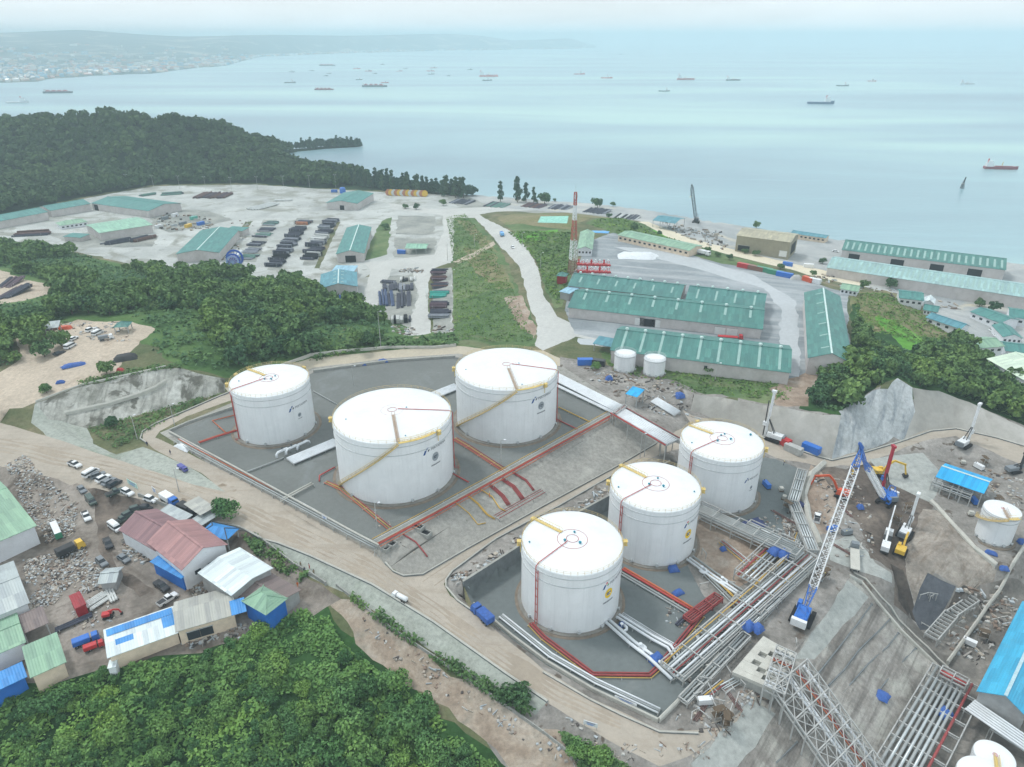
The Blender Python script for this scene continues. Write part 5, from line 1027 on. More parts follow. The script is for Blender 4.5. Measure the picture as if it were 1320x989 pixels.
def loc_mb(o): return lambda W: [Vector(w)-Vector(o) for w in W]
def pipeline(name, label, W, spec, supp=5.0, group=None, zfoot=None, sup_w=None):
    """spec: (offset, height, radius, material, part name) for each pipe; sleepers or posts under the bundle"""
    o = W[0].copy(); t = thing(name, label, 'pipeline', o, 0, group); rel = loc_mb(o)
    for d, h, r, m, nm in spec: MB().tube([Vector((p.x, p.y, p.z+h)) for p in rel(offset(W, d))], r, 7).build(nm, m, t, smooth=True)
    ds = [s[0] for s in spec]; hs = [s[1]-s[2] for s in spec]; a, b = min(ds)-.3, max(ds)+.3
    if supp:
        L1, L2 = rel(offset(W, a)), rel(offset(W, b)); acc = supp; n = 0
        for i in range(len(W)):
            if i: acc += (W[i]-W[i-1]).length
            if acc >= supp and n < 90:
                acc = 0; n += 1; h = min(hs)-.05; mb = MB(); mb.bar(L1[i]+Vector((0, 0, h)), L2[i]+Vector((0, 0, h)), .18)
                for q in (L1[i], L2[i]):
                    gzq = zt(q.x+o.x, q.y+o.y)-o.z-.2; mb.bar((q.x, q.y, gzq), q+Vector((0, 0, h)), .18)
                mb.build('support', STL, t)
    return t
def rack(name, label, A, B, width, height, pipes, levels=1, brace=True, step=5.0, top=True, z0=None, group=None, red=None, mat=None, nx=2):
    """steel pipe rack from A to B (world points at deck level): bents, stringers, diagonal braces, pipes as parts"""
    o = A.copy(); t = thing(name, label, 'pipe rack', o, 0, group); d = (B-A); n = max(2, int(d.length/step)); u = Vector((-d.y, d.x, 0)).normalized(); m = mat or STL
    for i in range(n+1):
        c = d*i/n; mb = MB(); l, r = c-u*width/2, c+u*width/2
        for k in range(nx):
            q = l.lerp(r, k/(nx-1)); g = zt(q.x+o.x, q.y+o.y)-o.z-.3; mb.bar((q.x, q.y, min(g, q.z-.5)), (q.x, q.y, q.z+(height if top else 0)), .26)
        mb.bar(l, r, .24)
        if top: mb.bar(l+Vector((0, 0, height)), r+Vector((0, 0, height)), .24)
        mb.build('bent', m, t)
    for s in (-1, 1):
        MB().bar(u*s*width/2, d+u*s*width/2, .26).build('stringer', m, t)
        if top: MB().bar(u*s*width/2+Vector((0, 0, height)), d+u*s*width/2+Vector((0, 0, height)), .24).build('stringer', m, t)
    if brace:
        for i in range(n):
            mb = MB(); p, q = d*i/n, d*(i+1)/n; zz = Vector((0, 0, height if top else .05)); k = int(max(1, round(width/step)))
            for j in range(k):
                f0, f1 = -width/2+width*j/k, -width/2+width*(j+1)/k; mb.bar(p+u*f0+zz, q+u*f1+zz, .16); mb.bar(p+u*f1+zz, q+u*f0+zz, .16)
                if j: mb.bar(p+u*f0+zz, q+u*f0+zz, .14)
            mb.build('bracing', m, t)
    for off_, h, r, pm, nm in pipes: MB().tube([u*off_+Vector((0, 0, h)), d*.5+u*off_+Vector((0, 0, h)), d+u*off_+Vector((0, 0, h))], r, 7).build(nm, pm, t, smooth=True)
    return t
def wall_line(name, label, W, h, w, mat, cat='wall', base=-.8, drape=True, posts=None):
    o = W[0].copy(); t = thing(name, label, cat, o); mb = MB(); rel = loc_mb(o)
    L_, R2 = rel(offset(W, w/2)), rel(offset(W, -w/2))
    for i in range(len(W)-1):
        B4 = [L_[i], R2[i], R2[i+1], L_[i+1]]; mb.hexa([b+Vector((0, 0, base)) for b in B4], [b+Vector((0, 0, h)) for b in B4])
    mb.build('wall_body', mat, t)
    if posts:
        acc = posts
        for i, p in enumerate(rel(W)):
            if i: acc += (W[i]-W[i-1]).length
            if acc >= posts: acc = 0; MB().box((p.x, p.y, p.z+h/2-.2), (w*1.8, w*1.8, h+.5)).build('pilaster', mat, t)
    else: MB().tube([p+Vector((0, 0, h+.05)) for p in rel(W)], w*.55, 4).build('coping', CPALE, t)
    return t
# kerbs and perimeter walls of the two farms
wall_line('bund_wall', 'grey perimeter wall along the roadside of the upper tank farm', on_ground([(219, 559), (300, 603), (400, 658), (489, 706)], 0), .9, .5, CW)
wall_line('bund_wall', 'low grey perimeter wall along the left back edge of the upper tank farm', on_ground([(219, 557), (244, 546), (300, 527)], 0), .9, .5, CW)
wall_line('bund_wall', 'pale perimeter wall behind the upper tank farm', on_ground([(404, 480), (500, 467), (587, 461)], 0), .9, .5, CW)
wall_line('kerb_wall', 'pale concrete wall along the loop road under the wooded rise', on_ground([(300, 494), (340, 480), (400, 459), (440, 454), (500, 449), (560, 449), (588, 446)], 0), .9, .4, CPALE)
Wt = [Vector((p.x+.14, p.y-.2, -5.2)) for p in wall_top]
wall_line('retaining_wall', 'tall dark retaining wall behind the foremost lower tank', [Vector((p.x, p.y, p.z)) for p in Wt], .55, .6, CWD, base=-5.2)
wall_line('bund_wall', 'pale low wall along the roadside of the lower tank farm', on_ground([(611, 781), (660, 822), (704, 855), (764, 891), (848, 931)], 0), 1.0, .45, CPALE)
wall_line('bund_wall', 'pale low wall at the front right corner of the lower tank farm', on_ground([(849, 931), (900, 880), (926, 846)], 0), 1.0, .6, CPALE)
wall_line('kerb_wall', 'dark curved kerb round the bund toe at the road junction', on_ground([(497, 726), (507, 737), (520, 743), (545, 741), (600, 709), (700, 653), (800, 599), (846, 572)], 0), .35, .4, CWD)
wall_line('kerb_wall', 'dark curved kerb round the rubble strip at the road junction', on_ground([(612, 790), (590, 775), (575, 757), (575, 748), (583, 737), (640, 695), (720, 653), (790, 613)], 0), .35, .4, CWD)
wall_line('drain_kerb', 'dark drain kerb along the lower side of the main road', on_ground([(300, 677), (400, 717), (480, 754), (560, 803), (650, 867), (706, 905)], 0), .3, .5, CWD)
wall_line('drain_kerb', 'dark drain kerb along the roadside edge of the lower farm', on_ground([(700, 867), (760, 902), (800, 922), (850, 944), (900, 946)], 0), .3, .4, CWD)
wall_line('drain_kerb', 'dark drain kerb between the loop road and the green ditch', on_ground([(190, 572), (181, 566), (184, 557), (200, 547), (240, 530), (296, 506)], 0), .35, .4, CWD)
wall_line('boundary_wall', 'pale crumbling boundary wall with posts above the eroded bank', on_ground([(434, 756), (455, 772), (500, 808), (560, 848), (640, 902), (700, 945), (750, 986)], 0), .8, .2, CW, posts=4.0)
wall_line('boundary_wall', 'grey boundary wall between the road and the village', on_ground([(180, 640), (232, 660), (270, 674), (330, 692), (380, 730), (420, 754)], 0), 1.1, .3, CW, posts=5)
wall_line('kerb_wall', 'kerb along the foot of the long smooth sprayed wall', on_ground([(930, 545), (1000, 571), (1050, 588), (1072, 594), (1110, 585), (1160, 570), (1200, 556), (1232, 553), (1285, 565), (1335, 580)], 0), .35, .5, CWD)
wall_line('drain_wall', 'long stepped drain channel running down the right side of the rock slope', on_ground([(1095, 744), (1110, 752), (1130, 777), (1162, 815), (1214, 866)], 0, step=3), .7, .5, CPALE)
wall_line('drain_wall', 'second wall of the stepped drain beside the pink stained strip', on_ground([(1100, 740), (1116, 748), (1136, 772), (1170, 812), (1222, 862)], 0, step=3), .5, .4, CW)
wall_line('site_wall', 'long grey wall climbing beside the blue-roofed hall', on_ground([(1320, 706), (1294, 752), (1256, 808), (1220, 858)], 0, step=3), 1.4, .7, CPALE)
wall_line('site_kerb', 'broad pale kerb strip running from the blue shed down to the mound', on_ground([(1200, 648), (1230, 680), (1256, 708), (1284, 730)], 0, step=3), .7, 1.2, CPALE)
wall_line('hill_wall', 'pale wall at the top of the left cut face', on_ground([(46, 519), (106, 497), (200, 476.5), (214, 473)], 0), .5, .4, CPALE)
wall_line('bench_kerb', 'horizontal bench kerb across the middle of the left cut face', on_ground([(84, 534), (140, 522), (200, 501), (214, 492)], 0), .7, .9, CPALE)
rbk = random.Random(6)
for lb, pts, m in [('first bench kerb across the rock slope, nearest the crane', [(1122, 778), (1103, 804), (1084, 828), (1052, 868)], CWD), ('second bench kerb across the rock slope', [(1146, 796), (1133, 810), (1104, 838), (1086, 862), (1066, 882)], CWD), ('third bench kerb across the rock slope, above the blue sheet', [(1158, 816), (1144, 834), (1119, 856), (1084, 896)], CWD), ('lowest bench kerb across the rock slope, beside the blue sheet', [(1182, 836), (1168, 850), (1140, 884), (1106, 928)], CWD), ('bench kerb on the slope left of the latticed rack', [(1010, 944), (985, 966), (955, 990)], CPALE), ('dark bench kerb on the slope left of the latticed rack', [(1026, 956), (1004, 978), (985, 996)], CWD)]: wall_line('bench_kerb', lb, offset(on_ground(pts, 0, True, 2), rbk.uniform(-.6, .6)), .1, .28, m, posts=900)
# sleepers and red pipes on the front edge of the upper farm
E1 = on_ground([(486, 703), (560, 663), (647, 615), (720, 574), (796, 532)], 0, False)
pipeline('pipe_bundle', 'long red, orange and pale pipe bundle along the front edge of the upper farm', E1, [(-.9, .9, .18, REDP, 'red_pipe'), (-.3, .8, .13, P_ORG, 'orange_pipe'), (.5, .5, .22, CPALE, 'pale_pipe'), (1.1, .5, .22, P_GRY, 'pale_pipe'), (1.7, .5, .2, CPALE, 'pale_pipe'), (2.2, .8, .1, P_YEL, 'yellow_pipe'), (-1.5, .5, .1, P_ORG, 'orange_pipe')], 5)
E2 = on_ground([(228, 570), (300, 609), (400, 662), (486, 708)], 0)
pipeline('pipe_bundle', 'grey and orange pipe bundle along the road side of the upper farm', E2, [(-.7, .8, .2, P_GRY, 'grey_pipe'), (0, .8, .24, P_GRY, 'grey_pipe'), (.7, .9, .14, P_ORG, 'orange_pipe'), (1.3, .6, .3, P_WHT, 'pale_pipe')], 5)
for lb, pts, spec in [
    ('orange twin pipe crossing the floor in front of the large front tank', [(418, 624), (440, 634), (500, 684)], [(0, .5, .14, P_ORG, 'orange_pipe'), (.7, .5, .12, P_YEL, 'yellow_pipe'), (1.2, .5, .1, REDP, 'red_pipe')]),
    ('red and orange pipes between the two large upper tanks', [(583, 568), (600, 578), (650, 611)], [(0, .5, .13, P_ORG, 'orange_pipe'), (.6, .5, .14, REDP, 'red_pipe'), (1.2, .5, .12, P_YEL, 'yellow_pipe'), (1.8, .5, .12, P_MAR, 'maroon_pipe')]),
    ('thick bright red pipe leading left from the corner tank', [(257, 573), (280, 565), (306, 557)], [(0, .6, .24, REDP, 'red_pipe'), (.9, .5, .15, P_ORG, 'orange_pipe')]),
    ('thin orange pipe loop left of the corner tank', [(302, 537), (274, 544), (292, 560)], [(0, .5, .2, P_ORG, 'orange_pipe')]),
    ('yellow pipe line on the floor right of the rear large tank', [(720, 526), (762, 546)], [(0, .4, .2, P_YEL, 'yellow_pipe')]),
    ('dark red pipe with elbow right of the rear large tank', [(718, 542), (745, 555), (742, 560)], [(0, .4, .22, REDP, 'red_pipe')]),
    ('dark red pipe from the right foot of the front large tank', [(584, 612), (604, 623)], [(0, .4, .22, REDP, 'red_pipe')]),
    ('red pipe spur left of the front large tank', [(432, 604), (412, 615), (412, 622)], [(0, .5, .22, REDP, 'red_pipe')]),
    ('grey pipe crossing the farm floor towards the road', [(402, 626), (376, 640), (362, 648)], [(0, 1.0, .25, CPALE, 'pale_pipe'), (.9, 1.0, .2, CPALE, 'pale_pipe')]),
    ('thin grey pipe on the back floor right of the corner tank', [(404, 505), (434, 522)], [(0, .3, .2, P_GRY, 'grey_pipe')]),
    ('grey pipe behind the corner tank running to the road side', [(366, 592), (335, 604), (316, 611)], [(0, .5, .25, P_GRY, 'grey_pipe')])]:
    pipeline('floor_pipe', lb, on_ground(pts, 0, False), spec, 4)
# white insulated header across the upper farm
def header(lb, pts, ws, r, dz, supp=5): return pipeline('pipe_header', lb, on_ground(pts, dz, False), [(w, r+.5, r, P_WHT, 'white_pipe') for w in ws], supp)
header('broad bank of white insulated pipes between the corner tank and the front large tank', [(374, 597), (434, 572)], [-2.2, -1.4, -.6, .2, 1.0, 1.8], .36, 0)
header('broad bank of white pipes seen between the two large upper tanks', [(560, 512), (590, 500)], [-2, -1.2, -.4, .4, 1.2, 2], .36, 0)
header('long bank of white pipes right of the rear large tank', [(712, 486), (798, 530)], [-2.6, -1.8, -1.0, -.2, .6, 1.4, 2.2], .36, .2)
header('single white pipe parallel to the long white pipe bank', [(716, 500), (790, 536)], [0, .8], .3, .2)
for i, (x, y) in enumerate([(366, 588), (378, 584), (392, 578)]):
    p = hp(x, y, 0); t = thing('pipe_loop', ['white expansion loop at the end of the pipe bank, left one', 'white expansion loop on the pipe bank, middle one', 'white valve loop at the foot of the corner tank, right one'][i], 'pipe', p)
    MB().tube([(-1.6, -2, .6), (-1.6, -1.6, 1.6), (-1.2, -1.2, 2.1), (.8, 1.2, 2.1), (1.3, 1.6, 1.6), (1.3, 2.2, .6)], .42, 8).build('pipe', P_WHT, t, smooth=True)
    MB().tube([(-.2, 0, 2.5), (-.2, 0, 3.1), (-.2, 0, 3.1), (-.2, 0, 3.2)], [.1, .1, .4, .4], 8).build('handwheel', DARK, t)
# bridge from the upper farm over the branch road
A, B = at(797, 530, 2.6), at(868, 571, 2.6)
rack('pipe_bridge', 'white pipe bridge on steel legs crossing above the branch road', A, B, 7.0, 1.2, [(w, .5, .36, P_WHT, 'white_pipe') for w in (-2.8, -2.0, -1.2, -.4, .4, 1.2, 2.0)]+[(-3.6, .4, .25, REDP, 'red_pipe'), (3.3, .5, .16, P_MAR, 'maroon_pipe')], brace=False, step=7, top=False)
rack('pipe_rack', 'grey pipe rack with legs at the end of the white pipe bridge', at(866, 566, 2.4), at(880, 574, -2.5), 8, 1.0, [(w, .4, .3, P_GRY, 'grey_pipe') for w in (-3, -2, -1, 0, 1, 2, 3)], brace=False, step=3, top=True)
rack('red_pipe_frame', 'dark red pipe frame crossing the white pipe bank', at(792, 534, 3.2), at(806, 524, 3.2), 1.2, .6, [(0, .2, .22, P_MAR, 'maroon_pipe')], brace=False, step=4)
header('upper bundle of pale pipes laid on the ground beyond the pipe bridge', [(842, 518), (872, 536)], [-1.6, -.8, 0, .8, 1.6, 2.4], .3, 0)
# pipes hanging down the bund
for lb, pts, m, r, n in [('wide red pipe group running down the bund', [(647, 618), (662, 628), (674, 644)], P_MAR, .1, 6), ('red pipe curving down the bund right of the wide red group', [(661, 610), (678, 620), (688, 633)], P_MAR, .18, 2), ('thin red pipes on the bund beside the yellow pipe', [(632, 626), (648, 640), (656, 652)], P_MAR, .14, 4), ('thick yellow pipe curving down the bund', [(600, 638), (616, 650), (628, 664), (638, 670)], P_YEL, .13, 2), ('thin yellow pipe on the bund, left of the thick one', [(586, 648), (604, 662), (616, 677), (626, 675)], P_YEL, .14, 1), ('thin yellow pipe on the bund, right of the thick one', [(618, 631), (634, 641), (644, 656), (652, 660)], P_YEL, .18, 1), ('red pipe curving down the bund near the road junction', [(520, 690), (536, 700), (546, 712), (551, 719)], P_MAR, .22, 1)]:
    pipeline('bund_pipe', lb, on_ground(pts, 0, True, 1.5), [((i-(n-1)/2)*r*2.6, r+.1, r, m, 'pipe') for i in range(n)], 0)
pipeline('pipe_manifold', 'tangle of small red valves and pipes at the foot of the bund', on_ground([(640, 668), (668, 652), (700, 634)], 0), [(-1, .4, .1, P_MAR, 'maroon_pipe'), (0, .6, .1, P_MAR, 'maroon_pipe'), (1, .4, .08, P_MAR, 'maroon_pipe')], 2)
for i, (x, y, lb) in enumerate([(538, 680, 'concrete sump pit on the bund near the red pipe'), (547, 688, 'concrete sump pit beside the first one on the bund'), (498, 708, 'small concrete chamber at the corner of the bund'), (506, 703, 'second small concrete chamber at the corner of the bund')]):
    p = hp(x, y, 0); t = thing('sump', lb, 'pit', p, -.55); d = 3.6 if i < 2 else 1.8
    for (cx, cy, w, h) in [(0, -1, d*1.0, .25), (0, 1, d*1.0, .25), (-d/2, 0, .25, 2.2), (d/2, 0, .25, 2.2)]: MB().box((cx, cy, .2), (w, h, 1.2)).build('rim', CW, t)
    MB().box((0, 0, .1), (d-.3, 1.7, .5)).build('pit_floor', DOORD, t)
# lower farm: red perimeter pipe, white pump lines, racks
pipeline('fire_main', 'maroon and yellow fire pipe looping round the front of the lower farm', on_ground([(683, 806), (700, 824), (764, 872), (838, 873), (850, 862), (905, 795)], 0, False), [(0, .5, .28, P_MAR, 'maroon_pipe'), (.7, .5, .22, P_MAR, 'maroon_pipe'), (-.6, .4, .1, P_YEL, 'yellow_pipe')], 4)
pipeline('fire_main', 'orange-red pipe pair from the middle lower tank to the pipe rack', on_ground([(802, 736), (850, 764), (902, 795)], 0, False), [(0, .6, .3, REDP, 'red_pipe'), (.8, .6, .3, P_ORG, 'orange_pipe'), (-1, .5, .25, P_GRY, 'grey_pipe'), (-1.8, .5, .25, P_GRY, 'grey_pipe')], 4)
pipeline('pipe_bundle', 'pale pipes on sleepers along the roadside of the lower farm', on_ground([(640, 800), (704, 852), (764, 887), (846, 926)], 0), [(.9, .7, .22, P_WHT, 'pale_pipe'), (1.5, .7, .22, P_GRY, 'grey_pipe'), (2.1, .7, .22, P_WHT, 'pale_pipe')], 5)
pipeline('pump_line', 'thick white pipes leaving the foremost lower tank', on_ground([(786, 802), (818, 830), (842, 848), (872, 876)], 0, False), [(-1.6, 1.1, .42, P_WHT, 'white_pipe'), (-.4, 1.1, .42, P_WHT, 'white_pipe')], 5)
pipeline('pump_line', 'second pair of white pipes beside the covered valve', on_ground([(796, 798), (840, 826), (862, 838), (876, 860)], 0, False), [(-.5, 1.1, .36, P_WHT, 'white_pipe'), (.6, 1.1, .36, P_WHT, 'white_pipe'), (1.8, .5, .12, P_WHT, 'thin_pipe'), (2.3, .5, .12, P_WHT, 'thin_pipe')], 5)
pipeline('pump_line', 'white pipes leaving the middle lower tank towards the pipe rack', on_ground([(890, 722), (920, 744), (968, 776)], 0, False), [(-1.5, 1.0, .34, P_WHT, 'white_pipe'), (-.5, 1.0, .34, P_WHT, 'white_pipe'), (.8, 1.0, .3, P_GRY, 'grey_pipe')], 5)
for i, (x, y, lb) in enumerate([(801, 812, 'white valve bend by the foremost tank, nearest the tank'), (825, 838, 'white valve bend left of the blue valve cover'), (904, 738, 'white valve bend on the middle tank line, nearer the tank'), (930, 752, 'white valve bend on the middle tank line, nearer the rack')]):
    p = hp(x, y, 0); t = thing('valve', lb, 'valve', p, .6); MB().tube([(-.8, 0, 1.1), (-.8, -.9, 1.1), (-.5, -1.3, .9), (.5, -1.3, .9), (.8, -.9, 1.1), (.8, 0, 1.1)], .36, 8).build('pipe', P_WHT, t, smooth=True); MB().tube([(0, 0, 1.2), (0, 0, 2.0), (0, 0, 2.0), (0, 0, 2.1)], [.12, .12, .45, .45], 8).build('handwheel', P_WHT, t)
# racks of the lower right
rk = 'steel pipe racks of the lower farm'
rack('pipe_rack', 'pale grey pipe rack running from the rearmost lower tank to the corner node', at(898, 656, -7), at(1030, 716, -7), 5.0, 1.6, [(w, .4, .3, P_GRY, 'grey_pipe') for w in (-2, -1.2, -.4, .4, 1.2, 2)], brace=False, step=6, group=rk)
rack('pipe_rack', 'upper pipe rack with bent ends beside the rear lower tank', at(965, 676, -7.5), at(1026, 704, -7.5), 2.6, 1.0, [(w, .4, .26, P_SIL, 'grey_pipe') for w in (-1, -.2, .6)], brace=False, step=5, group=rk)
rack('pipe_rack', 'wide pipe rack along the right edge of the lower farm with long grey pipes', at(866, 868, -8.4), at(1040, 716, -8), 6.2, 1.4, [(w, h, r, m, 'pipe') for w, h, r, m in ((-2.7, .4, .2, P_SIL), (-2.2, .4, .2, P_GRY), (-1.4, .4, .28, P_WHT), (-.3, .4, .16, P_MAR), (.1, .4, .16, P_GRY), (1.0, .4, .3, P_WHT), (1.7, .4, .2, P_SIL), (2.6, 1.0, .14, P_YEL))], brace=False, step=7, group=rk)
rack('pipe_rack', 'narrow pipe rack with red and yellow lines behind the wide one', at(962, 806, -9), at(1052, 722, -9), 3.0, .9, [(-1, .4, .26, P_SIL, 'silver_pipe'), (-.3, .4, .26, P_SIL, 'silver_pipe'), (.4, .4, .22, P_MAR, 'maroon_pipe'), (1.0, .4, .14, P_YEL, 'yellow_pipe')], brace=False, step=6, group=rk)
rack('pipe_rack', 'short outer rack of grey pipes in front of the concrete deck', at(880, 905, -9), at(962, 820, -9), 2.2, .8, [(w, .3, .25, P_GRY, 'grey_pipe') for w in (-.8, 0, .8)], brace=False, step=6, group=rk)
rack('pipe_rack', 'rack with maroon and orange crossing pipes at the corner of the dirt patch', at(946, 772, -9), at(984, 790, -9), 4.4, 1.0, [(-1.6, .3, .26, P_ORG, 'orange_pipe'), (-.8, .3, .26, P_MAR, 'maroon_pipe'), (0, .3, .2, P_GRY, 'grey_pipe'), (.8, .3, .2, P_GRY, 'grey_pipe')], brace=False, step=4, group=rk)
rack('pipe_rack', 'square steel frame with yellow and maroon pipes under the double blue cover', at(962, 748, -8), at(1004, 708, -8), 7.0, 1.6, [(-2.5, .3, .2, P_YEL, 'yellow_pipe'), (-1.2, .3, .28, P_SIL, 'silver_pipe'), (-.2, .3, .28, P_SIL, 'silver_pipe'), (1.2, .3, .28, P_SIL, 'silver_pipe'), (2.4, .3, .3, P_MAR, 'maroon_pipe')], brace=False, step=6, group=rk)
rack('pipe_rack', 'maroon pipe lattice leading to the wide rack', at(886, 800, -9), at(926, 770, -9), 2.6, .7, [(w, .2, .2, P_MAR, 'maroon_pipe') for w in (-1, -.4, .2, .8)], brace=False, step=4, group=rk, mat=P_MAR)
rack('pipe_rack', 'straight grey pipe rack beside the curved dirt wall of the pit', at(1034, 608, -8), at(1022, 648, -8), 3.0, .8, [(w, .3, .24, P_SIL, 'grey_pipe') for w in (-1, -.3, .4, 1.1)], brace=False, step=5, group=rk)
rack('pipe_rack', 'grey pipe rack bending from the pit edge to the corner node', at(1022, 648, -8.2), at(1048, 712, -8.2), 3.0, .8, [(w, .3, .24, P_SIL, 'grey_pipe') for w in (-1, -.3, .4, 1.1)], brace=False, step=5, group=rk)
wall_line('pit_wall', 'curved pale dirt wall between the grey rack and the orange excavator', on_ground([(1062, 598), (1046, 612), (1036, 640), (1042, 670), (1056, 704)], 0, step=3), .8, 1.6, CPALE)
# deck and big sloping racks
def deck():
    c = [at(943, 868, -7.6), at(1003, 889, -7.6), at(1024, 826, -7.6), at(984, 818, -7.6)]
    c = [at(944, 866, -7.8), at(1000, 890, -7.8), at(1026, 844, -7.8), at(984, 820, -7.8)]
    o = c[0].copy(); t = thing('concrete_deck', 'pale concrete deck with square openings at the head of the sloping rack', 'platform', o)
    q = [p-o for p in c]
    def pt(u, v, z): a = q[0].lerp(q[1], u); b = q[3].lerp(q[2], u); r = a.lerp(b, v); return Vector((r.x, r.y, z))
    def blk(u0, u1, v0, v1, z0, z1, nm, m): mb = MB(); P = [pt(u0, v0, 0), pt(u1, v0, 0), pt(u1, v1, 0), pt(u0, v1, 0)]; mb.hexa([p+Vector((0, 0, z0)) for p in P], [p+Vector((0, 0, z1)) for p in P]); mb.build(nm, m, t)
    blk(0, 1, 0, 1, -3.5, -.9, 'plinth', CW)
    rr = random.Random(4)
    for j in range(9):
        v0 = j/9
        for i in range(5):
            u0 = i/5
            if 0 < j < 8 and 0 < i < 4 and (i+j) % 2 == 0 and rr.random() < .85: continue
            blk(u0, u0+.2, v0, v0+1/9, -.9, rr.uniform(-.02, .1), 'slab', CPALE)
    return t
deck()
A, B = at(1000, 858, -7.5), at(1034, 896, -9.5)
rack('sloping_rack', 'short level head of the latticed pipe rack beside the concrete deck', at(992, 862, -7.2), at(1018, 874, -7.6), 13, 1.4, [(-5, .4, .26, P_WHT, 'white_pipe'), (-4, .4, .26, P_WHT, 'white_pipe'), (-1, .5, .26, P_WHT, 'white_pipe'), (0, .5, .26, P_WHT, 'white_pipe'), (2.5, .5, .17, P_ORG, 'orange_pipe'), (3.1, .5, .14, P_MAR, 'maroon_pipe'), (5.4, .4, .3, P_WHT, 'white_pipe')], brace=True, step=3)
rack('sloping_rack', 'big latticed steel pipe rack descending the rock slope to the bottom edge', at(1018, 874, -7.6), at(1118, 1016, -21), 13, 1.5, [(-.9, .5, .3, P_WHT, 'white_pipe'), (-.1, .5, .3, P_WHT, 'white_pipe'), (2.4, .5, .17, P_ORG, 'orange_pipe'), (3.0, .5, .14, P_MAR, 'maroon_pipe'), (-5.9, .4, .25, P_GRY, 'grey_pipe'), (5.2, .4, .35, P_WHT, 'white_pipe')], brace=True, step=3.2, nx=3)
rack('pipe_trestle', 'wide open trestle of parallel grey pipes at the foot of the rock slope', at(1234, 874, -22.5), at(1162, 1004, -22.5), 11.5, .6, [(w, .45, .34, P_SIL if i % 2 else P_GRY, 'grey_pipe') for i, w in enumerate((-4.6, -3.4, -2.3, -1.2, -.1, 1.0, 2.0))]+[(3.2, .5, .32, P_MAR, 'maroon_pipe')], brace=False, step=4.2, nx=3)
pipeline('pipe_header', 'bank of shiny white pipes in front of the big cyan-blue hall', [at(1252, 908, -22), at(1290, 934, -22), at(1345, 972, -22)], [(w, .6, .3, P_WHT, 'white_pipe') for w in (-3, -2.2, -1.4, -.6, .2, 1.0)], 4)
pipeline('pipe_header', 'lower rack of thin pipes under the shiny white bank', [at(1278, 938, -23.5), at(1340, 978, -23.5)], [(w, .4, .2, P_SIL, 'grey_pipe') for w in (-1, -.4, .2, .8)], 3)
rack('ribbed_frame', 'curved ribbed steel frame leaning in the gully below the mound', at(1200, 822, -23.5), at(1226, 792, -23), 3.2, .4, [], brace=False, step=1.4)
rack('ribbed_frame', 'upper section of the ribbed steel frame in the gully', at(1226, 792, -23), at(1256, 772, -22.6), 2.6, .4, [], brace=False, step=1.4)
rack('red_pipe_frame', 'red pipe frame at the head of the parallel pipe trestle', at(1212, 866, -21), at(1246, 884, -21), 2.5, 1.2, [(-.6, .3, .28, P_MAR, 'maroon_pipe'), (.3, .3, .28, REDP, 'red_pipe')], brace=False, step=4)
rack('scaffold', 'grey scaffold in front of the blue open-sided shed', at(1202, 622, -12), at(1252, 640, -12.5), 4, 1.6, [(w, .3, .12, P_WHT, 'rail') for w in (-1.5, 0, 1.5)], brace=False, step=2.5)
# blue covers
def cover(lb, px, py, w, d, h, rz, dz=.4, m=None):
    p = hp(px, py, dz); t = thing('tarp_cover', lb, 'tarp', p, rz); mb = MB(); n = 6; V = []; rr = random.Random(int(px*7+py))
    for i in range(n+1):
        for j in range(n+1):
            u, v = i/n*2-1, j/n*2-1; e = max(abs(u), abs(v)); V.append((u*w/2*(1+.1*rr.uniform(-1, 1)), v*d/2*(1+.1*rr.uniform(-1, 1)), h*(1-e**3)*rr.uniform(.75, 1.1)-.3*(e > .95)))
    F = [(i*(n+1)+j, (i+1)*(n+1)+j, (i+1)*(n+1)+j+1, i*(n+1)+j+1) for i in range(n) for j in range(n)]
    V2 = [(v[0], v[1], -.5) for v in V]; o = MB().raw(V, F).build('sheet', m or TARPB, t, smooth=True); MB().box((0, 0, h*.25), (w*.5, d*.5, h*.5)).build('covered_load', DARK, t)
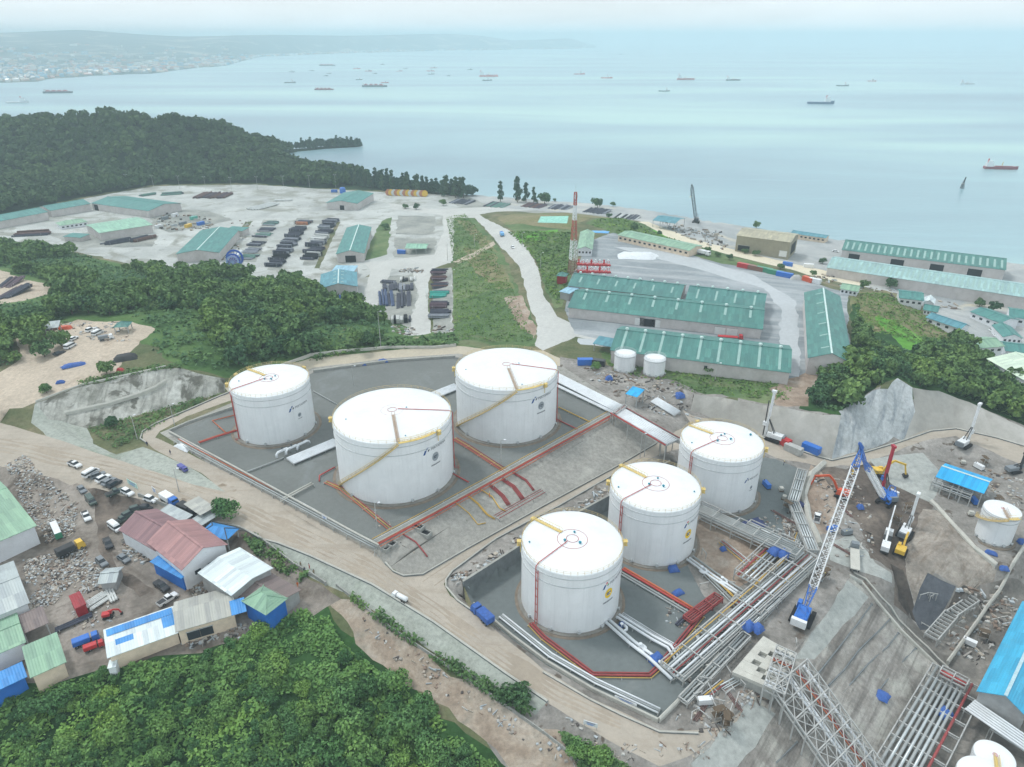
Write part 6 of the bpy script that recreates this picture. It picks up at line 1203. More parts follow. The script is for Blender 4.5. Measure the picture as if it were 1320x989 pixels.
for a in [('blue valve cover on the white pipes of the foremost lower tank', 846, 852, 3.6, 3.2, 1.6, .6), ('small blue cover at the foot of the foremost lower tank', 803, 806, 2.0, 1.4, .9, .6), ('blue cover at the foot of the middle lower tank', 868, 735, 3, 2.4, 1.2, .2), ('blue cover lying left of the maroon lattice', 874, 765, 3, 2, .7, .5), ('double blue cover over the square steel frame, left half', 997, 722, 3.4, 3, 1.6, .5, 3), ('double blue cover over the square steel frame, right half', 1008, 726, 3.4, 3, 1.6, .5, 3), ('blue cover beside the concrete deck, left half', 963, 815, 3.4, 2.8, 1.4, .6, 2), ('blue cover beside the concrete deck, right half', 975, 818, 3.0, 2.6, 1.4, .6, 2), ('crumpled blue sheet lying on the rock slope', 1137, 898, 3.2, 3.2, .7, .9), ('blue sheet tied over the parallel pipe trestle', 1212, 932, 3.6, 3.2, .8, .4, 3.6), ('blue cover on the reddish dirt patch', 932, 709, 1.8, 1.6, .8, .3), ('blue sheet on the ground left of the grey site wall', 1277, 714, 3.4, 1.6, .7, -.5), ('blue sheet beside the grey site wall', 1294, 734, 2.6, 2, .8, -.2), ('deep blue bin cover right of the small yellow-stair tank', 1316, 700, 2, 2, 1.2, 0), ('blue sheet behind the upper farm beside the gravel road', 785, 490, 3, 2, 1.6, .3), ('blue sheet over crates near the bend of the access road', 876, 512, 4, 3, 1.8, .2), ('blue sheet in the back corner strip behind the tanks, left one', 467, 471, 3.4, 1.2, .7, .1), ('long blue sheet in the back corner strip behind the tanks, right one', 494, 467, 4.6, 1.4, 1.2, .1), ('blue sheet at the front of the blue-green workshop, left one', 437, 385, 5, 3, 2, .2), ('blue sheet at the front of the blue-green workshop, right one', 449, 387, 6, 4, 3.4, .2), ('blue boat-shaped sheet lying on the dirt yard', 95, 472, 8.5, 3, .9, .5), ('dark blue sheet near the small bush on the dirt yard', 78, 494, 3, 1.6, .8, .3), ('blue cover beside the pit below the crane tip', 1109, 655, 2, 2, 1, 0)]: cover(*a)
cover('dark blue plastic sheet beside the rear lower tank', 972, 676, 7, 5, .5, .4, .3, TARPD); cover('dark purple sheet heap beside the grey pit rack', 1030, 652, 3, 3, .8, .4, .6, TARPD)
rr6 = random.Random(31)
for i, (x0, y0, x1, y1, w) in enumerate([(905, 668, 1020, 722, 2.2), (912, 742, 960, 790, 1.6), (930, 700, 985, 745, 1.4), (968, 735, 1010, 700, 1.6), (940, 815, 975, 780, 1.6), (976, 800, 1010, 762, 1.8), (1000, 770, 1046, 728, 1.6), (1012, 742, 1030, 690, 1.4), (890, 850, 930, 806, 1.4), (915, 860, 950, 826, 1.6), (930, 890, 962, 872, 1.4), (905, 900, 930, 880, 1.2)]):
    n = rr6.randrange(3, 6); cols = [P_GRY, P_SIL, P_WHT, P_MAR, P_YEL, P_GRY, P_SIL]
    places = ['under the rear rack', 'left of the maroon lattice corner', 'across the reddish dirt', 'under the double blue cover', 'by the paired blue covers', 'behind the narrow rack', 'beside the crane track', 'near the pit rack bend', 'along the front wide rack', 'in front of the concrete deck', 'left of the deck plinth', 'at the outer front corner']
    pipeline('pipe_run', 'low run of thin parallel pipes '+places[i], on_ground([(x0, y0), (x1, y1)], .2, False), [((j-n/2)*w/n*1.6, .5+.25*(j % 2), rr6.uniform(.1, .2), cols[rr6.randrange(7)], 'pipe') for j in range(n)], 4)
for i in range(46):
    x, y = rr6.choice([(rr6.uniform(900, 1040), rr6.uniform(690, 860)), (rr6.uniform(1190, 1260), rr6.uniform(770, 840)), (rr6.uniform(880, 960), rr6.uniform(850, 930))])
    p = hp(x, y, 0); d = hp(x+rr6.uniform(-14, 14), y+rr6.uniform(-10, 10), 0); h = rr6.uniform(.8, 2.2)
    t = thing('pipe_support', 'small steel goalpost support among the pipe racks of the lower farm', 'pipe support', p, math.atan2(d.y-p.y, d.x-p.x), 'small supports among the pipe racks'); w = rr6.uniform(1.2, 3)
    for s_ in (-1, 1): MB().bar((s_*w/2, 0, -.3), (s_*w/2, 0, h), .16).build('leg', STL, t)
    MB().bar((-w/2-.2, 0, h+.08), (w/2+.2, 0, h+.08), .18).build('crossbar', STL, t)
# light poles
def pole(lb, px, py, h, arms=1, rz=0):
    p = hp(px, py, 0); t = thing('light_pole', lb, 'light pole', p, rz); MB().tube([(0, 0, -.5), (0, 0, h)], [.16, .09], 6).build('pole', STL, t)
    for s in ([1] if arms == 1 else [-1, 1]): MB().tube([(0, 0, h), (s*1.0, 0, h+.25)], .06, 5).build('arm', STL, t); MB().box((s*1.2, 0, h+.25), (.7, .4, .18)).build('lamp_head', WW, t)
for a in [('light pole beside the main road above the village', 231, 634, 8), ('light pole in the green ditch, right one', 225, 548, 8), ('light pole in the green ditch, left one', 177, 566, 9), ('light pole on the farm floor in front of the front large tank', 486, 680, 8), ('light pole in front of the rear large tank', 646, 600, 9), ('tall pale pole behind the upper tank farm', 491, 448, 16), ('tall pole at the back of the upper tank farm', 456, 497, 8), ('street pole on the grass bank, upper left', 612, 320, 9), ('street pole on the grass bank, lower left', 584, 372, 11), ('street pole right of the gravel road, upper', 673, 318, 9), ('street pole right of the gravel road, lower', 697, 346, 9), ('pole at the corner of the fenced goods yard', 577, 336, 11), ('tall pole near the right end of the lower farm road', 825, 590, 9), ('thin pole on the verge below the ribbed warehouse', 922, 490, 7), ('mast pole behind the corner tank', 313, 470, 6)]: pole(*a)
for i in range(9):
    x = 165+i*33.5; pole(['first', 'second', 'third', 'fourth', 'fifth', 'sixth', 'seventh', 'eighth', 'ninth'][i]+' from the left of the yard light masts along the headland wood', x, 246-abs(i-4)*1.0, 13, 2)
# ------------------------------------------------------------------ vehicles, plant, yard goods
TYRE = M('tyre', lin(40, 40, 42), .9, .1); GLASS = M('car_glass', lin(44, 54, 62), .15, .05, spec=.6); CHR = M('chassis_dark', lin(62, 64, 66), .7, .15)
def paint(n, c): return M('paint_'+n, lin(*c), .35, .06, .8, dirt=.25, spec=.5)
PW, PK, PG, PB, PR, PY, PO, PGN, PPU = paint('white', (226, 230, 232)), paint('black', (52, 56, 62)), paint('grey', (120, 128, 134)), paint('blue', (44, 110, 196)), paint('red', (186, 44, 50)), paint('yellow', (222, 184, 70)), paint('orange', (206, 86, 50)), paint('green', (60, 140, 110)), paint('violet', (84, 86, 160))
PDG = paint('dark_green', (70, 88, 84)); PBR = paint('brown', (130, 92, 78)); PTL = paint('teal', (90, 176, 160))
def heading(px, py, px2, py2):
    a, b = G(px, py), G(px2, py2); return math.atan2(b.y-a.y, b.x-a.x)
def wheels(t, xs, y, r, w=.28):
    for x in xs:
        for s in (-1, 1):
            mb = MB(); mb.tube([(x, s*y-w/2, r), (x, s*y+w/2, r)], r, 12); o = mb.build('wheel', TYRE, t); MB().tube([(x, s*(y+w/2)-.01, r), (x, s*(y+w/2)+.02, r)], r*.5, 8).build('hub', PG, o)
def prof(mb, pts, w, top_in=0.0):
    """extrude a side profile (x, z) across the width, pulling the upper points in"""
    zs = [p[1] for p in pts]; z0, z1 = min(zs), max(zs)
    L_ = [(x, -w/2+top_in*(z-z0)/(z1-z0+1e-6), z) for x, z in pts]; R2 = [(x, w/2-top_in*(z-z0)/(z1-z0+1e-6), z) for x, z in pts]; n = len(pts)
    mb.raw(L_+R2, [tuple(range(n)), tuple(range(2*n-1, n-1, -1))]+[(i+n, (i+1) % n+n, (i+1) % n, i) for i in range(n)]); return mb
def vehicle(kind, label, px, py, px2, py2, m, load=None, scale=1.0):
    p = hp(px, py, .02); t = thing({'car': 'parked_car', 'suv': 'parked_car', 'van': 'van', 'pickup': 'pickup_truck', 'truck': 'truck', 'bus': 'bus', 'tanker': 'tanker_truck', 'tractor': 'flatbed_trailer'}[kind], label, {'car': 'car', 'suv': 'car', 'van': 'van', 'pickup': 'pickup', 'bus': 'bus'}.get(kind, 'truck'), p, heading(px, py, px2, py2)); t.scale = (scale,)*3
    mb = MB()
    if kind in ('car', 'suv'):
        h = 1.45 if kind == 'car' else 1.8; b = .85 if kind == 'car' else 1.0
        prof(mb, [(-2.2, .35), (2.2, .35), (2.25, .7), (2.05, b-.05), (1.0, b+.05), (-2.1, b+.05), (-2.25, .7)], 1.82, .06).build('body', m, t)
        x0 = -2.0 if kind == 'suv' else -1.7
        c = prof(MB(), [(x0, b), (1.0, b), (.35, h-.06), (x0+.35, h-.06)], 1.66, .2).build('window_band', GLASS, t); prof(MB(), [(x0+.3, h-.08), (.4, h-.08), (.3, h), (x0+.4, h)], 1.36, .06).build('roof', m, t)
        wheels(t, (-1.35, 1.35), .82, .34)
    elif kind == 'van':
        prof(mb, [(-2.5, .35), (2.4, .35), (2.45, .95), (1.9, 1.15), (-2.5, 1.15)], 1.9, .04).build('body', m, t); prof(MB(), [(-2.5, 1.13), (1.9, 1.13), (1.45, 1.75), (-2.45, 1.75)], 1.84, .1).build('window_band', GLASS, t)
        prof(MB(), [(-2.47, 1.73), (1.47, 1.73), (1.1, 2.1), (-2.4, 2.1)], 1.74, .1).build('roof', m, t); wheels(t, (-1.6, 1.5), .86, .35)
    elif kind == 'pickup':
        prof(mb, [(-2.6, .45), (2.5, .45), (2.55, .8), (2.3, 1.05), (1.2, 1.1), (-2.6, 1.1)], 1.85, .05).build('body', m, t); prof(MB(), [(-.5, 1.08), (1.2, 1.08), (.65, 1.75), (-.35, 1.75)], 1.7, .2).build('cab', GLASS, t); prof(MB(), [(-.4, 1.73), (.7, 1.73), (.6, 1.82), (-.35, 1.82)], 1.34, .04).build('roof', m, t)
        MB().box((-1.6, 0, 1.12), (1.9, 1.55, .06)).build('load_bed', CHR, t); wheels(t, (-1.6, 1.6), .85, .4)
    elif kind == 'bus':
        prof(mb, [(-5, .5), (5, .5), (5.1, 1.4), (4.9, 3.1), (-5, 3.1)], 2.5, .1).build('body', m, t); MB().box((0, 0, 2.1), (9.0, 2.5, .8)).build('window_band', GLASS, t); MB().box((0, 0, 3.15), (9.8, 2.35, .12)).build('roof', PW, t); wheels(t, (-3.2, 3.2), 1.1, .5)
    else:
        L_ = {'truck': 7.0, 'tanker': 7.5, 'tractor': 12.0}[kind]
        MB().box((0, 0, .85), (L_, 1.0, .25)).build('chassis', CHR, t)
        prof(mb, [(L_/2-2.0, .6), (L_/2, .6), (L_/2+.02, 1.5), (L_/2-.35, 2.5), (L_/2-1.9, 2.55)], 2.3, .15).build('cab', m, t); MB().box((L_/2-.22, 0, 1.95), (.25, 1.95, .75)).build('windscreen', GLASS, t)
        if kind == 'tanker': MB().tube([(-L_/2, 0, 1.9), (-L_/2+.3, 0, 1.9), (L_/2-2.6, 0, 1.9), (L_/2-2.3, 0, 1.9)], [.6, 1.0, 1.0, .6], 14).build('tank', load or PW, t, smooth=True)
        elif kind == 'tractor': MB().box((-1.1, 0, 1.2), (L_-2.6, 2.4, .3)).build('load_bed', load or CHR, t)
        else:
            o = MB().box((-1.15, 0, 1.75), (L_-2.5, 2.35, 1.5)).build('load_box', load or m, t); MB().box((-1.15, 0, 2.53), (L_-2.8, 2.05, .06)).build('load_cover', CHR if load is None else load, o)
        wheels(t, (-L_/2+1.0, -L_/2+2.2, L_/2-1.1), 1.0, .5)
    return t
R2 = (20, -10); D2 = (16, 9)
for a in [('pickup', 'small white pickup parked apart at the top of the village yard', 97, 601, 106, 605, PW), ('van', 'white van at the left end of the parked row above the village', 118, 612, 127, 606, PW), ('suv', 'grey car squeezed between the white van and the white car in the parked row', 127, 615, 136, 609, PG), ('suv', 'white car third in the parked row above the village', 134, 619, 144, 613, PW), ('car', 'blue-grey car between the white and the black car in the parked row', 141, 623, 150, 617, PG), ('suv', 'black car at the right end of the parked row above the village', 148, 626, 158, 619, PK), ('pickup', 'dark pickup behind the parked row above the village', 149, 637, 157, 632, PDG), ('suv', 'white car between the parked row and the white patrol car', 165, 637, 175, 643, PW), ('car', 'grey car on the muddy track left of the parked row', 106, 633, 112, 640, PG), ('van', 'dark van parked beside the scrap heap below the parked row', 118, 648, 124, 656, PDG), ('pickup', 'white pickup at the scrap heap edge, below the dark van', 112, 668, 116, 676, PW), ('suv', 'blue car parked by the rear corner of the red-brown house', 250, 684, 258, 690, PB), ('car', 'grey car in the muddy yard between the tent and the maroon wing', 160, 722, 168, 728, PG), ('pickup', 'white pickup beside the tan-grey house gable', 217, 775, 224, 770, PW), ('suv', 'white patrol car with dark roof window left of the box truck', 195, 646, 207, 650, PW),
          ('van', 'white van at the corner of the maroon wing', 149, 682, 158, 689, PW), ('pickup', 'dark pickup in the row along the maroon wing, first from the white van', 157, 673, 166, 667, PDG), ('suv', 'dark green car in the row along the maroon wing, second', 167, 665, 176, 659, PDG), ('suv', 'dark green car in the row along the maroon wing, third', 177, 658, 186, 653, PDG), ('car', 'black car nearest the box truck along the maroon wing', 189, 656, 200, 653, PK), ('pickup', 'dark pickup in the middle of the muddy village yard', 140, 703, 144, 712, PK), ('suv', 'dark car beside the grey canvas tent', 132, 727, 138, 733, PG), ('pickup', 'black pickup near the bright blue box shed', 209, 758, 218, 765, PK),
          ('van', 'white van parked under the broad trees on the dirt yard', 91, 448, 99, 443, PW), ('car', 'black car behind the white van on the dirt yard', 77, 457, 85, 453, PK), ('car', 'white car in front of the white van on the dirt yard', 95, 438, 103, 434, PW), ('suv', 'white car by the scrap shelter on the dirt yard', 117, 427, 124, 424, PW), ('van', 'white minibus in the back corner of the dirt yard', 126, 431, 134, 427, PW),
          ('car', 'white car coming down the gravel road above the grass bank', 661, 320, 667, 326, PW), ('car', 'white car in front of the long low office', 824, 315, 832, 316, PW), ('car', 'white car by the harbour row, furthest back', 1270, 416, 1280, 416, PW), ('car', 'white car by the harbour row, middle one', 1280, 427, 1290, 427, PW), ('car', 'white car by the harbour row, nearest', 1286, 434, 1296, 434, PW), ('car', 'white and blue car at the left end of the teal waterfront warehouse', 1077, 325, 1084, 326, PW), ('pickup', 'small white site pickup in the pit beside the orange excavator', 1053, 670, 1054, 662, PW), ('car', 'white car at the coastal yard beside the dark open shed', 864, 294, 871, 296, PW), ('car', 'second white car at the coastal yard, further right', 872, 296, 879, 298, PW)]: vehicle(*a)
vehicle('truck', 'white-topped box truck with blue cab beside the beige carport', 219, 648, 228, 654, PB, PW); vehicle('truck', 'black flat-topped truck parked behind the box truck', 243, 661, 252, 666, PK, CHR)
vehicle('truck', 'yellow truck at the back of the scrap yard', 92, 712, 102, 707, PY, CHR); vehicle('bus', 'green and white minibus beside the big green roof', 74, 688, 70, 679, PGN, scale=.7); vehicle('truck', 'blue truck beside the red truck at the jungle edge', 112, 829, 124, 824, PB, PB, .8); vehicle('truck', 'dark red truck beside the blue truck at the jungle edge', 122, 836, 132, 832, PR, PR, .62)
vehicle('truck', 'blue covered truck at the roadside by the lower farm corner', 622, 797, 612, 788, TARPB, TARPB); vehicle('truck', 'small violet-blue truck on the loop road beside a debris heap', 236, 606, 242, 610, PPU, PPU, .6); vehicle('tanker', 'white tank truck on the concrete slope below the road junction', 516, 773, 508, 768, PW, PW, .62)
vehicle('truck', 'light blue truck driving down the gravel road', 647, 304, 642, 297, PB, paint('sky_blue', (110, 176, 226))); vehicle('tractor', 'red flatbed truck in front of the middle plateau warehouse', 941, 437, 955, 438, PR, PR, .9); vehicle('tractor', 'long grey flatbed trailer standing in the pit', 1101, 722, 1098, 672, PG, CPALE); vehicle('truck', 'white truck at the dirt yard with a flat load', 137, 438, 146, 436, PW, PG, .8); vehicle('truck', 'white site office truck near the dark parking bay', 907, 329, 917, 331, PW, PW, 1.2)
# ---- tracked plant
def lattice(mb, A, B, w0, w1, n, r=.09, rr=.05):
    A, B = Vector(A), Vector(B); d = (B-A).normalized(); up = Vector((0, 0, 1)) if abs(d.z) < .95 else Vector((0, 1, 0)); x = d.cross(up).normalized(); y = x.cross(d)
    C = []
    for i in range(n+1):
        c = A.lerp(B, i/n); w = w0+(w1-w0)*i/n; C.append([c+x*sx*w/2+y*sy*w/2 for sx, sy in ((-1, -1), (1, -1), (1, 1), (-1, 1))])
    for k in range(4):
        mb.bar(C[0][k], C[n][k], r*2)
        for i in range(n):
            a, b = (k, (k+1) % 4); mb.bar(C[i][a], C[i+1][b], rr*2); mb.bar(C[i][a], C[i][b], rr*2)
    return mb
def tracks(t, L_, w, gap, h=.9):
    for s in (-1, 1):
        mb = MB(); y = s*gap/2; n = 12; P = []
        for i in range(n): a = math.pi/2+math.pi*i/(n-1); P.append((-L_/2+h/2+h/2*math.cos(a), h/2+h/2*math.sin(a)))
        for i in range(n): a = -math.pi/2+math.pi*i/(n-1); P.append((L_/2-h/2+h/2*math.cos(a), h/2+h/2*math.sin(a)))
        m = len(P); mb.raw([(x, y-w/2, z) for x, z in P]+[(x, y+w/2, z) for x, z in P], [tuple(range(m))[::-1], tuple(range(m, 2*m))]+[(i, (i+1) % m, (i+1) % m+m, i+m) for i in range(m)]); mb.build('track', TYRE, t)
    MB().box((0, 0, h*.7), (L_*.5, gap, h*.5)).build('undercarriage', CHR, t)
def crawler(name, label, base, tip, m1, m2, jib=None, size=1.0, tipfrac=.14, boom_w=1.7):
    o = base; rz = math.atan2(tip.y-o.y, tip.x-o.x); t = thing(name, label, 'crane', o, rz); R = Matrix.Rotation(-rz, 3, 'Z'); lo = lambda p: R @ (Vector(p)-o)
    tracks(t, 6.4*size, 1.0*size, 4.2*size, 1.1*size)
    MB().box((-1.6*size, 0, 2.2*size), (6.0*size, 3.0*size, 1.7*size)).build('engine_house', m2, t); MB().box((-4.6*size, 0, 2.2*size), (1.0*size, 3.6*size, 2.0*size)).build('counterweight', PW, t)
    c = prof(MB(), [(1.2*size, 1.5*size), (3.0*size, 1.5*size), (2.8*size, 3.4*size), (1.2*size, 3.4*size)], 1.2*size, .1); o2 = c.build('cab', m2, t); o2.location.y = 1.5*size
    MB().box((3.0*size, 1.5*size, 2.7*size), (.12, 1.0*size, .9*size)).build('windscreen', GLASS, t)
    B = lo(tip); A = Vector((1.6*size, 0, 1.9*size)); k0, k1 = A.lerp(B, .13), A.lerp(B, 1-tipfrac)
    lattice(MB(), A, k0, .7, boom_w, 3).build('boom_foot', m2, t); lattice(MB(), k0, k1, boom_w, boom_w, 18).build('boom', m1, t); lattice(MB(), k1, B, boom_w, .5, 4).build('boom_head', m2, t)
    g = Vector((-2.4*size, 0, 6.0*size)); mb = MB(); mb.bar((-.2, -1, 3*size), g+Vector((0, -.8, 0)), .22); mb.bar((-.2, 1, 3*size), g+Vector((0, .8, 0)), .22); mb.bar((-4*size, -1, 3*size), g+Vector((0, -.8, 0)), .18); mb.bar((-4*size, 1, 3*size), g+Vector((0, .8, 0)), .18); mb.bar(g+Vector((0, -.8, 0)), g+Vector((0, .8, 0)), .2); mb.build('gantry', m2, t)
    E = B
    if jib is not None:
        E = lo(jib); lattice(MB(), B, E, .8, .4, 6).build('jib', m2, t)
    for s in (-.5, .5): MB().tube([g+Vector((0, s, 0)), B+Vector((0, s*.4, 0))], .05, 4).build('pendant_rope', DARK, t)
    hk = E+Vector((.4, 0, -.3)); MB().tube([hk, hk+Vector((0, 0, -8))], .05, 4).build('hoist_rope', DARK, t); MB().box((hk.x, hk.y, hk.z-8.4), (.5, .4, .9)).build('hook_block', PY, t)
    return t
crawler('crawler_crane', 'blue and white crawler crane with a long lattice boom reaching over the pit', hp(1034, 797, 0), at(1111, 578, 20), PW, PB, at(1108, 571, 22.5), 1.0, .13, 1.9)
crawler('crawler_crane', 'blue and white crane standing in the pit with its boom leaning left', hp(1142, 648, 0), at(1114, 594, 12), PW, PB, at(1109, 574, 20), .9, .2, 1.4)
crawler('harbour_crane', 'black lattice crane at the waterfront', hp(897, 287, 0), at(891.5, 238, 22), PK, PK, None, 1.1, .1, 2.0)
def rig(label, px, py, h, px2, py2, mm, bm, lean=0.0, arm=None, size=1.0):
    p = hp(px, py, 0); rz = heading(px, py, px2, py2); t = thing('drilling_rig', label, 'drilling rig', p, rz); s = size
    tracks(t, 5.2*s, .8*s, 3.4*s, 1.0*s); MB().box((-1.0*s, 0, 1.9*s), (4.4*s, 2.6*s, 1.5*s)).build('engine_house', bm, t); MB().box((-3.4*s, 0, 1.9*s), (.7*s, 2.7*s, 1.6*s)).build('counterweight', PG, t)
    o2 = prof(MB(), [(.9*s, 1.2*s), (2.4*s, 1.2*s), (2.2*s, 2.9*s), (.9*s, 2.9*s)], 1.1*s, .1).build('cab', bm, t); o2.location.y = .9*s; MB().box((2.34*s, .9*s, 2.3*s), (.1, .9*s, .8*s)).build('windscreen', GLASS, t)
    x = 3.2*s; MB().bar((x, 0, .4), (x+lean, 0, h), .75*s).build('mast', mm, t); MB().box((x+lean, 0, h+.4), (1.6*s, .9*s, .8)).build('mast_head', mm, t)
    MB().tube([(x+.7*s, 0, -.3), (x+.7*s, 0, h*.8)], .2, 8).build('kelly_bar', CHR, t); MB().box((x+.7*s, 0, h*.3), (1.2*s, 1.2*s, 1.4)).build('rotary_drive', bm, t)
    MB().bar((0, .5, 2.6*s), (x-.2, .2, h*.45), .22).build('mast_strut', CHR, t); MB().bar((0, -.5, 2.6*s), (x-.2, -.2, h*.45), .22).build('mast_strut', CHR, t)
    return t
rig('drilling rig with a tall dark red mast and blue body in the pit', 1143, 642, 17, 1136, 637, paint('mast_red', (170, 40, 60)), PB)
rig('white drilling rig with a short mast and yellow arm standing in the dark gully', 1166, 690, 13, 1172, 678, PW, PW)
rig('white drilling rig on the upper pit terrace below the smooth wall', 1241, 575, 15.5, 1247, 570, PW, PW)
rig('white drilling rig with a tall mast beside the rearmost lower tank', 997, 567, 18, 989, 563, PW, PW, -.6)
rig('dark drilling rig at the right edge of the pit terrace', 1306, 608, 6.5, 1312, 606, DARK, PG, 0, None, .8)
def excavator(label, px, py, px2, py2, m, reach=1.0, size=1.0):
    p = hp(px, py, 0); t = thing('excavator', label, 'excavator', p, heading(px, py, px2, py2)); t.scale = (size,)*3; tracks(t, 4.4, .7, 2.9, .95); MB().box((-.7, 0, 1.75), (3.2, 2.6, 1.3)).build('engine_house', m, t)
    o2 = prof(MB(), [(.2, 1.1), (1.7, 1.1), (1.5, 2.8), (.2, 2.8)], 1.0, .1).build('cab', m, t); o2.location.y = .75; MB().box((1.64, .75, 2.1), (.1, .8, .8)).build('windscreen', GLASS, t)
    a, b, c, d = Vector((1.2, -.3, 1.7)), Vector((3.6*reach, -.3, 5.2*reach)), Vector((7.0*reach, -.3, 4.0*reach)), Vector((7.6*reach, -.3, 1.0))
    mb = MB(); mb.bar(a, a.lerp(b, .55)+Vector((-.2, 0, .4)), .55, .7); mb.bar(a.lerp(b, .55)+Vector((-.2, 0, .4)), b, .55, .6); mb.bar(b, c, .5, .6); mb.build('boom', m, t); MB().bar(c+Vector((-.4, 0, .4)), d, .42, .5).build('dipper_arm', m, t)
    MB().tube([(1.6, -.3, 1.2), a.lerp(b, .6)], .12, 6).build('hydraulic_ram', P_SIL, t); mb = MB(); prof(mb, [(7.0*reach, .9), (8.2*reach, 1.1), (8.3*reach, .2), (7.4*reach, -.3), (6.8*reach, .3)], 1.3); o = mb.build('bucket', CHR, t); o.location.y = -.3
    return t
excavator('orange excavator with its boom raised high in the red earth of the pit', 1084, 640, 1064, 632, PO, 1.25); excavator('yellow excavator working behind the dark red mast', 1131, 612, 1150, 614, PY, 1.15); excavator('yellow excavator at the mouth of the dark gully', 1160, 713, 1166, 698, PY, .9); excavator('small faded red excavator at the edge of the scrap yard', 140, 795, 160, 790, PR, .7, .55)
# concrete pump
p = hp(1141, 706, 0); t = thing('concrete_pump', 'white truck-mounted concrete pump with a folded boom beside the gully', 'concrete pump', p, heading(1141, 706, 1150, 670)); MB().box((1, 0, 1.0), (10, 2.2, .4)).build('chassis', CHR, t); prof(MB(), [(5, .7), (7, .7), (7, 1.7), (6.6, 2.8), (5, 2.8)], 2.3, .1).build('cab', PW, t); MB().box((-2, 0, 1.9), (3.6, 2.2, 1.6)).build('hopper', PW, t); wheels(t, (-3, -1.8, 4.6), 1.0, .5); MB().bar((-1, .3, 2.6), (8.5, .3, 4.2), .5).build('boom', PW, t); MB().bar((8.5, .3, 4.2), (14, .2, 6.5), .36).build('boom_end', PW, t)
# telecom mast
p = hp(738, 352, 0); t = thing('telecom_mast', 'tall red and white lattice telecom mast at the warehouse corner', 'mast', p, .3); n = 0; zz = [0, 8, 19, 30, 38, 45]; ws = [4.2, 3.4, 2.6, 1.8, 1.3, 1.1]
for i in range(5): lattice(MB(), (0, 0, zz[i]), (0, 0, zz[i+1]), ws[i], ws[i+1], 5, .13, .08).build('mast_section', [PBR, PW, paint('mast_brick', (176, 84, 72)), PW, paint('mast_brick', (176, 84, 72))][i], t)
for a in (0, 2.1, 4.2): MB().box((1.0*math.cos(a), 1.0*math.sin(a), 42.5), (.5, .5, 2.4), a).build('antenna_panel', PW, t)
MB().tube([(0, 0, 45), (0, 0, 49)], .06, 5).build('lightning_rod', STL, t)
# ---- stacked goods
STM = {'dark': M('stack_dark', lin(74, 78, 92), .6, .35, .5), 'grey': M('stack_grey', lin(140, 146, 156), .5, .25, .5), 'blue': M('stack_blue', lin(66, 84, 120), .5, .25, .5), 'brown': M('stack_rust', lin(116, 92, 88), .7, .3, .5), 'purple': M('stack_purple', lin(104, 88, 98), .7, .25, .4), 'pale': M('stack_pale', lin(206, 210, 208), .6, .12, .5), 'green': M('stack_green', lin(112, 150, 140), .6, .2, .5), 'teal': M('stack_teal', lin(70, 168, 156), .5, .2, .5), 'black': M('stack_black', lin(40, 44, 52), .6, .3, .5), 'orange': M('stack_orange', lin(190, 132, 104), .6, .25, .5)}
def stack(label, px, py, L_, w, h, m, px2=None, py2=None, r=.3, group=None, name='pipe_stack'):
    """pipes or bars laid side by side in layers on timber bearers; local x = pipe direction"""
    p = hp(px, py, 0); rz = heading(px, py, px2, py2) if px2 is not None else 0.0; t = thing(name, label, 'stack of pipes', p, rz, group); rr = random.Random(int(px*13+py)); mb = MB(); z = .25+r; nlay = max(1, int(h/(r*1.75)))
    y0 = -w/2; alts = [STM[m], STM[m], STM[{'dark': 'grey', 'black': 'pale', 'blue': 'dark', 'grey': 'dark', 'pale': 'pale', 'brown': 'purple', 'purple': 'dark'}.get(m, 'grey')], STM['dark' if m != 'pale' else 'pale']]
    while y0 < w/2-.6:                                   # bundles of unequal height and length side by side
        bw = rr.uniform(.9, 2.6); y1 = min(w/2, y0+bw); mb.cur = rr.randrange(4); n2 = max(1, round(nlay*rr.uniform(.45, 1.15))); q0, q1 = rr.uniform(-.06, .12)*L_, rr.uniform(-.06, .12)*L_
        for k in range(n2):
            y = y0+r+(k % 2)*r
            while y < y1-r*.3: d = rr.uniform(-.25, .25); mb.tube([(-L_/2+q0+d, y, z+k*r*1.75), (L_/2-q1+d, y, z+k*r*1.75)], r*.96, 5); y += 2.02*r
        y0 = y1+rr.choice((.05, .1, .5))
    mb.build('pipes', alts, t)
    for f in (-.35, 0, .35): MB().box((f*L_, 0, .12), (.25, w+.5, .24)).build('timber_bearer', BARK, t)
    for s in (-1, 1):
        for f in (-.35, .35): MB().bar((f*L_, s*(w/2+.12), 0), (f*L_, s*(w/2+.12), h*.9+.3), .14).build('stake', STL, t)
    return t
def rowg(prefix, cs, L_, w, h, dxy, group, r=.34):
    for i, (x, y, m, ds) in enumerate(cs): stack(prefix % ds, x, y, L_, w, h, m, x+dxy[0], y+dxy[1], r, group)
rowg('%s in the left far-yard rack row', [(349, 289, 'green', 'greenish pipe stack farthest back'), (344, 297, 'grey', 'light grey pipe stack second from the back'), (339, 304, 'green', 'grey-green pipe stack in the middle'), (331, 315, 'dark', 'dark pipe stack third from the front'), (325, 324, 'grey', 'grey pipe stack second from the front'), (320, 332, 'green', 'low greenish pipe stack nearest the front')], 11, 12, 1.4, (9, .4), 'pipe stacks of the left rack row')
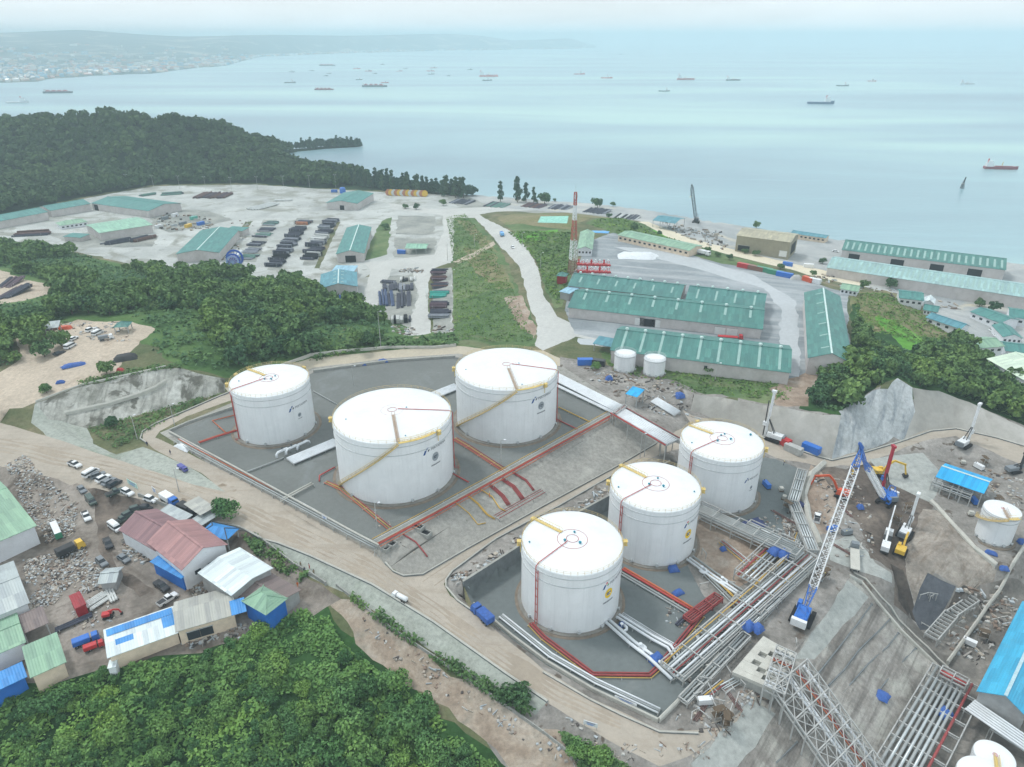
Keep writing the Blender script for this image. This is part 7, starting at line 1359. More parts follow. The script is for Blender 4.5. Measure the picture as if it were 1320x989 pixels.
rowg('%s in the middle far-yard rack row', [(392, 288, 'orange', 'orange-brown stack farthest back'), (385, 297, 'grey', 'light grey stack second from the back'), (380, 304, 'dark', 'dark stack third from the back'), (375, 311, 'grey', 'blue-grey stack in the middle'), (370, 318, 'dark', 'black-edged stack just below the middle'), (365, 326, 'grey', 'pale stack third from the front'), (360, 333, 'black', 'dark stack with white ends second from the front'), (355, 341, 'dark', 'dark stack nearest the wood')], 11, 13, 2.4, (9, .4), 'pipe stacks of the middle rack row')
rowg('%s in the right far-yard rack row', [(426, 287, 'dark', 'dark stack farthest back'), (422, 293, 'grey', 'grey stack second from the back'), (417, 301, 'dark', 'dark gapped stack third from the back'), (412, 309, 'pale', 'pale stack in the middle'), (408, 316, 'grey', 'grey stack third from the front'), (405, 324, 'dark', 'long dark stack second from the front'), (401, 332, 'black', 'dark stack nearest the front')], 11, 13, 2.4, (9, .4), 'pipe stacks of the right rack row')
gy = 'stacks in the fenced goods yard'
for a in [('dark blue pipe stack, left of the two largest in the fenced goods yard', 498, 388, 28, 8.5, 2.4, 'blue', 497, 380), ('dark blue pipe stack, right of the two largest in the fenced goods yard', 520, 388, 28, 8.5, 2.4, 'blue', 520, 380), ('grey pipe stack behind the left dark blue stack', 503, 372, 12, 9, 1.8, 'grey', 502, 366), ('grey pipe stack behind the right dark blue stack', 523, 372, 12, 9, 1.8, 'grey', 523, 366), ('grey stack at the upper left corner of the fenced goods yard', 501, 364, 9, 6, 1.2, 'grey', 508, 364), ('dark stack beside the white striped one in the goods yard', 521, 362, 6, 5, 2, 'black', 521, 356), ('white striped stack at the top right of the dark blue stacks', 532, 361, 6, 4, 2, 'pale', 532, 356), ('black stack with white stripes standing alone in front of the goods yard', 517, 415, 6, 10, 3, 'black', 517, 405), ('brown stack at the top of the right goods column', 566, 352, 10, 9, 1.6, 'purple'), ('rust stack with pale bundles in the right goods column', 566, 360, 10, 9, 1.8, 'brown'), ('dark rust stack in the middle of the right goods column', 567, 369, 10, 11, 1.8, 'brown'), ('teal-topped stack in the right goods column', 567, 381, 10, 11, 2, 'teal'), ('purple-grey stack in the lower right goods column', 567, 395, 10, 10, 2, 'purple'), ('black-edged stack at the foot of the right goods column', 567, 406, 10, 11, 2.4, 'dark')]: stack(*a, r=.28, group=gy)
for i, (x, y, m, d) in enumerate([(596, 261, 'dark', 'first from the left'), (641, 265, 'green', 'second from the left'), (688, 266, 'brown', 'third from the left'), (722, 268, 'dark', 'fourth from the left'), (770, 273, 'dark', 'fifth from the left'), (808, 281, 'black', 'last on the right')]): stack('long rack of dark steel on the shore terrace, '+d, x, y, 22, 20, 1.6, m, x+9, y-3.4, .5, 'steel racks on the shore terrace')
for a in [('large dark brown pipe rack on the far gravel yard', 276, 253, 26, 30, 2.6, 'brown', 292, 246), ('dark rust pipe yard at the left edge of the far yard', 40, 302, 26, 16, 2, 'brown', 60, 301), ('purple pipe rack at the left edge, upper one', 14, 366, 20, 8, 2, 'purple', 26, 360), ('purple pipe rack at the left edge, lower one', 16, 379, 24, 9, 2, 'purple', 30, 374), ('dark pipe rack in front of the mint shed, left one', 152, 313, 20, 8, 2.4, 'dark', 170, 310), ('dark pipe rack in front of the mint shed, right one', 183, 309, 18, 9, 2.4, 'brown', 198, 306), ('grey-green frame stack along the wood edge, left one', 190, 252, 16, 6, 2.6, 'green', 204, 250), ('grey-green frame stack along the wood edge, right one', 222, 251, 20, 7, 2.6, 'green', 238, 250), ('bundle of silver pipes on the scrap yard beside the red container', 124, 776, 7, 5, .9, 'pale', 134, 769), ('upright row of pale pipes on the scrap yard', 144, 768, 7, 1.8, .8, 'pale', 148, 777), ('brown stack of trailers near the green containers', 70, 425, 6, 3, 1, 'brown', 78, 422), ('bundle of rusty beams below the red container', 95, 804, 9, 2.2, .6, 'brown', 112, 796), ('pale pipe lengths on the lower farm floor', 880, 800, 5, 1.2, .6, 'grey', 886, 794)]: stack(*a)
stack('white insulated slabs laid out on the far gravel yard', 340, 267, 30, 12, .7, 'pale', 360, 262, .7, None, 'slab_stack'); stack('smaller white slab stack behind the laid out slabs', 365, 259, 16, 5, .7, 'pale', 375, 259, .7, None, 'slab_stack')
# cable drums along the trees
for i in range(14):
    p = hp(501+i*3.6, 252-.0*i+i*.12, 0); t = thing('cable_drum', 'wooden cable drum in the row before the coastal trees, '+['first', 'second', 'third', 'fourth', 'fifth', 'sixth', 'seventh', 'eighth', 'ninth', 'tenth', 'eleventh', 'twelfth', 'thirteenth', 'last'][i]+' from the left', 'cable drum', p, .1, 'cable drums before the coastal trees')
    MB().tube([(0, -1.2, 3), (0, 1.2, 3)], 1.9, 14).build('core', STM['brown'], t)
    for s in (-1, 1): MB().tube([(0, s*1.2-.12, 3), (0, s*1.2+.12, 3)], 3.0, 16).build('flange', [STM['orange'], PY, STM['pale']][i % 3], t)
# the big blue reel
p = hp(303, 346, 0); t = thing('cable_reel', 'giant blue cable reel with a white tube at the near edge of the far yard', 'cable reel', p, heading(303, 346, 312, 330)); RB = paint('reel_blue', (50, 96, 186))
for x, r in ((-5.0, 4.0), (-1.5, 4.6), (4.5, 5.6)):
    m = MB(); m.lathe([(r, -.2), (r, .2)], n=24); m.lathe([(r*.78, -.2), (r*.78, .2)], n=24); m.lathe([(r*.78, .2), (r, .2)], n=24); m.lathe([(r, -.2), (r*.78, -.2)], n=24)
    for k in range(12): a = k*math.pi/6; m.bar((0, 0, 0), (r*.8*math.cos(a), r*.8*math.sin(a), 0), .35, .2)
    m.v = [(x+v[2], v[1], 5.8+v[0]) for v in m.v]; m.build('flange', RB if x != -5 else paint('reel_pale', (150, 176, 220)), t)
MB().tube([(-5, 0, 5.8), (5, 0, 5.8)], 2.6, 18).build('drum', paint('reel_violet', (96, 84, 150)), t, smooth=True); MB().tube([(4.6, 0, 5.8), (9, 0, 4.4), (30, 0, 3.2)], 1.2, 10).build('white_tube', P_WHT, t, smooth=True)
for x in (-4, 3): MB().box((x, 0, .6), (1.2, 8, 1.2)).build('cradle', RB, t)
# containers
def container(label, px, py, px2, py2, m, L_=6.1, group=None, z=0):
    p = hp(px, py, z); t = thing('shipping_container', label, 'container', p, heading(px, py, px2, py2), group); b = MB(); n = int(L_*2.2)
    for i in range(n): x = -L_/2+(i+.5)*L_/n; b.box((x, 0, 1.3), (L_/n*.62, 2.44, 2.5)); b.box((x, 0, 1.3), (L_/n, 2.38, 2.46))
    b.build('body', m, t); MB().box((0, 0, 2.58), (L_, 2.3, .05)).build('roof', m, t)
    for s in (-1, 1): MB().box((L_/2+.03, s*.6, 1.3), (.06, 1.1, 2.3)).build('door', m, t)
cg = 'containers along the plateau edge'
for a in [('red container at the left end of the plateau row', 957, 345, 962, 346, PR), ('red container second in the plateau row', 965, 346.5, 970, 347.5, PR), ('dull red container third in the plateau row, next to the green ones', 974, 348.5, 979, 349.5, PBR), ('green container in the plateau row, left of two', 985, 350.5, 990, 351.5, PGN), ('green container in the plateau row, right of two', 999, 354, 1004, 355, PGN), ('blue container at the right end of the green pair', 1011, 357, 1016, 358, PB), ('orange container right of the grey sheeted heap', 1041, 363, 1044, 364, PO), ('white container at the right end of the plateau row', 1050, 365, 1055, 366, PW)]: container(*a, 9 if 'green' in a[0] else 6.1, cg)
for a in [('blue container near the left end of the ribbed warehouse, left one', 754, 470, 762, 470, PB), ('dark blue container near the left end of the ribbed warehouse, right one', 770, 471, 777, 472, PK), ('blue container beside the coastal shed of the far yard', 431, 248, 438, 248, PB), ('blue container in front of the teal waterfront warehouse, left one', 1233, 350, 1238, 351, PB), ('blue container in front of the teal waterfront warehouse, right one', 1241, 351, 1246, 352, PB), ('blue container in front of the khaki warehouse', 1008, 333, 1013, 334, PB), ('dark blue container on the light harbour road', 1015, 343, 1020, 344, PB), ('white office container right of the light harbour road', 1042, 345, 1050, 346, PW), ('grey container by the excavation road beside the tall rig', 1022, 583, 1030, 587, STL), ('red compressor box beside the tall white rig', 1008, 572, 1013, 575, PR), ('blue cabin beside the sprayed wall', 1045, 582, 1049, 585, PB), ('red-brown box in the far yard lane', 252, 314, 260, 313, PBR), ('blue box in the cluster of far yard trucks', 259, 290, 268, 288, PB), ('grey office block in the cluster of far yard trucks', 236, 290, 248, 287, PG), ('yellow tank box in the cluster of far yard trucks', 243, 293, 250, 291, PY), ('pale box in the cluster of far yard trucks, left one', 205, 294, 214, 292, PW), ('pale blue box in the cluster of far yard trucks, back one', 250, 283, 260, 281, PTL), ('pale box at the left end of the far yard cluster', 213, 283, 222, 281, PG), ('white box near the middle of the far yard cluster', 226, 279, 234, 277, PW), ('blue-white box in the goods yard by the green open shed', 518, 327, 526, 327, PB)]: container(*a)
p = hp(442, 249, 0); t = thing('round_tank', 'round blue tank beside the coastal shed of the far yard', 'tank', p); MB().lathe([(3, 0), (3, 4.5), (2.2, 5.6), (.01, 6)], n=16).build('shell', PB, t, smooth=True); MB().lathe([(3.15, 4.4), (3.15, 4.6), (3, 4.6)], n=16).build('rim', PG, t)
# wellhead skids, red and white, beside the mast
k = 0
for r in range(2):
    for c in range(8):
        p = hp(746+c*5.4, 341.5+r*9+c*.15, 0); t = thing('wellhead_skid', 'red skid with a white valve stack below the mast, row %s, %s from left' % (['back', 'front'][r], ['first', 'second', 'third', 'fourth', 'fifth', 'sixth', 'seventh', 'eighth'][c]), 'skid', p, .2, 'red skids below the mast')
        MB().box((0, 0, .5), (2.2, 3.4, 1.0)).build('skid_base', PR, t); MB().tube([(0, 0, 1), (0, 0, 3.4)], .5, 8).build('valve_stack', PW if (c+r) % 3 else PR, t); MB().tube([(-.9, 0, 2.2), (.9, 0, 2.2)], .28, 6).build('cross_valve', PR if c % 2 else PW, t)
cover('white sheeted heap on the plateau behind the rear warehouse', 822, 331, 24, 14, 2.2, -.1, .2, P_WHT); cover('bright blue sheet at the plateau corner behind the small office', 772, 299.5, 14, 6, .6, -.1, .2, paint('sheet_sky', (96, 176, 236))); cover('grey sheeted heap in the plateau container row', 1026, 360, 7, 4, 2.4, -.2, .1, STL); cover('black plastic heap at the back of the dirt yard', 162, 463, 9, 5, 2.2, .3, .1, CHR); cover('red sheeted box beside the round dirt yard tree', 155, 478, 2.5, 2, 1.2, 0, .1, PR); cover('orange-red machinery under sheets at the dirt yard shelter', 84, 424, 6, 3, 1.6, 0, .1, PO); cover('white sheet heap at the corner of the upper farm', 236, 577, 7, 2.4, 1.0, -.6, .2, P_WHT)
# signs
def sign(lb, px, py, w, h, m, rz, z=1.0):
    p = hp(px, py, 0); t = thing('sign_board', lb, 'sign', p, rz)
    for s in (-1, 1): MB().bar((s*w*.42, 0, -.3), (s*w*.42, 0, z+h), .1).build('post', STL, t)
    o = MB().box((0, -.08, z+h/2), (w, .08, h)).build('panel', m, t); mb = MB()
    for k in range(3): MB().box((0, -.13, z+h*(.75-.25*k)), (w*(.7-.15*k), .03, h*.1)).build('text_line', PB if k else TARPD, o)
sign('long pale teal banner board beside the parked row above the village', 172, 628, 5.4, 1.8, paint('mint', (190, 226, 218)), -.6, .3); sign('white sign board behind the white patrol car', 200, 636, 2.4, 1.8, PW, -.7, .3); sign('white and blue sign board by the bottom road', 761, 938, 3.0, 1.2, PW, -.35, .6); sign('long white banner on the roadside wall of the lower farm', 806, 909, 5, .9, PW, -.5, .9); sign('small white notice on the roadside wall of the upper farm', 419, 672, 1.8, 1.2, PW, -.55, .8)
# ---- people
def person_mesh():
    V = [(0, 0, .92), (0, 0, 1.2), (0, 0, 1.42), (0, 0, 1.52), (0, .0, 1.68), (.1, 0, .88), (.12, .06, .48), (.12, 0, .06), (.13, .14, .04), (-.1, 0, .88), (-.12, -.05, .48), (-.13, -.1, .06), (-.13, .05, .04), (.2, 0, 1.4), (.27, -.03, 1.13), (.27, .1, .92), (-.2, 0, 1.4), (-.28, .0, 1.13), (-.27, .12, .93), (.27, .14, .84), (-.27, .16, .85)]
    E = [(0, 1), (1, 2), (2, 3), (3, 4), (0, 5), (5, 6), (6, 7), (7, 8), (0, 9), (9, 10), (10, 11), (11, 12), (2, 13), (13, 14), (14, 15), (2, 16), (16, 17), (17, 18), (15, 19), (18, 20)]
    rad = [.16, .15, .15, .06, .11, .1, .07, .05, .05, .1, .07, .05, .05, .07, .05, .04, .07, .05, .04, .035, .035]
    me = bpy.data.meshes.new('person'); me.from_pydata(V, E, []); o = bpy.data.objects.new('p', me); COL.objects.link(o); md = o.modifiers.new('s', 'SKIN'); sd = o.modifiers.new('d', 'SUBSURF'); sd.levels = 1; sd.render_levels = 1
    for i, r in enumerate(rad): me.skin_vertices[0].data[i].radius = (r, r*.8 if i < 3 else r)
    me.skin_vertices[0].data[0].use_root = True
    dg = bpy.context.evaluated_depsgraph_get(); out = bpy.data.meshes.new_from_object(o.evaluated_get(dg)); bpy.data.objects.remove(o)
    return out
PM = person_mesh(); CLO = [M('cloth_navy', lin(44, 52, 80), .9), M('cloth_orange', lin(214, 110, 50), .9), M('cloth_khaki', lin(130, 116, 92), .9), M('cloth_red', lin(170, 60, 56), .9)]; SKIN = M('skin_tone', lin(150, 108, 84), .7, .05); HELM = M('helmet', lin(236, 220, 120), .4, .05); HAIR = M('hair_dark', lin(36, 32, 30), .8)
for i, (x, y, c, hel, lb) in enumerate([(220, 586, 0, 0, 'person in dark clothes walking on the bend of the loop road'), (190, 575, 0, 0, 'person in dark clothes standing at the outer edge of the loop road'), (388, 731, 2, 0, 'person in khaki standing by the roadside wall near the green hip roof, left one'), (393, 738, 0, 0, 'person in navy standing by the roadside wall near the green hip roof'), (399, 733, 3, 0, 'person in red standing by the roadside wall near the green hip roof'), (405, 741, 2, 0, 'person in khaki at the right end of the group by the roadside wall'), (631, 641, 1, 1, 'worker in orange with pale helmet on the bund beside the yellow pipe'), (1062, 745, 1, 1, 'worker in orange with helmet at the head of the rock slope'), (1010, 600, 0, 1, 'worker in navy with helmet beside the rear lower tank'), (1090, 690, 1, 1, 'worker in orange with helmet beside the grey flatbed trailer'), (384, 757, 1, 0, 'person in orange at the corner of the blue-walled kiosk')]):
    p = hp(x, y, 0); t = thing('person', lb, 'person', p, i*1.3); me = PM.copy(); me.materials.clear(); me.materials.append(CLO[c]); me.materials.append(SKIN); me.polygons.foreach_set('material_index', [1 if (v.center.z > 1.5 or (v.center.z < .92 and abs(v.center.x) > .22)) else 0 for v in me.polygons])
    b = bpy.data.objects.new('body', me); COL.objects.link(b); b.parent = t
    MB().lathe([(.135, 1.7), (.13, 1.76), (.09, 1.83), (.01, 1.86)] if hel else [(.125, 1.68), (.12, 1.75), (.08, 1.8), (.01, 1.82)], n=10).build('helmet' if hel else 'hair', HELM if hel else HAIR, t, smooth=True)
# ---- small site equipment
rs = random.Random(77)
def site_item(lb, nm, cat, px, py, kind, grp):
    p = hp(px, py, 0); t = thing(nm, lb, cat, p, rs.uniform(0, 3.1), grp)
    if kind == 'gen': MB().box((0, 0, 1.0), (3.2, 1.3, 1.5)).build('housing', rs.choice((PY, PW, PG, PB)), t); MB().box((0, 0, .15), (3.4, 1.4, .25)).build('skid', CHR, t); MB().tube([(1.1, .3, 1.7), (1.1, .3, 2.3)], .1, 6).build('exhaust', CHR, t)
    elif kind == 'rebar':
        for k in range(3): MB().tube([(-4+rs.uniform(-.5, .5), k*.35-.35, .25+.05*k), (4+rs.uniform(-.5, .5), k*.35-.3, .25)], .13, 5).build('bar_bundle', STM['brown'], t)
        for f in (-2.5, 2.5): MB().box((f, 0, .08), (.2, 1.4, .16)).build('timber_bearer', BARK, t)
    elif kind == 'pallet':
        MB().box((0, 0, .1), (1.6, 1.4, .2)).build('pallet_base', BARK, t)
        for k in range(3): MB().box((rs.uniform(-.2, .2), rs.uniform(-.15, .15), .4+.4*k), (1.3, 1.1, .38), rs.uniform(-.1, .1)).build('bag', CPALE, t)
    else:
        for sx in (-1.2, 1.2):
            for sy in (-.7, .7): MB().bar((sx, sy, 0), (sx, sy, 3.4), .1).build('upright', STL, t)
        for z in (1.6, 3.2): MB().box((0, 0, z), (2.7, 1.5, .1)).build('plank_deck', BARK, t)
        MB().bar((-1.2, -.7, .2), (1.2, -.7, 3.2), .07).build('brace', STL, t)
zones = [[(1056, 610), (1120, 640), (1140, 690), (1090, 722), (1060, 700)], [(1150, 650), (1185, 660), (1170, 700), (1150, 700)], [(1230, 640), (1300, 640), (1320, 680), (1270, 690)], [(1240, 780), (1300, 750), (1300, 800), (1250, 850)], [(1210, 590), (1290, 600), (1290, 618), (1230, 604)], [(905, 800), (935, 790), (935, 840), (900, 880)], [(985, 620), (1020, 620), (1010, 690), (985, 680)], [(1000, 740), (1060, 720), (1080, 740), (1030, 790)], [(890, 900), (960, 900), (930, 950)]]
KN = [('gen', 'generator', 'generator', 'skid-mounted generator box on the construction ground', 'generators on the construction site'), ('rebar', 'rebar_bundle', 'rebar', 'rusty bundle of reinforcing bars on the construction ground', 'rebar bundles on the construction site'), ('pallet', 'pallet_load', 'pallet', 'pallet of pale cement bags on the construction ground', 'pallets on the construction site'), ('scaf', 'scaffold_tower', 'scaffold', 'small scaffold tower with plank decks on the construction ground', 'scaffold towers on the construction site')]
for z in zones:
    P = [tuple(G(*q)[:2]) for q in z]; x0, x1 = min(q[0] for q in P), max(q[0] for q in P); y0, y1 = min(q[1] for q in P), max(q[1] for q in P); c = 0
    while c < 9:
        x, y = rs.uniform(x0, x1), rs.uniform(y0, y1); c += 1
        if in_poly(x, y, P): k = rs.choice(KN); site_item(k[3], k[1], k[2], *px_of(x, y, zt(x, y)), k[0], k[4])
# ---- scrap, rubble and debris nobody could count
def debris(name, areas, mats, seed):
    rr = random.Random(seed); mb = MB()
    for poly, n, s0, s1, flat in areas:
        P = [tuple(G(*p)[:2]) for p in poly]; x0, x1 = min(p[0] for p in P), max(p[0] for p in P); y0, y1 = min(p[1] for p in P), max(p[1] for p in P); c = 0; tr = 0
        while c < n and tr < n*9:
            tr += 1; x, y = rr.uniform(x0, x1), rr.uniform(y0, y1)
            if not in_poly(x, y, P) or rr.random() > .5+.9*noise.noise(Vector((x*.2, y*.2, 7))): continue
            s = rr.uniform(s0, s1)*.8; long_ = rr.random() < .3; mb.cur = rr.randrange(len(mats)); mb.box((x, y, zt(x, y)+s*flat*.35), (s*(3 if long_ else 1.2), s*(.35 if long_ else 1), s*flat), rr.uniform(0, 3.14), rr.uniform(.6, 1)); c += 1
    tag(mb.build(name, mats), kind='stuff')
SCR = [M('scrap_pale', lin(182, 182, 178), .8, .15), M('scrap_grey', lin(150, 146, 140), .9, .2), M('scrap_rust', lin(136, 120, 108), .9, .2), M('scrap_dark', lin(84, 80, 78), .9, .2), M('scrap_light', lin(172, 180, 184), .7, .15), M('scrap_tan', lin(172, 164, 152), .9, .15)]
debris('scrap_heaps', [([(6, 600), (30, 586), (66, 620), (100, 650), (96, 690), (60, 700), (36, 660)], 1300, .2, .8, .45), ([(30, 722), (110, 705), (130, 735), (128, 760), (90, 770), (40, 790)], 1500, .2, .8, .5), ([(160, 690), (185, 705), (200, 725), (185, 730), (160, 712)], 90, .4, 1.2, .6), ([(225, 818), (330, 800), (320, 822), (240, 836)], 160, .3, 1.0, .5), ([(232, 760), (262, 745), (275, 760), (250, 770)], 70, .3, .9, .5), ([(70, 415), (160, 415), (170, 440), (120, 440)], 120, .4, 1.2, .5), ([(90, 790), (140, 770), (150, 800), (110, 815)], 80, .3, 1.0, .4)], SCR, 3)
debris('rubble', [([(600, 740), (640, 712), (690, 680), (780, 630), (784, 638), (690, 688), (640, 720), (600, 748)], 420, .4, 1.3, .7), ([(583, 742), (600, 735), (604, 760), (590, 768)], 60, .3, .9, .6), ([(750, 470), (880, 500), (900, 540), (850, 536), (760, 490)], 260, .4, 1.4, .5), ([(970, 670), (1020, 660), (1046, 700), (1010, 700)], 150, .3, 1.0, .5), ([(868, 770), (905, 790), (880, 812), (850, 800)], 60, .3, .9, .5), ([(900, 800), (930, 790), (940, 840), (900, 900), (870, 930), (880, 880)], 150, .3, 1.0, .4), ([(890, 900), (990, 890), (950, 950), (900, 960)], 120, .3, 1.0, .4), ([(1050, 600), (1120, 640), (1130, 720), (1080, 720), (1050, 680)], 190, .3, 1.1, .5), ([(1230, 760), (1300, 740), (1320, 780), (1260, 860), (1220, 840)], 170, .4, 1.5, .6), ([(1260, 600), (1330, 620), (1330, 660), (1270, 650)], 120, .3, 1.2, .5), ([(440, 770), (520, 830), (640, 915), (720, 950), (780, 989), (740, 989), (620, 930), (500, 845)], 260, .25, .9, .5), ([(700, 905), (790, 960), (900, 960), (930, 980), (800, 985)], 120, .25, .8, .4), ([(560, 420), (584, 420), (588, 440), (560, 436)], 50, .6, 1.6, .7), ([(515, 346), (545, 346), (545, 352), (515, 352)], 60, .6, 1.6, .7), ([(500, 420), (530, 422), (540, 432), (505, 430)], 40, .6, 1.6, .6), ([(845, 285), (930, 300), (940, 325), (880, 305)], 130, .7, 2.4, .8), ([(300, 285), (330, 285), (310, 320), (285, 340)], 50, .6, 2, .5), ([(195, 272), (270, 280), (280, 300), (205, 296)], 120, .8, 2.6, .8), ([(1050, 352), (1240, 392), (1240, 402), (1050, 366)], 70, .8, 2.4, .6), ([(480, 655), (545, 712), (540, 722), (500, 720)], 20, .2, .6, .4)], SCR, 9)
# ------------------------------------------------------------------ ships, beacon, far shore
SHM = {'red': paint('hull_red', (196, 92, 92)), 'navy': paint('hull_navy', (52, 84, 124)), 'dark': paint('hull_dark', (84, 96, 104)), 'white': PW, 'pink': paint('hull_pink', (214, 120, 118)), 'maroon': paint('hull_maroon', (140, 62, 70))}
def ship(label, px, py, wpx, kind, hull, flip=False, yaw=0.0):
    p = at(px, py, SEA); depth = p.y*CP-(SEA-CAMZ)*SP; L_ = wpx*depth/FOC; B_ = L_*.2; H = L_*.075; t = thing({'barge': 'barge', 'tug': 'tugboat'}.get(kind, 'ship'), label, {'barge': 'barge', 'tug': 'tugboat'}.get(kind, 'ship'), p, (math.pi if flip else 0)+yaw-math.atan2(p.x, p.y)*.3, 'ships at anchor in the bay')
    n = 10; V = []; F = []; mb = MB()
    def beam(f): return B_/2*(1 if f < .6 else max(.04, 1-((f-.6)/.4)**2)) if kind != 'barge' else B_/2*(1 if f < .92 else .8)
    for i in range(n+1):
        f = i/n; x = (f-.5)*L_; sh = H*(1+(.7 if kind in ('supply', 'tug') else .35)*max(0, (f-.55)/.45)**2) if kind != 'barge' else H*.8; b = beam(f); V += [(x, -b*.8, -H*.4), (x, -b, sh), (x, b, sh), (x, b*.8, -H*.4)]
    for i in range(n):
        for k in range(4): a, b = i*4+k, i*4+(k+1) % 4; F.append((a, a+4, b+4, b))
    F += [(0, 1, 2, 3), (n*4+3, n*4+2, n*4+1, n*4)]; MB().raw(V, F).build('hull', SHM[hull], t)
    if kind == 'barge':
        mb = MB()
        for i in range(4): mb.box(((-.34+.2*i)*L_, 0, H*1.1), (L_*.19, B_*.8, H*.7), 0, .45)
        mb.build('cargo', SHM['maroon' if hull != 'navy' else 'dark'], t); MB().box((-.44*L_, 0, H*1.3), (L_*.06, B_*.7, H*1.2)).build('deckhouse', PW, t); return t
    sx = {'supply': .24, 'tanker': -.36, 'tug': .1}[kind]; s = L_
    MB().box((sx*s, 0, H*1.7), (s*.2, B_*.82, H*1.5)).build('superstructure', PW, t); MB().box((sx*s, 0, H*2.9), (s*.13, B_*.7, H*.9)).build('bridge', PW, t); MB().box((sx*s+s*.066, 0, H*3.0), (s*.006, B_*.6, H*.35)).build('bridge_windows', GLASS, t)
    MB().box((sx*s-s*.06, 0, H*3.4), (s*.03, B_*.2, H*1.6)).build('funnel', SHM['red'], t); MB().bar((sx*s, 0, H*3.2), (sx*s, 0, H*5.2), s*.008).build('mast', PW, t)
    if kind == 'tanker': MB().bar((.0*s, 0, H), (.02*s, 0, H*3), s*.012).build('derrick', PY, t); MB().box((.08*s, 0, H*1.15), (.5*s, B_*.5, H*.3)).build('hatch', SHM['maroon'], t)
    return t
for a in [('navy blue supply ship with high white bridge, largest on the right of the bay', 1058, 134, 33, 'supply', 'navy'), ('dark grey ship just above and right of the navy supply ship', 1086, 111, 15, 'supply', 'dark', False), ('small red ship right of the dark grey one', 1124, 105, 10, 'tug', 'red'), ('maroon tanker with white aft house near the right edge', 1290, 218, 40, 'tanker', 'maroon', False), ('pale faint ship near the right edge of the bay', 1247, 109, 17, 'tanker', 'white'), ('white-topped dark ship alone in the middle of the bay', 856, 118, 14, 'supply', 'dark'), ('large red ship with its house at the left end, middle right of the bay', 884, 103, 22, 'tanker', 'red'), ('white and red ship right of the large red one', 945, 104, 18, 'tanker', 'dark'), ('pale red ship left of the lone white-topped one', 782, 101, 15, 'tug', 'pink'), ('faint pink ship farthest left of the right-hand group', 747, 96, 14, 'tug', 'pink'), ('bright pink ship above the small dark tug', 630, 99, 24, 'tanker', 'pink'), ('small dark tug below the bright pink ship', 628, 104, 12, 'tug', 'dark'), ('small red boat at the top of the cluster of three', 559, 88, 8, 'tug', 'red'), ('pink boat in the middle of the cluster of three', 555, 92, 10, 'tug', 'pink'), ('dark boat at the bottom of the cluster of three', 556, 96, 8, 'tug', 'dark'), ('tiny dark boat between the cluster and the bright pink ship', 578, 98, 5, 'tug', 'dark'), ('tiny grey boat above left of the bright pink ship', 606, 90, 7, 'tug', 'dark'), ('tiny pink boat left of the cluster of three, lower', 515, 92, 7, 'tug', 'pink'), ('tiny grey boat left of the cluster of three, upper', 523, 89, 6, 'tug', 'dark'), ('long dark barge with rusty cargo in the left middle of the bay', 483, 112, 32, 'barge', 'dark'), ('small tug alongside the long dark barge', 496, 107, 10, 'tug', 'red'), ('small grey boat above left of the long dark barge', 463, 103, 8, 'tug', 'dark'), ('red boat right above the long dark barge', 475, 92, 9, 'tug', 'red'), ('dark boat beside the red boat above the long barge', 483, 95, 6, 'tug', 'dark'), ('pink boat left of the red boat above the long barge', 460, 89, 9, 'tug', 'pink'), ('tiny boat far above the long dark barge', 493, 83.5, 6, 'tug', 'dark'), ('faint long barge far out on the left', 422, 85, 20, 'barge', 'dark'), ('tiny boat below the faint long barge, left one', 402, 91.5, 6, 'tug', 'dark'), ('tiny boat below the faint long barge, middle one', 424, 95, 6, 'tug', 'dark'), ('tiny boat below the faint long barge, right one', 420, 98, 6, 'tug', 'dark'), ('small boat at the far left of the anchored boats, upper', 376, 93, 7, 'tug', 'dark'), ('grey work boat at the far left of the anchored boats, lower', 374, 107, 14, 'supply', 'dark'), ('rust and grey barge in the left of the bay', 418, 116, 24, 'barge', 'maroon'), ('long grey barge near the left city shore', 75, 120, 34, 'barge', 'dark'), ('pale ferry at the left edge above the wooded headland', 23, 133, 26, 'supply', 'white'), ('tiny dark boat on the horizon right of the far cape', 800, 70.5, 5, 'tug', 'dark')]: ship(*a)
p = at(1240, 243, SEA); t = thing('channel_beacon', 'slender lattice channel beacon standing in the water on the right', 'beacon', p); lattice(MB(), (0, 0, -2), (0, 0, 5), 3, 1.6, 3, .2, .1).build('base_frame', DARK, t); lattice(MB(), (0, 0, 5), (1.2, 0, 12), 1.4, .4, 4, .14, .08).build('tower', DARK, t); MB().box((0, 0, 5), (3, 3, .3)).build('platform', STL, t)
# far shore: hills and city across the bay
def far_dir(px, D, z): return Vector(((px-660)/FOC*D*1.0, D, z))
def ridge_z(py, D): return CAMZ+(46-py)/FOC*D*1.0/CP**0
coast = [(-300, 112), (0, 108), (45, 107.5), (62, 103), (130, 98.5), (200, 95.5), (250, 88.5), (290, 85.5), (335, 73.5), (440, 69), (560, 66), (640, 64.5), (740, 63), (768, 61.5)]
prof_r = [(-300, 44), (0, 43), (60, 41), (100, 40), (160, 43.5), (240, 47), (300, 46), (350, 45), (440, 46), (520, 45), (580, 44), (620, 46), (660, 51), (690, 50.5), (735, 48.5), (752, 53), (768, 60)]
def interp(T, x):
    for (a, b), (c, d) in zip(T, T[1:]):
        if a <= x <= c: return b+(d-b)*(x-a)/(c-a)
    return T[-1][1] if x > T[-1][0] else T[0][1]
FS = []; rf = random.Random(8)
NX = 110; NR = 14
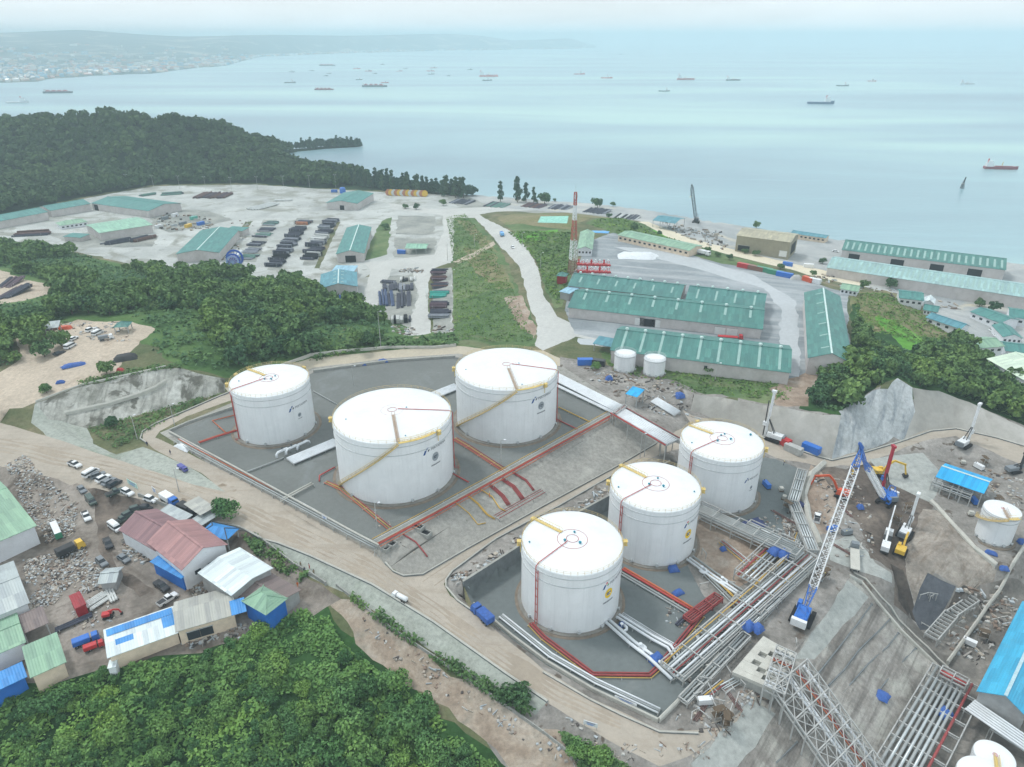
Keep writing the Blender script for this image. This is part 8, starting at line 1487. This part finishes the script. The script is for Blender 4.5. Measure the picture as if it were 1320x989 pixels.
for i in range(NX+1):
    px = -300+1068*i/NX; c = at(px, interp(coast, px)+rf.uniform(-.4, .4), SEA); D0 = c.y; D1 = max(D0*1.25, 6800+px*2.6)
    zr = ridge_z(interp(prof_r, px), D1); col = []
    for j in range(NR+1):
        f = j/NR; D = D0+(D1-D0)*f**1.3; base = SEA+2 if j else SEA-2
        k = max(0, (f-.45)/.55)**1.3; z = base+(zr-base)*k
        if 0 < j: z += (18*noise.noise(Vector((px*.012, f*4, 1)))+8*noise.noise(Vector((px*.05, f*9, 2))))*min(1, f*2.2)*(.35+.4*f)*(1-.7*(f > .95))
        z = max(z, base)
        col.append(Vector(((px-660)/FOC*(D*CP-(z-CAMZ)*SP), D, z)))
    col.append(Vector((col[-1].x*1.2, col[-1].y+2500, SEA-5))); FS.append(col)
V = [v for c in FS for v in c]; K = NR+2; F = [(i*K+j, (i+1)*K+j, (i+1)*K+j+1, i*K+j+1) for i in range(NX) for j in range(K-1)]
FAR_M = G_mat('far_shore', [lin(36, 58, 56), lin(48, 72, 66), lin(84, 98, 92)], .004, .02, bump=0, patch=(lin(168, 160, 146), .003, .52, .66))
me = bpy.data.meshes.new('far_shore'); me.from_pydata([tuple(v) for v in V], [], F); me.materials.append(FAR_M); me.polygons.foreach_set('use_smooth', [True]*len(F)); o = bpy.data.objects.new('far_shore', me); COL.objects.link(o); tag(o, kind='structure')
CITY = [paint('city_white', (232, 232, 228)), paint('city_tan', (206, 190, 172)), paint('city_pink', (208, 170, 158)), paint('city_grey', (170, 176, 178)), paint('city_blue', (140, 180, 200))]
def cmesh(w, d, h, mi, pitched):
    mb = MB(); mb.box((0, 0, h/2), (w, d, h))
    if pitched: mb.raw([(-w/2, -d/2, h), (w/2, -d/2, h), (w/2, d/2, h), (-w/2, d/2, h), (-w/2, 0, h*1.5), (w/2, 0, h*1.5)], [(0, 1, 5, 4), (2, 3, 4, 5), (0, 4, 3), (1, 2, 5)])
    else: mb.box((w*.2, 0, h+h*.1), (w*.3, d*.3, h*.2))
    me = bpy.data.meshes.new('city_building'); me.from_pydata(mb.v, [], mb.f); me.materials.append(CITY[mi]); return me
CM = [cmesh(rf.uniform(11, 30), rf.uniform(9, 18), rf.uniform(5, 13), i % 5, i % 3 != 0) for i in range(15)]
mbc = MB(); cnt = 0
spots = []
for i in range(2600):
    px = rf.uniform(-60, 755)
    if px > 300 and rf.random() < .35: continue
    dens = .5+.5*noise.noise(Vector((px*.02, 3, 5)))
    f = abs(rf.gauss(0, .34 if px < 320 else .16))
    if f > .75 or rf.random() > dens+.25: continue
    i0 = (px+300)/1068*NX; a = int(i0); b = min(NX, a+1); jj = f*NR; j = int(jj); u, v = i0-a, jj-j
    p = FS[a][j].lerp(FS[b][j], u).lerp(FS[a][j+1].lerp(FS[b][j+1], u), v); spots.append((p, rf.randrange(15), rf.uniform(0, 3.1)))
spots = [s for s in spots if s[0].z > SEA+.5]; spots.sort(key=lambda s: s[0].y)
for p, k, a in spots[:290]:
    o = bpy.data.objects.new('city_building', CM[k]); COL.objects.link(o); o.location = p+Vector((0, 0, -1)); o.rotation_euler = (0, 0, a); tag(o, 'small hazy town building on the far shore across the bay', 'building', 'town buildings on the far shore', 'thing')
for p, k, a in spots[290:]:
    w = rf.uniform(14, 44); mbc.cur = k % 5; mbc.box((p.x, p.y, p.z+5), (w, w*.6, rf.uniform(8, 16)), a)
tag(mbc.build('distant_town', CITY), kind='stuff')
# ------------------------------------------------------------------ air, sky, sun, camera
def build_air():
    m = bpy.data.materials.new('haze_air'); m.use_nodes = True; nt = m.node_tree; nt.nodes.clear()
    out = nd(nt, 'ShaderNodeOutputMaterial'); v = nd(nt, 'ShaderNodeVolumePrincipled')
    v.inputs['Color'].default_value = (*HAZE_COL, 1); v.inputs['Density'].default_value = HAZE_D
    v.inputs['Anisotropy'].default_value = .0
    nt.links.new(v.outputs[0], out.inputs['Volume'])
    mb = MB(); mb.box((0, 28000, 75), (100000, 66000, 224))
    tag(mb.build('haze', m), kind='stuff')
HAZE_COL = (.72, .90, .97); HAZE_D = .00021
build_air()
SUN_EL, SUN_AZ = math.radians(58), math.radians(-62)      # azimuth from +Y, negative = to the left
w = bpy.data.worlds.new('World'); SC.world = w; w.use_nodes = True; nt = w.node_tree
bg = nt.nodes['Background']; sky = nd(nt, 'ShaderNodeTexSky', sky_type='NISHITA'); sky.sun_disc = False
sky.sun_elevation = SUN_EL; sky.sun_rotation = SUN_AZ; sky.air_density = 1.0; sky.dust_density = 2.0; sky.ozone_density = 1.0
tc = nd(nt, 'ShaderNodeTexCoord').outputs['Generated']
cl = noise_n(nt, mapping(nt, tc, (1, 1, 5)), 2.2, 6, .6, .4)
fac = ramp(nt, cl, [(.3, (.72,)*3), (.62, (.97,)*3)])
CLOUD = (10.0, 10.7, 11.1)
nt.links.new(mixc(nt, fac, sky.outputs[0], CLOUD), bg.inputs[0])
bg.inputs[1].default_value = .1
sd = bpy.data.lights.new('sun', 'SUN'); sd.energy = 1.6; sd.angle = math.radians(10); sd.color = (1, .98, .95)
so = bpy.data.objects.new('sun', sd); COL.objects.link(so)
so.rotation_euler = (math.pi/2-SUN_EL, 0, -SUN_AZ+math.pi)
so.location = (0, 0, 400)
cd = bpy.data.cameras.new('camera'); cd.sensor_width = 36; cd.sensor_fit = 'HORIZONTAL'; cd.lens = 915/1320*36
cd.clip_start = .5; cd.clip_end = 120000
co = bpy.data.objects.new('camera', cd); COL.objects.link(co); co.location = (0, 0, CAMZ); co.rotation_euler = (math.pi/2-PITCH, 0, 0)
SC.camera = co
vs_ = SC.view_settings; vs_.view_transform = 'Standard'; vs_.look = 'None'; vs_.exposure = 0.05; vs_.gamma = 1; vs_.use_curve_mapping = False
SC.cycles.max_bounces = 5; SC.cycles.diffuse_bounces = 2; SC.cycles.volume_bounces = 1; SC.cycles.glossy_bounces = 2; SC.cycles.transmission_bounces = 2
SC.cycles.use_adaptive_sampling = True; SC.cycles.adaptive_threshold = .03
